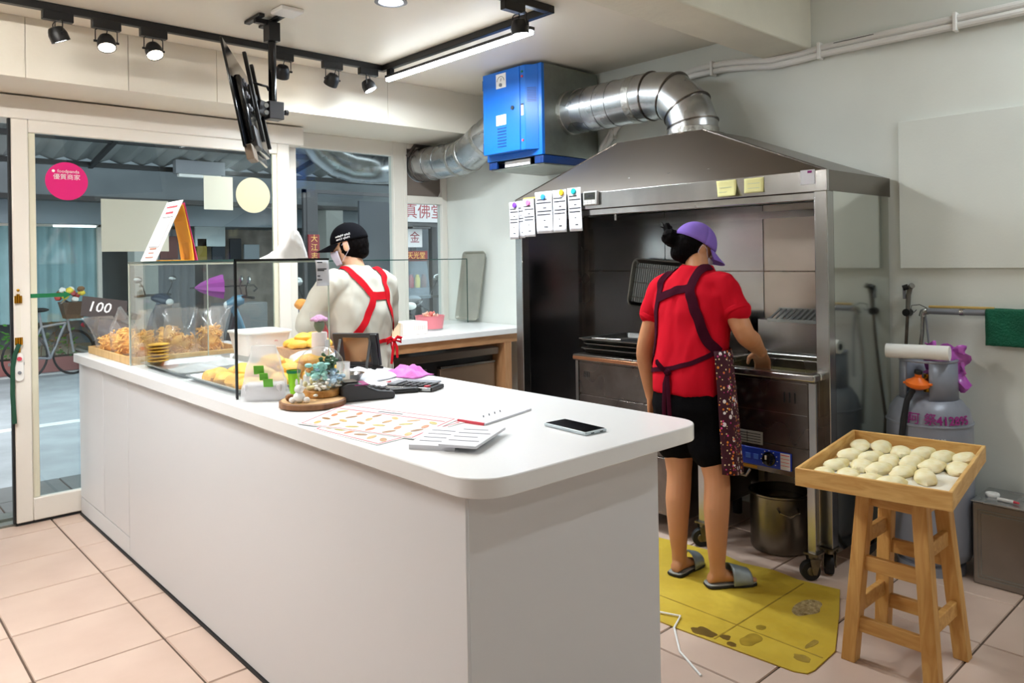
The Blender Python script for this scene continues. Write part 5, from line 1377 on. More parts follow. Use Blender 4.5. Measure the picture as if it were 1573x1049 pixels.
# papers and cloths by the far edge
def cloth(name, label, c, sx, sy, h, mt, seed, rot=0., cat='cloth'):
    ca_, sa_ = cos(rot), sin(rot)
    mb = MB()
    def fn(a, b):
        x, y = (a - .5) * sx, (b - .5) * sy
        f = noise.noise(Vector((a * 3 + seed, b * 3, seed))) + .5 * noise.noise(Vector((a * 7, b * 7 + seed, 2)))
        edge = min(1, 5 * min(a, 1 - a)) * min(1, 5 * min(b, 1 - b))
        wob = 1 + .18 * noise.noise(Vector((a * 2, b * 2, seed + 4)))
        return (c[0] + (x * ca_ - y * sa_) * wob, c[1] + (x * sa_ + y * ca_) * wob, c[2] + .004 + max(0, h * (.55 + .6 * f)) * edge)
    return tag(mb.grid(fn, 26, 26).build(name, mt, solid=.003), label, cat)
cloth('white_cloth', 'crumpled white cloth on the counter behind the jar', (1.70, 2.80, CT), .22, .26, .035, M['paper'], 3, .4)
cloth('pink_cloth', 'crumpled pink cloth at the far edge of the counter', (1.865, 2.72, CT), .13, .20, .04, mat('pink_cotton', rgb(222, 126, 200), .9, bump=.3, bscale=120), 9, .2)
cloth('plastic_sheet', 'thin white plastic sheet lying near the steel bowl', (1.60, 2.60, CT), .16, .14, .012, M['paper'], 14, .2, 'sheet')
bo_ = thing('steel_bowl', 'small steel bowl half hidden behind the jar', 'bowl', (1.60, 2.76, CT))
MB().lathe([(.03, 0), (.032, .002), (.055, .036), (.060, .038), (.052, .036), (.03, .005), (0, .004)], (1.60, 2.735, CT + .001), 28, cap1=False).build('bowl_wall', M['steel'], bo_)
for k, (a, b) in enumerate((((1.58, 2.53), (1.70, 2.58)), ((1.60, 2.56), (1.72, 2.62)))):
    tag(MB().bar((a[0], a[1], CT + .004), (b[0], b[1], CT + .004), .006, .005).build('red_pen', mat('red_pen%d' % k, rgb(206, 66, 72), .4), bevel=.001), ('red pen lying nearer to the terminal', 'red pen lying nearer to the pink cloth')[k], 'pen')

# menus
def quad_sheet(name, label, cat, P, z, th, mt, group=None):
    """P: four corners in order (counter-clockwise from above)"""
    t = thing(name, label, cat, (sum(p[0] for p in P) / 4, sum(p[1] for p in P) / 4, z), group)
    MB().prism(P, (0, 0, z), (1, 0, 0), (0, 1, 0), (0, 0, 1), th).build('sheet', mt, t)
    return t
def bil(P, a, b): return (P[0][0] * (1 - a) * (1 - b) + P[1][0] * a * (1 - b) + P[2][0] * a * b + P[3][0] * (1 - a) * b, P[0][1] * (1 - a) * (1 - b) + P[1][1] * a * (1 - b) + P[2][1] * a * b + P[3][1] * (1 - a) * b)
lam = mat('laminated_paper', rgb(240, 240, 240), .18)
menus = (([(1.10, 1.745), (1.44, 1.795), (1.36, 2.245), (1.075, 2.05)], CT + .0006, 'laminated menu partly covered by the other menu'), ([(1.205, 1.725), (1.455, 1.84), (1.33, 2.325), (1.073, 2.150)], CT + .0024, 'laminated food menu with pictures lying on top'))
foodcols = [rgb(186, 140, 80), rgb(206, 168, 96), rgb(160, 112, 60), rgb(214, 130, 80), rgb(188, 170, 70)]
fm = [mat('menu_picture%d' % i, c, .4, var=.3, vscale=60) for i, c in enumerate(foodcols)]
for mi, (P, z, lb) in enumerate(menus):
    t = quad_sheet('menu_sheet', lb, 'menu', P, z, .0012, lam)
    zz = z + .00125
    ins = [bil(P, a, b) for a, b in ((.03, .03), (.97, .03), (.97, .97), (.03, .97))]
    for a, b in zip(ins, ins[1:] + ins[:1]):
        MB().bar((a[0], a[1], zz), (b[0], b[1], zz), .004, .0004).build('border_line', M['redink'], t)
    a, b = bil(P, .80, .05), bil(P, .80, .95)
    MB().bar((a[0], a[1], zz), (b[0], b[1], zz), .006, .0004).build('border_line', M['redink'], t)
    random.seed(mi + 7)
    for r in range(4):
        for k in range(6):
            c = bil(P, .14 + r * .18, .10 + k * .155)
            mb = MB()
            rot = random.uniform(0, pi)
            mb.prism([(.022 * cos(q) * cos(rot) - .010 * sin(q) * sin(rot), .022 * cos(q) * sin(rot) + .010 * sin(q) * cos(rot)) for q in [2 * pi * w / 12 for w in range(12)]], (c[0], c[1], zz), (1, 0, 0), (0, 1, 0), (0, 0, 1), .0004)
            mb.build('food_picture', fm[(r * 6 + k + mi) % 5], t)
    c = bil(P, .88, .5)
    d1 = Vector((P[0][0] - P[3][0], P[0][1] - P[3][1], 0)).normalized()
    MB().bar(Vector((c[0], c[1], zz)) - d1 * .06, Vector((c[0], c[1], zz)) + d1 * .04, .008, .0004).build('heading_line', M['ink'], t)
nt_ = quad_sheet('price_list', 'folded white price list with red edge lying by the menus', 'price list', [(1.456, 1.72), (1.709, 1.785), (1.62, 1.92), (1.437, 1.825)], CT + .0005, .006, M['paper'])
MB().bar((1.456, 1.724, CT + .004), (1.437, 1.825, CT + .004), .006, .008).build('red_edge', M['redink'], nt_)
for k in range(4):
    MB().bar((1.51 + k * .03, 1.79 + k * .008, CT + .0068), (1.53 + k * .03, 1.815 + k * .008, CT + .0068), .004, .0004).build('printed_line', M['ink'], nt_)
for (P, z, lb, th) in (([(1.137, 1.652), (1.205, 1.545), (1.375, 1.655), (1.311, 1.79)], CT + .0005, 'white order pad nearer to the menus', .012), ([(1.175, 1.575), (1.225, 1.485), (1.425, 1.595), (1.36, 1.70)], CT + .013, 'white order pad lying on top of the other pad', .007)):
    t = quad_sheet('order_pad', lb, 'order pad', P, z, th, M['paper'])
    for k in range(4):
        a, b = bil(P, .12, .22 + k * .19), bil(P, .72 if k % 2 else .9, .22 + k * .19)
        MB().bar((a[0], a[1], z + th + .0003), (b[0], b[1], z + th + .0003), .0035, .0004).build('printed_line', M['ink'], t)
pho = thing('smartphone', 'black smartphone lying on the near end of the counter', 'smartphone', (1.61, 1.50, CT))
uP = Vector((-.02, -1, 0)).normalized(); uP = Vector((1.6025 - 1.615, 1.41 - 1.592, 0)).normalized(); vP = Vector((-uP.y, uP.x, 0))
MB().obox((1.609, 1.501, CT + .0052), uP, vP, (0, 0, 1), .176, .084, .0095).build('case', mat('pale_phone_case', rgb(190, 202, 208), .3), pho, bevel=.004, seg=3)
MB().obox((1.609, 1.501, CT + .0103), uP, vP, (0, 0, 1), .166, .076, .0012).build('screen', M['blackgloss'], pho, bevel=.0005)
for k in range(2): MB().obox(Vector((1.609, 1.501, CT + .005)) + uP * .088 + vP * (.02 - .035 * k), uP, vP, (0, 0, 1), .001, .012, .003).build('port', M['black'], pho)

# ------------------------------------------------------------------ back counter: guard, box, bowl, tray
gd = thing('glass_guard', 'upright glass guard on the back counter behind the man', 'glass guard', (3.1, 4.68, .905))
MB().box(2.56, 3.80, 4.68, 4.686, .906, 1.405).build('pane', M['glass'], gd, smooth=False)
MB().box(2.56, 3.80, 4.679, 4.687, 1.405, 1.412).build('pane_edge', M['gedge'], gd)
MB().box(3.80, 3.803, 4.679, 4.687, .906, 1.412).build('pane_edge', M['gedge'], gd)
lt = thing('baking_tray', 'worn steel baking tray leaning upright against the wall by the window', 'baking tray', (3.84, 4.74, .905))
o4 = Vector((3.835, 4.86, .908)); uL = Vector((.12, -1, 0)).normalized(); uL = Vector((.0, -1, 0)); vL = Vector((.075, -.13, 1)).normalized(); vL = Vector((.065, -.13, 1)).normalized(); wL = uL.cross(vL).normalized()
if wL.x > 0: wL = -wL
def ltr(e_, d): return [o4 + uL * p[0] + vL * p[1] + wL * d for p in round_rect(-e_, .27 + e_, -e_ + .02, .56 + e_, (.025 + e_,) * 4, 5)]
MB().rings([ltr(-.012, .0), ltr(0, .022), ltr(.006, .023), ltr(.004, .019), ltr(-.012, -.003)], True, True).build('tray_pan', mat('worn_tray_steel', rgb(186, 184, 172), .45, .7, var=.15, vscale=5), lt)
wb = thing('paper_box', 'white carton box on the back counter next to the man', 'box', (2.95, 4.25, .905))
MB().box(2.86, 3.06, 4.20, 4.36, .906, .99).build('carton', mat('white_carton', rgb(240, 230, 222), .7), wb, bevel=.004)
for k in range(6): MB().box(2.95 + k * .017, 2.953 + k * .017, 4.1985, 4.20, .935, .965).build('printed_bar', mat('faint_print%d' % k, rgb(214, 190, 176), .7), wb)
pbw = thing('pink_bowl', 'pink bowl heaped with wrapped sweets on the back counter', 'bowl', (3.22, 4.40, .905))
PB = Vector((3.24, 4.42, .906))
MB().lathe([(.085, 0), (.09, .003), (.105, .10), (.108, .102), (.101, .102), (.086, .008), (0, .006)], PB, 36, cap1=False).build('bowl_wall', M['pink'], pbw)
MB().lathe([(.083, 0), (.0915, 0), (.0925, .010), (.088, .012)], PB, 36).build('bowl_foot', M['steel'], pbw)
random.seed(77)
for k in range(16):
    a, r = random.uniform(0, 2 * pi), random.uniform(0, .075)
    c = PB + Vector((r * cos(a), r * sin(a), .085 + random.uniform(0, .03)))
    d = Vector((random.uniform(-1, 1), random.uniform(-1, 1), random.uniform(-.2, .8))).normalized()
    mm = mat('sweet%d' % k, random.choice([rgb(236, 140, 130), rgb(240, 170, 140), rgb(232, 120, 110), rgb(246, 200, 180)]), .4)
    tag(MB().tube([c - d * .022, c - d * .01, c + d * .01, c + d * .022], [.012, .008, .008, .013], 7, flat=.6).build('wrapped_sweet', mm), 'small pink wrapped sweet in the pink bowl', 'sweet', 'wrapped sweets in the bowl')
cu = thing('paper_cup', 'beige paper cup between the man and the carton box', 'cup', (2.80, 4.22, .905))
MB().lathe([(.026, 0), (.028, .002), (.036, .085), (.038, .087), (.034, .086), (.026, .006), (0, .005)], (2.80, 4.20, .906), 24, cap1=False).build('cup_wall', mat('beige_cup', rgb(222, 196, 160), .7), cu)
# ------------------------------------------------------------------ people
def fuse(mb, name, voxel, it=4, wrinkle=0., wf=(9, 9, 3), seed=0.):
    """one continuous skin over overlapping limbs: voxel remesh, smooth, optional cloth folds"""
    me = mb.mesh(name)
    o = bpy.data.objects.new(name, me); COL.objects.link(o)
    md = o.modifiers.new('r', 'REMESH'); md.mode = 'VOXEL'; md.voxel_size = voxel; md.adaptivity = 0
    md = o.modifiers.new('s', 'SMOOTH'); md.factor = .5; md.iterations = it
    dg = bpy.context.evaluated_depsgraph_get(); dg.update()
    out = bpy.data.meshes.new_from_object(o.evaluated_get(dg))
    bpy.data.objects.remove(o); bpy.data.meshes.remove(me)
    if wrinkle:
        nrm = [v.normal.copy() for v in out.vertices]
        for v, n_ in zip(out.vertices, nrm):
            p = v.co
            f = noise.noise(Vector((p.x * wf[0] + seed, p.y * wf[1], p.z * wf[2]))) + .5 * noise.noise(Vector((p.x * wf[0] * 2, p.y * wf[1] * 2 + seed, p.z * wf[2] * 2)))
            v.co = p + n_ * f * wrinkle
    out.name = name
    return out
def put(me, name, mt, parent, wcoords=True):
    off = origin_of(parent)
    for v in me.vertices: v.co -= off
    me.materials.clear()
    me.update()
    return finish(me, name, mt, parent, angle=60)
def bvh_of(me): return BVHTree.FromPolygons([v.co.copy() for v in me.vertices], [tuple(p.vertices) for p in me.polygons])
def sections(mb, S, R, F, n=32, pw=2.3):
    """S: (centre, half width, half depth); super-elliptic rings"""
    rings = []
    for c, a, b in S:
        ring = []
        for k in range(n):
            t = 2 * pi * k / n; ct, st_ = cos(t), sin(t)
            x = a * abs(ct) ** (2 / pw) * (1 if ct >= 0 else -1); y = b * abs(st_) ** (2 / pw) * (1 if st_ >= 0 else -1)
            ring.append(Vector(c) + R * x + F * y)
        rings.append(ring)
    return mb.rings(rings)
def limb(mb, pts, radii, n=16):
    P = [Vector(p) for p in pts]
    out, rr = [], []
    for i in range(len(P) - 1):
        for k in range(4):
            t = k / 4
            p0, p1, p2, p3 = P[max(i - 1, 0)], P[i], P[i + 1], P[min(i + 2, len(P) - 1)]
            out.append(.5 * ((2 * p1) + (p2 - p0) * t + (2 * p0 - 5 * p1 + 4 * p2 - p3) * t * t + (3 * p1 - p0 - 3 * p2 + p3) * t ** 3))
            rr.append(radii[i] * (1 - t) + radii[i + 1] * t)
    out.append(P[-1]); rr.append(radii[-1])
    return mb.tube(out, rr, n, round_ends=True)
def hand(mb, wrist, d, nrm, side, curl=.35, s=1.0):
    """palm and five fingers; d = pointing direction, nrm = out of the palm, side = towards the thumb"""
    d = Vector(d).normalized(); nrm = Vector(nrm); nrm = (nrm - d * nrm.dot(d)).normalized(); side = Vector(side); side = (side - d * side.dot(d) - nrm * side.dot(nrm)).normalized()
    w = Vector(wrist)
    R = []
    for t, a, b in ((-.02, .026, .020), (.0, .028, .019), (.03, .036, .017), (.06, .041, .015), (.085, .040, .013), (.092, .034, .009)):
        R.append([w + d * t * s + side * a * s * cos(q) + nrm * b * s * sin(q) for q in [2 * pi * k / 18 for k in range(18)]])
    mb.rings(R)
    for k, (L_, o_) in enumerate(((.068, .029), (.077, .010), (.071, -.010), (.055, -.028))):
        p = w + d * .084 * s + side * o_ * s
        dd = (d + side * (o_ * 2.2)).normalized()
        pts = [p - dd * .02 * s, p]
        ang = 0
        for seg in (.45, .32, .25):
            ang += curl * (1 + .12 * k)
            q = dd * cos(ang) + nrm * sin(ang)
            pts.append(pts[-1] + q * L_ * seg * s)
        mb.tube(pts, [.0088 * s, .009 * s, .0085 * s, .0078 * s, .0066 * s], 10, round_ends=True)
    p = w + d * .022 * s + side * .026 * s
    t1 = (d * .62 + side * .75 + nrm * .25).normalized(); t2 = (d * .9 + side * .25 + nrm * .4).normalized()
    mb.tube([p - t1 * .015 * s, p + t1 * .012 * s, p + t1 * .036 * s, p + t1 * .036 * s + t2 * .030 * s], [.013 * s, .0125 * s, .0105 * s, .0085 * s], 10, round_ends=True)
class Head:
    def __init__(s, c, fwd, upv=(0, 0, 1), k=1.0):
        s.c = Vector(c); s.f = Vector(fwd).normalized(); u = Vector(upv); s.u = (u - s.f * u.dot(s.f)).normalized(); s.r = s.f.cross(s.u); s.k = k
    def w(s, p): return s.c + (s.r * p[0] + s.f * p[1] + s.u * p[2]) * s.k
    def mat3(s): return Matrix((s.r, s.f, s.u)).transposed() * s.k
    def skull(s, mb):
        Mx = s.mat3()
        mb.ell(s.w((0, -.008, .012)), .074, .094, .102, 24, 16, M=Mx)
        mb.ell(s.w((0, .026, -.050)), .056, .062, .062, 20, 14, M=Mx)
        mb.ell(s.w((0, .055, -.085)), .030, .030, .024, 16, 10, M=Mx)
        mb.tube([s.w((0, .080, .018)), s.w((0, .094, -.008)), s.w((0, .103, -.028)), s.w((0, .090, -.036))], [.008 * s.k, .010 * s.k, .013 * s.k, .011 * s.k], 10, round_ends=True)
        for q in (-1, 1):
            mb.ell(s.w((q * .075, -.004, -.012)), .010, .019, .032, 14, 10, M=Mx)
            mb.ell(s.w((q * .030, .080, .024)), .020, .010, .007, 12, 8, M=Mx)
        mb.tube([s.w((-.022, .080, -.062)), s.w((0, .088, -.060)), s.w((.022, .080, -.062))], .006 * s.k, 8, round_ends=True)
    def eyes(s, par):
        for q in (-1, 1):
            e_ = MB().ell(s.w((q * .030, .074, .002)), .0115, .0115, .0115, 14, 10, M=s.mat3()).build('eye', M['white'], par)
            MB().ell(s.w((q * .030, .0835, .002)), .005, .003, .005, 10, 8, M=s.mat3()).build('iris', M['hair'], e_)
    def cap(s, par, mt, bill_mt=None, tilt=.0, low=.012, bill_len=.075, button=True):
        k = 1.0
        def P(az, th):  # th 0 top .. 1 rim
            ang = th * pi * .5
            rx, ry, rz = .084, .106, .108
            return (rx * sin(ang) * cos(az), -.008 + ry * sin(ang) * sin(az), low + rz * cos(ang) - .004 * (1 - sin(ang)))
        mb = MB().grid(lambda a, b: s.w(P(2 * pi * a, max(b, .002))), 36, 12)
        c_ = mb.build('cap', mt, par, solid=.003)
        mb = MB()
        def B(a, b):
            q = (a - .5) * 2
            az = pi / 2 - q * 1.15
            x0, y0, z0 = P(az, 1.0)
            ext = bill_len * (1 - q * q * .55) * b
            return s.w((x0 * (1 + .10 * b), y0 + ext, z0 + .004 - .020 * b * .9 - .026 * q * q * (.3 + .7 * b)))
        mb.grid(B, 20, 6).build('visor', bill_mt or mt, c_, solid=.004)
        if button: MB().ell(s.w((0, -.008, low + .106)), .006, .006, .004, 10, 8, M=s.mat3()).build('button', mt, c_)
        return c_
    def mask(s, par, mt):
        mb = MB()
        def fn(a, b):
            az = (a - .5) * 2 * 1.15; z = -.024 - b * .078
            rr = 1 - .10 * max(0, b - .5)
            bulge = 1 + .10 * cos(az) * (1 - abs(b - .25))
            return s.w((.073 * sin(az) * rr, .012 + .092 * cos(az) * rr * bulge * (1 - .12 * b), z))
        o = mb.grid(fn, 20, 10).build('face_mask', mt, par, solid=.002)
        for q in (-1, 1):
            MB().tube([s.w((q * .068, .045, -.030)), s.w((q * .080, .012, .004)), s.w((q * .083, -.016, .006)), s.w((q * .080, -.020, -.03)), s.w((q * .066, .038, -.085))], .0015, 6).build('ear_loop', mt, o)
        return o
def ribbon(par, bv, pts, w, name, mt, lift=.004, wide=None):
    """flat band laid on a surface along points (projected to the nearest place)"""
    P = []
    for a, b in zip(pts[:-1], pts[1:]):
        a, b = Vector(a), Vector(b)
        n = max(2, int((b - a).length / .012))
        P += [a.lerp(b, k / n) for k in range(n)]
    P.append(Vector(pts[-1]))
    Q = []
    for p in P:
        loc, nr, _, _ = bv.find_nearest(p)
        Q.append((loc + nr * lift, nr))
    for _ in range(2):
        Q = [Q[0]] + [((Q[i - 1][0] + Q[i][0] * 2 + Q[i + 1][0]) / 4, (Q[i - 1][1] + Q[i][1] + Q[i + 1][1]).normalized()) for i in range(1, len(Q) - 1)] + [Q[-1]]
    R = []
    for i, (p, nr) in enumerate(Q):
        t = (Q[min(i + 1, len(Q) - 1)][0] - Q[max(i - 1, 0)][0]).normalized()
        sd = t.cross(nr).normalized()
        row = []
        for q in (-1, -.5, 0, .5, 1):
            l2, n2, _, _ = bv.find_nearest(p + sd * q * w / 2)
            row.append(l2 + n2 * lift)
        row2 = [x_ + nr * .002 for x_ in reversed(row)]
        R.append(row + row2)
    return MB().rings(R).build(name, mt, par)

# ---- woman at the fryer, seen from behind
wo = thing('person', 'woman in red T-shirt, plum apron and purple cap reaching into the fryer', 'person', (2.84, 1.90, 0))
RW, FW = Vector((0, -1, 0)), Vector((1, 0, 0))
hd = Head((3.03, 2.045, 1.440), (.80, -.36, -.50))
B = MB()
TS = [((2.868, 1.965, .66), .150, .105), ((2.868, 1.965, .74), .168, .122), ((2.878, 1.975, .85), .150, .105), ((2.90, 1.988, 1.0), .152, .098), ((2.925, 1.998, 1.13), .170, .102), ((2.945, 2.004, 1.22), .178, .095), ((2.962, 2.0, 1.30), .13, .072), ((2.985, 1.998, 1.345), .065, .055)]
sections(B, TS, RW, FW)
limb(B, [(2.975, 1.998, 1.33), (3.0, 2.015, 1.385), (3.02, 2.03, 1.42)], [.056, .050, .050])
hd.skull(B)
shR, elR, wrR = (2.965, 1.855, 1.262), (2.955, 1.748, 1.062), (3.155, 1.798, .972)
shL, elL, wrL = (2.955, 2.172, 1.252), (2.925, 2.262, .965), (2.975, 2.272, .745)
limb(B, [(2.95, 1.90, 1.26), shR, ((shR[0] + elR[0]) / 2, (shR[1] + elR[1]) / 2, (shR[2] + elR[2]) / 2), elR, (3.03, 1.762, 1.028), wrR, (3.175, 1.796, .960)], [.055, .056, .048, .043, .044, .029, .027])
limb(B, [(2.95, 2.10, 1.255), shL, (2.94, 2.222, 1.11), elL, (2.945, 2.270, .88), wrL, (2.98, 2.272, .725)], [.055, .055, .046, .041, .042, .028, .026])
hand(B, (3.172, 1.803, .962), (.62, .20, -.62), (-.55, -.1, -.75), (.1, .98, .2), .42)
hand(B, (2.98, 2.272, .728), (.15, .02, -1), (.1, -1, 0), (1, 0, .1), .25)
limb(B, [(2.868, 1.895, .74), (2.862, 1.872, .62), (2.842, 1.826, .45), (2.815, 1.812, .33), (2.803, 1.806, .20), (2.80, 1.803, .10), (2.80, 1.80, .06)], [.090, .078, .055, .055, .044, .033, .034])
limb(B, [(2.872, 2.050, .74), (2.868, 2.045, .62), (2.846, 2.022, .43), (2.82, 2.012, .32), (2.805, 2.003, .20), (2.80, 1.996, .10), (2.80, 1.994, .06)], [.090, .078, .055, .055, .044, .033, .034])
def foot(mb, ank, heel, toe):
    h, t = Vector(heel), Vector(toe); d = (t - h).normalized(); s = Vector((-d.y, d.x, 0)); L_ = (t - h).length
    R = []
    for u, a, zt in ((.0, .016, .035), (.05, .026, .060), (.25, .031, .085), (.45, .034, .070), (.65, .041, .050), (.85, .040, .034), (.97, .028, .028), (1.0, .012, .022)):
        c = h + d * u * L_
        R.append([c + s * a * cos(q) + Vector((0, 0, .020 + (zt - .020) * .5 * (1 + sin(q)))) for q in [2 * pi * k / 18 for k in range(18)]])
    mb.rings(R)
    for k, (o_, r_) in enumerate(((-.026, .013), (-.007, .0095), (.008, .009), (.021, .0085), (.032, .008))):
        p = t + s * o_ * .9 - d * (.012 + .005 * k)
        mb.tube([p - d * .03 + Vector((0, 0, .026)), p + Vector((0, 0, .027)), p + d * .014 + Vector((0, 0, .026))], r_, 8, round_ends=True)
hR, tR = (2.765, 1.828, 0), (2.932, 1.722, 0)
hL, tL = (2.752, 1.988, 0), (2.940, 2.000, 0)
foot(B, None, hR, tR); foot(B, None, hL, tL)
body = fuse(B, 'body', .0052, 3)
put(body, 'body', M['skin'], wo)
hd.eyes(wo)
hd.cap(wo, M['purple'], low=.014)
hb = MB().ell(hd.w((0, -.022, .0)), .080, .090, .096, 24, 16, M=hd.mat3())
hb.ell(hd.w((0, -.060, -.055)), .052, .042, .045, 18, 12, M=hd.mat3())
noisy_blob(hb, hd.w((-.030, -.120, -.010)), .046, .042, .040, 0, 3, .3, 2.5, -1)
noisy_blob(hb, hd.w((-.05, -.142, .022)), .022, .02, .028, 0, 8, .5, 2.5, -1)
put(fuse(hb, 'hair', .006, 2, .003, (60, 60, 60)), 'hair', M['hair'], wo)
for k in range(7):
    random.seed(k)
    a = hd.w((-.04 + random.uniform(-.02, .02), -.14, .015)); b = a + Vector((random.uniform(-.02, .0), random.uniform(0, .05), random.uniform(.01, .045)))
    MB().tube([a, a.lerp(b, .5) + Vector((0, .01, .01)), b], [.003, .002, .0008], 5).build('hair_strand', M['hair'], wo)
MB().lathe([(.026, -.006), (.032, -.006), (.034, 0), (.032, .006), (.026, .006)], hd.w((-.022, -.100, -.006)), 20, hd.f, cap0=False, cap1=False).build('hair_tie', M['mask'], wo)
hd.mask(wo, M['mask'])
# T-shirt
B = MB()
SS = [((2.875, 1.975, .800), .176, .138), ((2.880, 1.978, .86), .174, .130), ((2.893, 1.985, .95), .170, .120), ((2.91, 1.992, 1.05), .174, .117), ((2.930, 2.0, 1.15), .188, .116), ((2.948, 2.004, 1.23), .190, .106), ((2.963, 2.002, 1.295), .145, .084), ((2.98, 2.0, 1.345), .084, .068), ((2.984, 2.0, 1.360), .072, .062)]
sections(B, SS, RW, FW)
limb(B, [(2.95, 1.91, 1.262), shR, (2.957, 1.810, 1.20), (2.953, 1.785, 1.165)], [.068, .067, .063, .061])
limb(B, [(2.95, 2.10, 1.255), shL, (2.943, 2.21, 1.18), (2.938, 2.228, 1.13)], [.068, .067, .062, .060])
tee = fuse(B, 'shirt', .008, 4, .0085, (11, 15, 5), 2.)
tee_bv = bvh_of(tee)
put(tee, 'shirt', M['red'], wo)
for a, b, r in (((2.955, 1.790, 1.170), (2.951, 1.776, 1.148), .0620), ((2.94, 2.224, 1.13), (2.936, 2.234, 1.105), .0600)):
    MB().tube([a, b], r, 24).build('rolled_cuff', M['red'], wo, bevel=.006)
# shorts
B = MB()
sections(B, [((2.866, 1.967, .655), .165, .122), ((2.867, 1.967, .74), .182, .136), ((2.875, 1.973, .83), .168, .126)], RW, FW)
limb(B, [(2.866, 1.892, .74), (2.862, 1.874, .64), (2.855, 1.858, .575)], [.105, .100, .100])
limb(B, [(2.868, 2.050, .74), (2.866, 2.045, .64), (2.86, 2.038, .575)], [.105, .100, .100])
sh = fuse(B, 'shorts', .008, 4, .004, (12, 12, 4), 5.)
sh_bv = bvh_of(sh)
put(sh, 'shorts', M['shorts'], wo)
# flowered apron wrapped round the front and her right side
ap = mat('flowered_apron_cotton', rgb(70, 14, 32), .85)
nt = ap.node_tree; N = nt.nodes; L = nt.links; pb = N['Principled BSDF']
tc = N.new('ShaderNodeTexCoord'); prev = None
base = rgb(62, 12, 30)
for i, (sc, thr, col, off) in enumerate(((26, .24, rgb(236, 226, 226), 0), (38, .22, rgb(226, 130, 44), 3.3), (44, .20, rgb(206, 60, 130), 7.1), (52, .18, rgb(240, 220, 170), 11.7))):
    mp = N.new('ShaderNodeMapping'); mp.inputs['Location'].default_value = (off, off * .7, off * .3); L.new(tc.outputs['Object'], mp.inputs[0])
    vo = N.new('ShaderNodeTexVoronoi'); vo.inputs['Scale'].default_value = sc; L.new(mp.outputs[0], vo.inputs['Vector'])
    lt_ = N.new('ShaderNodeMath'); lt_.operation = 'LESS_THAN'; lt_.inputs[1].default_value = thr; L.new(vo.outputs['Distance'], lt_.inputs[0])
    mx = N.new('ShaderNodeMix'); mx.data_type = 'RGBA'
    L.new(lt_.outputs[0], mx.inputs['Factor'])
    if prev is None: mx.inputs['A'].default_value = base
    else: L.new(prev, mx.inputs['A'])
    mx.inputs['B'].default_value = col
    prev = mx.outputs['Result']
L.new(prev, pb.inputs['Base Color'])
def apf(a, b):
    th = radians(-118 + 205 * a)            # 0 = front (+X), -90 = her right side (-Y)
    z = .995 - b * .525
    k = b ** .7
    rx = .150 + .032 * k + .010 * sin(th * 6) * b; ry = .186 + .040 * k + .010 * sin(th * 6) * b
    if a < .12: rx += .008; ry += .006
    return (2.888 - .012 * b + rx * cos(th), 1.978 + .004 - .012 * b + ry * sin(th), z + .02 * b * sin(th * 2))
apn = MB().grid(apf, 48, 20).build('apron', ap, wo, solid=.002)
def W_(y, z, x=2.80): return (x, y, z)
def strap(pts, w, name='apron_strap', m_=None, lift=.004, bv=tee_bv): return ribbon(wo, bv, pts, w, name, m_ or M['plum'], lift)
strap([(2.98, 2.10, 1.335), W_(2.135, 1.30, 2.86), W_(2.150, 1.24), W_(2.150, 1.10), W_(2.140, .98), (2.86, 2.14, .90)], .034)
strap([W_(2.150, 1.225), W_(2.05, 1.262), W_(1.965, 1.300)], .042, lift=.005)
strap([(2.97, 1.925, 1.352), W_(1.945, 1.345, 2.87), W_(1.955, 1.29), W_(1.90, 1.16), W_(1.845, 1.03, 2.82), (2.86, 1.81, .985)], .046, lift=.006)
strap([(2.90, 2.17, .885), W_(2.14, .885), W_(2.02, .895), W_(1.99, .90), W_(1.90, .935), (2.84, 1.83, .985)], .020)
kn = Vector((2.745, 2.005, .895))
noisy_blob(MB(), kn, .012, .018, .016, 0, 2, .2, 2, -1).build('apron_knot', M['plum'], wo)
kn2 = noisy_blob
MB().tube([kn, kn + Vector((-.012, .022, .018)), kn + Vector((-.014, .042, .040)), kn + Vector((-.01, .048, .052))], [.008, .012, .010, .006], 8, flat=.35).build('tie_end', M['plum'], wo)
for dy, ln in ((.010, .26), (-.018, .31)):
    MB().tube([kn, kn + Vector((-.012, dy * .6, -.05)), kn + Vector((-.014, dy, -.15)), kn + Vector((-.008, dy * 1.2, -ln))], [.008, .011, .011, .010], 8, flat=.25, side=(0, 1, 0)).build('tie_end', M['plum'], wo)
# slippers
def slipper(h, t, lb):
    h, t = Vector(h), Vector(t); d = (t - h).normalized(); s = Vector((-d.y, d.x, 0)); L_ = (t - h).length
    def outl(e):
        P = []
        for u, a in ((-.06, .0), (-.045, .020), (.0, .032), (.2, .037), (.45, .036), (.7, .046), (.9, .047), (1.03, .036), (1.09, .0)): P.append((u * L_, a + (e if a > 0 else 0)))
        return P + [(u, -a) for u, a in reversed(P[1:-1])]
    sp = MB().prism(outl(.004), h + Vector((0, 0, .007)), d, s, (0, 0, 1), .010).build('slipper', M['rubber'], wo, bevel=.002)
    sp['label'] = lb
    MB().prism(outl(0), h + Vector((0, 0, .017)), d, s, (0, 0, 1), .005).build('footbed', mat('grey_footbed', rgb(150, 150, 146), .8), sp, bevel=.002)
    def up_(a, b):
        u = .48 + .44 * b; an = pi * a
        wv = .050 - .002 * b; hh = .078 - .030 * b
        return h + d * (u * L_ + .0) + s * wv * cos(an) + Vector((0, 0, .018 + hh * sin(an) ** .7))
    MB().grid(up_, 18, 8).build('strap', mat('silver_grey_vinyl', rgb(150, 160, 164), .3, .3, var=.2, vscale=20), sp, solid=.003)
slipper(hR, tR, 'silver grey slipper on her right foot, nearer the stool'); slipper(hL, tL, 'silver grey slipper on her left foot, half hidden by the counter')

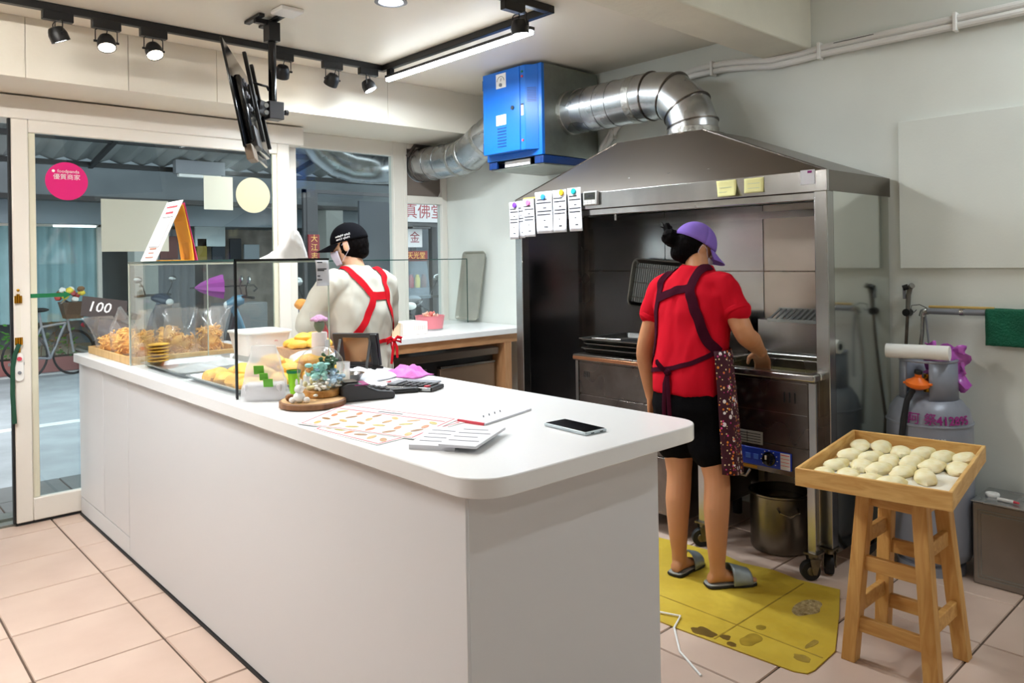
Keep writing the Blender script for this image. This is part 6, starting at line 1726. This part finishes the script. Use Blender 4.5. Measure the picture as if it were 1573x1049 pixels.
# ---- man behind the counter, facing the window
MROOT = Vector((2.312, 3.835, 0)); maz = radians(97)
FM = Vector((cos(maz), sin(maz), 0)); RM = Vector((sin(maz), -cos(maz), 0))
def mw(x, y, z): return MROOT + RM * x + FM * y + Vector((0, 0, z))
ma = thing('person', 'man in pale T-shirt, red apron and black cap behind the counter', 'person', tuple(MROOT))
hz = radians(134)
hm = Head(mw(-.035, .045, 1.50), (cos(hz), sin(hz), -.24), k=1.04)
B = MB()
sections(B, [(mw(0, 0, .78), .150, .105), (mw(0, 0, .88), .168, .120), (mw(0, 0, 1.0), .160, .110), (mw(0, .005, 1.12), .172, .112), (mw(0, .005, 1.24), .185, .105), (mw(-.005, .005, 1.32), .13, .080), (mw(-.015, .012, 1.365), .066, .060)], RM, FM)
limb(B, [mw(-.012, .01, 1.34), mw(-.022, .022, 1.40), mw(-.03, .035, 1.45)], [.060, .055, .055])
hm.skull(B)
sL, eL, wL2 = mw(-.192, .0, 1.27), mw(-.285, .10, 1.045), mw(-.185, .285, 1.070)
sR, eR, wR2 = mw(.182, .0, 1.27), mw(.255, .07, 1.03), mw(.15, .28, 1.06)
for s_, e_, w_ in ((sL, eL, wL2), (sR, eR, wR2)):
    limb(B, [mw(0, 0, 1.27).lerp(s_, .6), s_, s_.lerp(e_, .5), e_, e_.lerp(w_, .4), w_, w_ + (w_ - e_).normalized() * .02], [.058, .060, .050, .045, .045, .030, .028])
hand(B, wL2 + (wL2 - eL).normalized() * .02, (wL2 - eL) * 1.0 + Vector((0, 0, .10)), RM * .8 + Vector((0, 0, .3)), Vector((0, 0, 1)) - FM * .2, .50)
hand(B, wR2 + (wR2 - eR).normalized() * .02, (wR2 - eR), -RM * .6 + Vector((0, 0, -.6)), -RM + Vector((0, 0, .4)), .40)
for q in (-1, 1):
    limb(B, [mw(q * .085, 0, .84), mw(q * .092, .01, .65), mw(q * .098, .02, .46), mw(q * .10, 0, .30), mw(q * .10, -.02, .08)], [.098, .085, .060, .056, .038])
    foot(B, None, mw(q * .10, -.06, 0), mw(q * .12, .15, 0))
put(fuse(B, 'body', .0056, 3), 'body', M['skin_m'], ma)
hm.eyes(ma)
cpn = hm.cap(ma, M['capblk'], low=.016, bill_len=.085)
# lettering on the left side of the cap, two short lines
for k, tx in enumerate(('Salty Native', 'Holy Cruz')):
    azc = radians(170)
    def bd_(p, k=k):
        a = radians(200) - (p.x + .006 * k) / .095
        th = pi / 2 * (.80 + .10 * k) - p.y / .11
        rx, ry, rz = .0865, .1085, .1105
        return hm.w(((rx + p.z) * sin(th) * cos(a), -.008 + (ry + p.z) * sin(th) * sin(a), .016 + (rz) * cos(th)))
    text(tx, .017, M['chalk'], cpn, (0, 0, 0), (1, 0, 0), (0, 1, 0), bend=bd_, depth=.0015)
hb = MB().ell(hm.w((0, -.022, -.004)), .079, .090, .098, 24, 16, M=hm.mat3())
hb.ell(hm.w((0, -.062, -.055)), .058, .040, .040, 18, 12, M=hm.mat3())
for q in (-1, 1): hb.ell(hm.w((q * .072, .018, -.008)), .008, .014, .022, 12, 8, M=hm.mat3())
put(fuse(hb, 'hair', .006, 2, .003, (60, 60, 60)), 'hair', M['hair'], ma)
hm.mask(ma, M['mask'])
B = MB()
sections(B, [(mw(0, 0, .66), .212, .165), (mw(0, 0, .78), .205, .155), (mw(0, 0, .90), .192, .140), (mw(0, -.004, 1.0), .196, .140), (mw(0, -.004, 1.12), .210, .138), (mw(0, 0, 1.23), .205, .122), (mw(-.003, .002, 1.31), .155, .096), (mw(-.012, .01, 1.362), .086, .076), (mw(-.014, .012, 1.378), .076, .070)], RM, FM)
for s_, e_ in ((sL, eL), (sR, eR)):
    limb(B, [mw(0, 0, 1.265).lerp(s_, .6), s_, s_.lerp(e_, .5), s_.lerp(e_, .92)], [.080, .084, .080, .078])
tee2 = fuse(B, 'shirt', .009, 4, .013, (13, 13, 7), 7.)
t2 = bvh_of(tee2)
put(tee2, 'shirt', M['greige'], ma)
B = MB()
sections(B, [(mw(0, 0, .74), .185, .140), (mw(0, 0, .86), .18, .13)], RM, FM)
for q in (-1, 1): limb(B, [mw(q * .09, 0, .78), mw(q * .095, .01, .6), mw(q * .10, .015, .4), mw(q * .10, -.01, .12)], [.115, .10, .085, .075])
put(fuse(B, 'trousers', .009, 4, .005, (9, 9, 4), 1.), 'trousers', mat('charcoal_cotton', rgb(50, 50, 54), .85, bump=.2, bscale=200), ma)
for q in (-1, 1):
    h_, t_2 = mw(q * .10, -.075, 0), mw(q * .122, .185, 0); d = (t_2 - h_).normalized(); s = Vector((-d.y, d.x, 0)); L_ = (t_2 - h_).length
    R = []
    for u, a, zt in ((.0, .020, .05), (.06, .034, .085), (.28, .040, .10), (.5, .042, .078), (.75, .048, .058), (.93, .040, .045), (1.0, .016, .03)):
        c = h_ + d * u * L_
        R.append([c + s * a * cos(w) + Vector((0, 0, .012 + (zt - .012) * .5 * (1 + sin(w)))) for w in [2 * pi * k / 18 for k in range(18)]])
    t = MB().rings(R).build('shoe', M['shorts'], ma)
    MB().prism([(u * L_, a) for u, a in ((-.02, 0), (.05, .04), (.5, .046), (.8, .052), (1.02, .02))] + [(u * L_, -a) for u, a in ((1.02, .02), (.8, .052), (.5, .046), (.05, .04))], h_, d, s, (0, 0, 1), .014).build('sole', M['white'], t, bevel=.003)
RS = M['redstrap']
def ms_(pts, w, lift=.005, name='apron_strap'): return ribbon(ma, t2, [tuple(mw(*p)) for p in pts], w, name, RS, lift)
yb = -.16
ms_([(-.115, .05, 1.36), (-.10, -.10, 1.335), (-.035, yb, 1.245), (.0, yb, 1.205)], .040, .006)
ms_([(.0, yb, 1.215), (.05, yb, 1.21), (.115, yb, 1.212)], .046, .005)
ms_([(.125, .05, 1.36), (.115, -.10, 1.335), (.115, yb, 1.22), (.135, -.14, 1.10), (.17, -.09, 1.0)], .036, .007)
ms_([(.0, yb, 1.235), (-.01, yb, 1.19), (-.07, yb, 1.07), (-.13, -.14, .99), (-.18, -.08, .95)], .042, .0065)
ms_([(-.2, -.02, .925), (-.10, yb, .935), (.05, yb, .945), (.15, -.13, .945), (.20, -.02, .93)], .022, .0035, 'waist_tie')
kb = Vector(mw(.115, -.165, .945))
for q in (-1, 1):
    MB().tube([kb, kb + RM * q * .025 + Vector((0, 0, .018)), kb + RM * q * .055 + Vector((0, 0, .010)), kb + RM * q * .050 - Vector((0, 0, .012)), kb + RM * q * .012], [.006, .010, .012, .010, .005], 8, flat=.5).build('bow_loop', RS, ma)
    MB().tube([kb, kb + RM * q * .014 - Vector((0, 0, .04)) - FM * .008, kb + RM * (q * .022 - .01) - Vector((0, 0, .10 if q > 0 else .13)) - FM * .012], [.007, .010, .009], 8, flat=.3, side=tuple(RM)).build('tie_end', RS, ma)
MB().ell(kb, .013, .011, .012, 12, 8).build('bow_knot', RS, ma)
# front of the red apron
def apm(a, b):
    th = radians(-95 + 190 * a); z = 1.28 - b * .70
    wd = 1.0 if b > .38 else (.35 + .65 * (b / .38))
    th *= wd
    return mw(.226 * sin(th), .178 * cos(th) + (.0 if b > .3 else -.02 * (1 - b / .3)), z)
MB().grid(apm, 36, 18).build('apron', RS, ma, solid=.002)
bn = mw(-.16, .335, 1.155)
tag(noisy_blob(MB(), bn, .042, .040, .034, .5, 91, .15, 1.5, -1).build('fried_bun', mat('orange_bun', rgb(238, 166, 76), .55, bump=.4, bscale=60)), 'orange fried bun held up in the man\'s left hand', 'bun')
# ------------------------------------------------------------------ the street outside
GZ = -.05
asph = mat('asphalt', rgb(168, 174, 178), .75, var=.18, vscale=3, bump=.3, bscale=60)
struct(MB().box(-8, 22, 5.90, 12.55, GZ - .1, GZ).build('road', asph))
pav = struct(MB().box(-8, 22, 5.14, 5.90, GZ - .1, GZ + .012).build('pavement', M['grout']))
pt_ = mat('grey_paving', rgb(120, 122, 122), .5, var=.15, vscale=4)
for i in range(-3, 9):
    for j in range(2):
        x0, y0 = i * .40, 5.145 + j * .377
        MB().frustum((x0 + .003, x0 + .397, y0 + .003, y0 + .374), (x0 + .006, x0 + .394, y0 + .006, y0 + .371), GZ + .010, GZ + .018).build('paving_slab', pt_, pav, smooth=False)
lnm = mat('road_paint', rgb(226, 230, 230), .6, var=.12, vscale=8)
struct(MB().box(-8, 22, 7.95, 8.10, GZ, GZ + .004).build('road_line', lnm)); struct(MB().box(-8, 22, 11.75, 11.87, GZ, GZ + .004).build('road_line', lnm))
struct(MB().box(-8, 22, 12.55, 15.0, GZ - .1, GZ + .10).build('far_pavement', mat('far_paving', rgb(170, 160, 136), .6, var=.1, vscale=3)))
# unseen arcade roof, added to shade the near pavement
struct(MB().box(-8, 22, 5.14, 6.6, 2.98, 3.1).build('arcade_shade_roof', mat('shade_roof_soffit', rgb(96, 98, 100), .8, var=.1)))
# far houses: one dark ground-floor block with shop fronts under an arcade
fa = thing('shop_building', 'row of dim shop fronts across the street', 'building', (6, 15, GZ))
fw_ = mat('far_wall', rgb(104, 112, 116), .8, var=.2, vscale=1.2)
MB().box(-8, 22, 15.0, 15.3, GZ, 6.5).build('wall', fw_, fa)
MB().box(-8, 22, 12.5, 12.75, 2.42, 3.0).build('fascia_board', mat('fascia_grey', rgb(104, 110, 114), .6, var=.15, vscale=2), fa)
MB().box(-8, 22, 12.48, 12.76, 2.36, 2.43).build('dark_beam', M['black'], fa)
MB().box(-8, 22, 12.75, 15.0, 2.70, 2.8).build('arcade_ceiling', mat('arcade_ceiling', rgb(86, 92, 96), .8), fa)
MB().box(-8, 22, 13.2, 13.3, 2.05, 2.70).build('inner_board', mat('inner_board', rgb(118, 130, 138), .6, var=.1, vscale=2), fa)
MB().box(-8, 22, 12.5, 15.0, 3.0, 6.5).build('upper_storey', fw_, fa)
for x in (-1.2, 3.62, 6.9, 10.5): MB().box(x, x + .35, 12.55, 12.9, GZ, 2.7).build('column', mat('column_tile%d' % int(x * 10), rgb(168, 170, 164), .5), fa, bevel=.01)
tcur = mat('teal_curtain', rgb(150, 186, 192), .8, var=.12, vscale=3)
def curtain(x0, x1, z0, z1, y, mt, n):
    return MB().grid(lambda a, b: (x0 + (x1 - x0) * a, y + .03 * sin(a * n * 2 * pi), z0 + (z1 - z0) * b), n * 8, 2).build('curtain', mt, fa)
curtain(1.4, 3.5, .5, 2.05, 14.2, tcur, 12)
curtain(4.1, 5.2, .1, 2.05, 14.4, mat('grey_curtain', rgb(146, 150, 158), .8), 8)
curtain(5.35, 6.8, .1, 2.05, 14.4, mat('beige_blind', rgb(150, 142, 134), .8, var=.2, vscale=5), 5)
MB().box(1.3, 1.36, 14.1, 14.2, 0, 2.1).box(3.5, 3.56, 14.1, 14.2, 0, 2.1).box(1.3, 3.56, 14.1, 14.2, 2.05, 2.12).build('shop_frame', M['pvc'], fa)
for k, (x, z, w, h, c) in enumerate(((5.05, 1.72, .55, .42, (206, 220, 222)), (5.08, 1.45, .18, .42, (150, 130, 40)), (5.35, 1.42, .24, .3, (40, 50, 60)), (5.68, 1.45, .22, .42, (30, 34, 40)), (5.95, 1.42, .3, .34, (150, 160, 166)), (4.45, 1.5, .3, .4, (110, 60, 56)))):
    MB().box(x, x + w, 13.95, 14.0, z, z + h).build('framed_panel', mat('panel%d' % k, rgb(*c), .5), fa, bevel=.01)
MB().box(7.6, 8.6, 13.9, 13.95, .3, 2.2).build('teal_shop_wall', mat('pale_teal_wall', rgb(190, 214, 216), .7), fa)  # even pale teal wall colour
MB().box(7.55, 7.62, 13.85, 13.95, .2, 2.25).build('shop_post', M['pvc'], fa)
for k, (x0, x1, y, z) in enumerate(((2.75, 3.35, 13.6, 2.02), (5.75, 6.3, 14.9, 2.35))):
    t = thing('street_lamp_tube', ('lit tube lamp over the curtained shop across the street', 'lit tube lamp seen through the middle window')[k], 'tube lamp', ((x0 + x1) / 2, y, z))
    MB().box(x0, x1, y - .03, y + .03, z, z + .03).build('tube', mat('tube_glow%d' % k, (1, 1, 1, 1), .5, emit=(.92, .98, 1, 1), estr=5), t, bevel=.01)
    MB().box(x0 - .03, x1 + .03, y - .05, y + .05, z + .03, z + .06).build('holder', M['white'], t)
tl = thing('street_lamp_tube', 'unlit long lamp fixture under the awning across the street', 'tube lamp', (4.5, 12.0, 2.72))
MB().box(4.1, 4.75, 11.95, 12.05, 2.74, 2.79).build('tube', M['white'], tl, bevel=.01)
MB().box(4.05, 4.8, 11.93, 12.07, 2.79, 2.995).build('holder', M['grey'], tl)
# corrugated awning
aw = thing('corrugated_awning', 'grey corrugated metal awning over the far side of the street', 'awning', (5, 11.5, 2.8))
def awf(a, b): return (-8 + 30 * a, 12.40 - 2.4 * b, 2.95 + .42 * b + .03 * (1 if (int(a * 200) % 2) else -1))
MB().grid(awf, 200, 3).build('sheet', mat('awning_sheet', rgb(150, 154, 154), .6, .0, var=.12, vscale=2), aw, smooth=False, solid=.006)
for b in (.02, .5, .98): MB().box(-8, 22, 12.40 - 2.4 * b - .04, 12.40 - 2.4 * b + .04, 2.84 + .42 * b, 2.91 + .42 * b).build('purlin', M['black'], aw)
for x in range(-6, 22, 3): MB().bar((x, 12.43, 2.86), (x, 10.0, 3.28), .06, .06).build('rafter', M['darkgrey'], aw)
# signs
def sign(x0, x1, y, z0, z1, col, txt, tcol, size, label, vertical=False):
    t = thing('shop_sign', label, 'sign', ((x0 + x1) / 2, y, z0))
    MB().box(x0, x1, y, y + .04, z0, z1).build('board', col, t, bevel=.005)
    chars = list(txt) if vertical else [txt]
    for i, c in enumerate(chars):
        zc = z1 - (z1 - z0) * (i + .5) / len(chars)
        text(c, size, tcol, t, ((x0 + x1) / 2, y - .002, zc), (1, 0, 0), (0, 0, 1), align='CENTER', depth=.001)
redm = mat('sign_red', rgb(120, 34, 36), .6); goldt = mat('sign_gold', rgb(214, 170, 90), .5); dred = mat('sign_text_red', rgb(130, 40, 48), .6)
sign(5.19, 5.36, 9.95, 1.42, 1.80, redm, '大江志', goldt, .11, 'small dark red vertical sign left of the man\'s cap', True)
sign(6.75, 7.75, 10.0, 2.02, 2.34, mat('pale_sign', rgb(176, 172, 172), .6), '真佛堂', dred, .26, 'pale shop sign with red characters in the narrow window')
sign(7.05, 7.35, 10.2, 1.62, 1.92, mat('small_white_sign', rgb(190, 186, 186), .6), '金', dred, .2, 'small pale plaque with a red character under the pale sign')
sign(7.0, 7.45, 10.2, 1.40, 1.56, redm, '天光堂', goldt, .12, 'low red plaque with gold characters under the pale sign')
gt = thing('sign_gantry', 'thin grey steel frame carrying the shop signs across the street', 'frame', (6.4, 10.05, GZ))
for x in (5.14, 6.68, 7.80): MB().box(x, x + .05, 10.0, 10.05, GZ, 2.45).build('post', M['darkgrey'], gt)
MB().box(5.14, 7.85, 10.0, 10.05, 2.40, 2.45).build('beam', M['darkgrey'], gt)
MB().box(5.19, 5.36, 9.99, 10.03, 1.40, 2.40).build('hanger', M['darkgrey'], gt)
MB().box(6.73, 7.80, 10.04, 10.07, 1.95, 2.02).build('rail', M['darkgrey'], gt)
MB().box(7.05, 7.40, 10.04, 10.20, 1.92, 1.96).build('rail', M['darkgrey'], gt)
MB().box(7.15, 7.25, 10.235, 10.25, 1.40, 1.95).build('hanger', M['darkgrey'], gt)
blk = thing('market_stall', 'dim stall with coloured jars in the narrow window', 'stall', (7.3, 10.4, GZ))
MB().box(6.6, 8.6, 10.4, 10.9, GZ, .95).build('stall_body', mat('stall_grey', rgb(96, 98, 102), .7), blk, bevel=.01)
MB().box(6.6, 8.6, 10.9, 10.95, .95, 2.4).build('stall_back', mat('stall_back', rgb(80, 84, 90), .8), blk)
MB().box(7.62, 7.72, 10.3, 10.4, GZ, 2.4).build('stall_post', M['darkgrey'], blk)
for k in range(7):
    c = ((206, 160, 40), (190, 70, 50), (220, 200, 120), (90, 110, 60), (170, 60, 60), (200, 180, 60), (120, 60, 40))[k]
    MB().lathe([(.045, 0), (.05, .01), (.05, .16), (.03, .19), (.03, .22)], (6.8 + k * .13, 10.5, .95), 14).build('jar', mat('jar%d' % k, rgb(*c), .3), blk)
# planter with plants
pl_ = thing('street_planter', 'long reddish planter box with green plants across the road', 'planter', (2.3, 12.15, GZ))
MB().box(1.5, 2.72, 12.0, 12.28, GZ, .15).build('box', mat('terracotta_plastic', rgb(150, 96, 92), .6), pl_, bevel=.01)
MB().box(1.52, 2.70, 12.02, 12.26, .14, .155).build('soil', mat('soil', rgb(60, 46, 36), .9), pl_)
random.seed(14)
gl = [mat('leaf_a', rgb(70, 130, 50), .6), mat('leaf_b', rgb(96, 110, 66), .6), mat('leaf_c', rgb(110, 80, 60), .6)]
for pz in range(7):
    cx_ = 1.62 + pz * .165; hgt = random.uniform(.18, .5); mm = gl[pz % 3 if pz > 3 else 0]
    mb = MB()
    for k in range(34):
        a = random.uniform(0, 2 * pi); r = random.uniform(.01, .10); z = .16 + random.uniform(.0, hgt)
        p = Vector((cx_ + r * cos(a), 12.14 + r * sin(a), z)); d = Vector((cos(a), sin(a), random.uniform(-.1, .9))).normalized()
        s = d.orthogonal().normalized()
        L_ = random.uniform(.05, .10)
        mb.add([p, p + d * L_ * .5 + s * .018, p + d * L_, p + d * L_ * .5 - s * .018], [(0, 1, 2, 3)])
    o = mb.build('foliage', mm, pl_, smooth=False); o['kind'] = 'stuff'
    MB().tube([(cx_, 12.14, .15), (cx_ + .02, 12.15, .15 + hgt * .6), (cx_, 12.14, .15 + hgt)], .006, 5).build('stem', gl[2], pl_)
# scooters
def wheel(par, c, r, side, name):
    w_ = MB().lathe([(r * .72, -.035), (r * .95, -.03), (r, 0), (r * .95, .03), (r * .72, .035), (r * .68, 0), (r * .72, -.035)], c, 28, side, cap0=False, cap1=False).build(name, M['rubber'], par)
    h = MB().lathe([(.03, -.03), (r * .70, -.012), (r * .70, .012), (.03, .03)], c, 20, side).build('rim', M['grey'], w_)
def scooter(x, y, rot, bodymat, label, seatmat=None, scale=1.0, shield=False):
    t = thing('motor_scooter', label, 'scooter', (x, y, GZ + .001), 'parked motor scooters')
    Q = Matrix.Rotation(rot, 4, 'Z')
    def P(a, b, c): return Vector((x, y, GZ + .001)) + (Q @ Vector((a * scale, b * scale, c * scale)))
    side = Q @ Vector((0, 1, 0)); fw2 = Q @ Vector((1, 0, 0))
    wheel(t, P(.62, 0, .22), .22 * scale, side, 'wheel'); wheel(t, P(-.55, 0, .22), .22 * scale, side, 'wheel')
    def hull(S, name, mt):
        R = [[P(a + dx * 0, w * cos(q), c + h * sin(q)) for q in [2 * pi * k / 16 for k in range(16)]] for a, w, c, h, dx in S]
        return MB().rings(R).build(name, mt, t)
    hull([(-.85, .05, .66, .05, 0), (-.70, .14, .62, .13, 0), (-.40, .17, .56, .18, 0), (-.10, .16, .46, .17, 0), (.02, .10, .40, .10, 0)], 'rear_body', bodymat)
    hull([(-.78, .06, .80, .03, 0), (-.55, .14, .79, .06, 0), (-.2, .15, .76, .06, 0), (.05, .09, .73, .04, 0)], 'seat', seatmat or M['rubber'])
    MB().prism([(-.12, .28), (.34, .28), (.42, .36), (.36, .36), (.30, .33), (-.12, .34)], P(0, -.14, 0), fw2, (0, 0, 1), side, .28 * scale).build('floor_board', M['darkgrey'], t, bevel=.01)
    sh_ = [(.36, .17, .36), (.40, .20, .55), (.46, .19, .75), (.52, .14, .92), (.50, .06, 1.0)]
    R = [[P(a + .06 * (1 - abs(k) / 4) * 1.0, w * k / 4, z) for k in range(-4, 5)] for a, w, z in sh_]
    MB().rings(R, False, False, closed=False).build('front_shield', bodymat, t, solid=.02)
    hull([(.50, .05, .40, .05, 0), (.60, .10, .44, .07, 0), (.74, .09, .40, .06, 0), (.84, .04, .33, .03, 0)], 'front_fender', bodymat)
    hull([(.42, .13, 1.0, .06, 0), (.52, .13, .98, .08, 0), (.62, .08, .94, .05, 0)], 'headlight_cowl', bodymat)
    MB().ell(P(.60, 0, .94), .05, .08, .05, 14, 10, M=Q.to_3x3()).build('headlight', M['white'], t)
    MB().tube([P(.34, -.33, 1.03), P(.42, -.16, 1.04), P(.46, 0, 1.03), P(.42, .16, 1.04), P(.34, .33, 1.03)], .016, 8).build('handlebar', M['rubber'], t)
    MB().tube([P(.50, 0, .95), P(.60, 0, .5), P(.62, 0, .22)], .035, 10).build('fork', M['darkgrey'], t)
    for s in (-1, 1):
        st_ = MB().tube([P(.40, s * .20, 1.04), P(.42, s * .26, 1.15), P(.40, s * .30, 1.22)], .008, 6).build('mirror_stalk', M['rubber'], t)
        MB().ell(P(.39, s * .32, 1.25), .02, .075, .045, 16, 10, M=Q.to_3x3()).build('mirror', M['steel'], st_)
    MB().tube([P(-.1, -.12, .2), P(-.5, -.16, .24), P(-.82, -.16, .30)], [.03, .045, .05], 10).build('exhaust', M['galv_dull'], t)
    MB().ell(P(-.84, 0, .62), .03, .09, .04, 12, 8, M=Q.to_3x3()).build('tail_light', M['redink'], t)
    if shield:
        MB().grid(lambda a, b: P(.52 - .12 * b + .08 * sin(pi * a), (a - .5) * (.46 - .1 * b), 1.02 + .42 * b), 12, 8).build('wind_screen', pane_mat('screen_plastic', (.8, .88, .95, 1), 1.5, .02, .12, (.7, .85, 1, 1)), t)
scooter(3.25, 11.35, radians(-60), mat('navy_paint', rgb(40, 54, 78), .25, coat=.5), 'dark blue parked scooter with round mirrors, seen above the snack bags')
scooter(4.35, 9.2, radians(165), mat('teal_paint', rgb(86, 126, 146), .25, coat=.5), 'teal parked scooter seen beside the window post', mat('seat_tan', rgb(120, 104, 84), .6))
scooter(4.25, 7.3, radians(120), mat('grey_paint', rgb(70, 78, 92), .25, coat=.5), 'grey scooter with light seat seen left of the man', mat('seat_beige', rgb(168, 158, 140), .6))
scooter(5.35, 7.6, radians(-130), mat('black_paint_scooter', rgb(26, 30, 38), .2, coat=.5), 'black scooter with clear wind screen in the narrow window', shield=True)
scooter(1.15, 10.6, radians(95), mat('red_paint', rgb(150, 30, 40), .25, coat=.5), 'dark red scooter seen past the open door edge')
scooter(.35, 7.4, radians(70), mat('dark_paint', rgb(30, 30, 34), .25, coat=.5), 'black scooter standing left of the open door')
# bicycle by the planter
bi = thing('bicycle', 'bicycle with a basket of flowers leaning by the planter', 'bicycle', (2.2, 11.4, GZ))
for xx in (1.95, 2.55):
    MB().lathe([(.28, -.012), (.30, 0), (.28, .012), (.268, 0), (.28, -.012)], (xx, 11.4 + (xx - 2.2) * .4, GZ + .30), 32, (-.37, .93, 0), cap0=False, cap1=False).build('wheel', M['rubber'], bi)
for a, b in (((1.95, 11.3, .25), (2.15, 11.38, .62)), ((2.15, 11.38, .62), (2.45, 11.5, .65)), ((2.45, 11.5, .65), (2.25, 11.42, .2)), ((2.15, 11.38, .62), (2.25, 11.42, .2)), ((2.25, 11.42, .2), (1.95, 11.3, .25)), ((2.45, 11.5, .85), (2.55, 11.54, .25)), ((2.15, 11.38, .62), (2.12, 11.37, .82))):
    MB().tube([a, b], .016, 8).build('frame_tube', M['grey'], bi)
MB().ell((2.12, 11.37, .84), .12, .07, .03, 14, 8).build('saddle', M['rubber'], bi)
MB().tube([(2.36, 11.3, .92), (2.44, 11.48, .95), (2.52, 11.68, .92)], .013, 8).build('handlebar', M['steel'], bi)
MB().frustum((2.45, 2.65, 11.45, 11.65), (2.40, 2.70, 11.40, 11.70), .70, .92).build('basket', mat('wicker', rgb(84, 62, 44), .8, bump=.6, bscale=80), bi)
random.seed(3)
for k in range(12):
    c = (rgb(226, 196, 60), rgb(232, 228, 220), rgb(196, 70, 60), rgb(120, 84, 50))[k % 4]
    noisy_blob(MB(), (2.55 + random.uniform(-.16, .16), 11.55 + random.uniform(-.12, .12), .94 + random.uniform(0, .16)), .045, .045, .04, 0, k, .3, 2, -1, 10, 8).build('blossom', mat('blossom%d' % k, c, .7), bi)
# purple umbrella lying open on a crate
um = thing('umbrella', 'half folded purple umbrella seen through the glass case', 'umbrella', (4.1, 10.3, GZ))
tip = Vector((3.78, 10.5, 1.08)); ax_ = Vector((.93, -.2, .02)).normalized(); pu = mat('purple_nylon', rgb(170, 66, 160), .5)
sd = ax_.cross(Vector((0, 0, 1))).normalized(); up2 = sd.cross(ax_)
R = []
for r_, d_ in ((.005, 0), (.06, .08), (.12, .22), (.16, .36)):
    R.append([tip + ax_ * d_ + (sd * cos(q) + up2 * sin(q)) * r_ * (1 + (.12 if k % 2 else -.05)) for k, q in enumerate([2 * pi * k / 16 for k in range(16)])])
MB().rings(R, True, False).build('canopy', pu, um, smooth=False, solid=.004)
MB().tube([tip - ax_ * .06, tip + ax_ * .75], .010, 8).build('shaft', M['black'], um)
MB().tube([tip + ax_ * .72, tip + ax_ * .78, tip + ax_ * .82 - up2 * .05, tip + ax_ * .77 - up2 * .09], .014, 8).build('handle', M['black'], um)
MB().box(4.05, 4.65, 10.15, 10.65, GZ, .86).build('support_crate', mat('grey_crate', rgb(110, 112, 112), .7), um, bevel=.01)

# ------------------------------------------------------------------ stickers and notices on the door glass
sk = thing('round_sticker', 'round magenta delivery sticker on the door glass', 'sticker', (1.053, 4.86, 1.77))
SC = Vector((1.053, 4.8605, 1.880))
MB().lathe([(0, 0), (.107, 0), (.107, .001), (0, .001)], SC, 40, (0, -1, 0)).build('disc', M['magenta'], sk, smooth=False)
text('foodpanda', .026, M['white'], sk, SC + Vector((.008, -.002, .055)), (1, 0, 0), (0, 0, 1), align='CENTER', depth=.0004)
text('優質商家', .034, M['white'], sk, SC + Vector((0, -.002, .022)), (1, 0, 0), (0, 0, 1), align='CENTER', depth=.0004)
MB().lathe([(0, 0), (.008, 0), (.008, .0006), (0, .0006)], SC + Vector((-.066, -.001, .055)), 16, (0, -1, 0)).build('round_mark', M['white'], sk, smooth=False)
pale = mat('pale_vinyl', rgb(176, 182, 170), .7)
tag(MB().box(1.225, 1.60, 4.8595, 4.8612, 1.482, 1.789).build('glass_notice', pale, smooth=False), 'large pale blank notice on the door glass behind the leaning sign', 'notice')
tag(MB().box(1.817, 2.003, 4.8595, 4.8612, 1.747, 1.960).build('glass_notice', pale, smooth=False), 'small pale square notice on the door glass', 'notice')
tag(MB().lathe([(0, 0), (.117, 0), (.117, .0015), (0, .0015)], (2.140, 4.8595, 1.850), 40, (0, 1, 0)).build('glass_notice', mat('cream_vinyl', rgb(180, 176, 150), .7), smooth=False), 'round cream notice on the door glass', 'notice')
ar = [(0, -.011), (.165, -.011), (.165, -.022), (.205, 0), (.165, .022), (.165, .011), (0, .011)]
tag(MB().prism(ar, (.862, 4.853, 1.241), (1, 0, .0), (0, 0, 1), (0, -1, 0), .0012).build('arrow_tape', M['green'], smooth=False), 'green arrow stuck on the door beside the brass latch', 'arrow')
MB_ = MB().tube([(.806, 4.822, .985), (.785, 4.82, .93), (.774, 4.822, .86), (.772, 4.822, .72), (.776, 4.82, .62), (.779, 4.82, .56)], .011, 8, flat=.35, side=(1, 0, 0))
tag(MB_.build('green_strap', mat('dark_green_webbing', rgb(20, 70, 50), .7)), 'dark green strap hanging from the lower brass latch', 'strap')
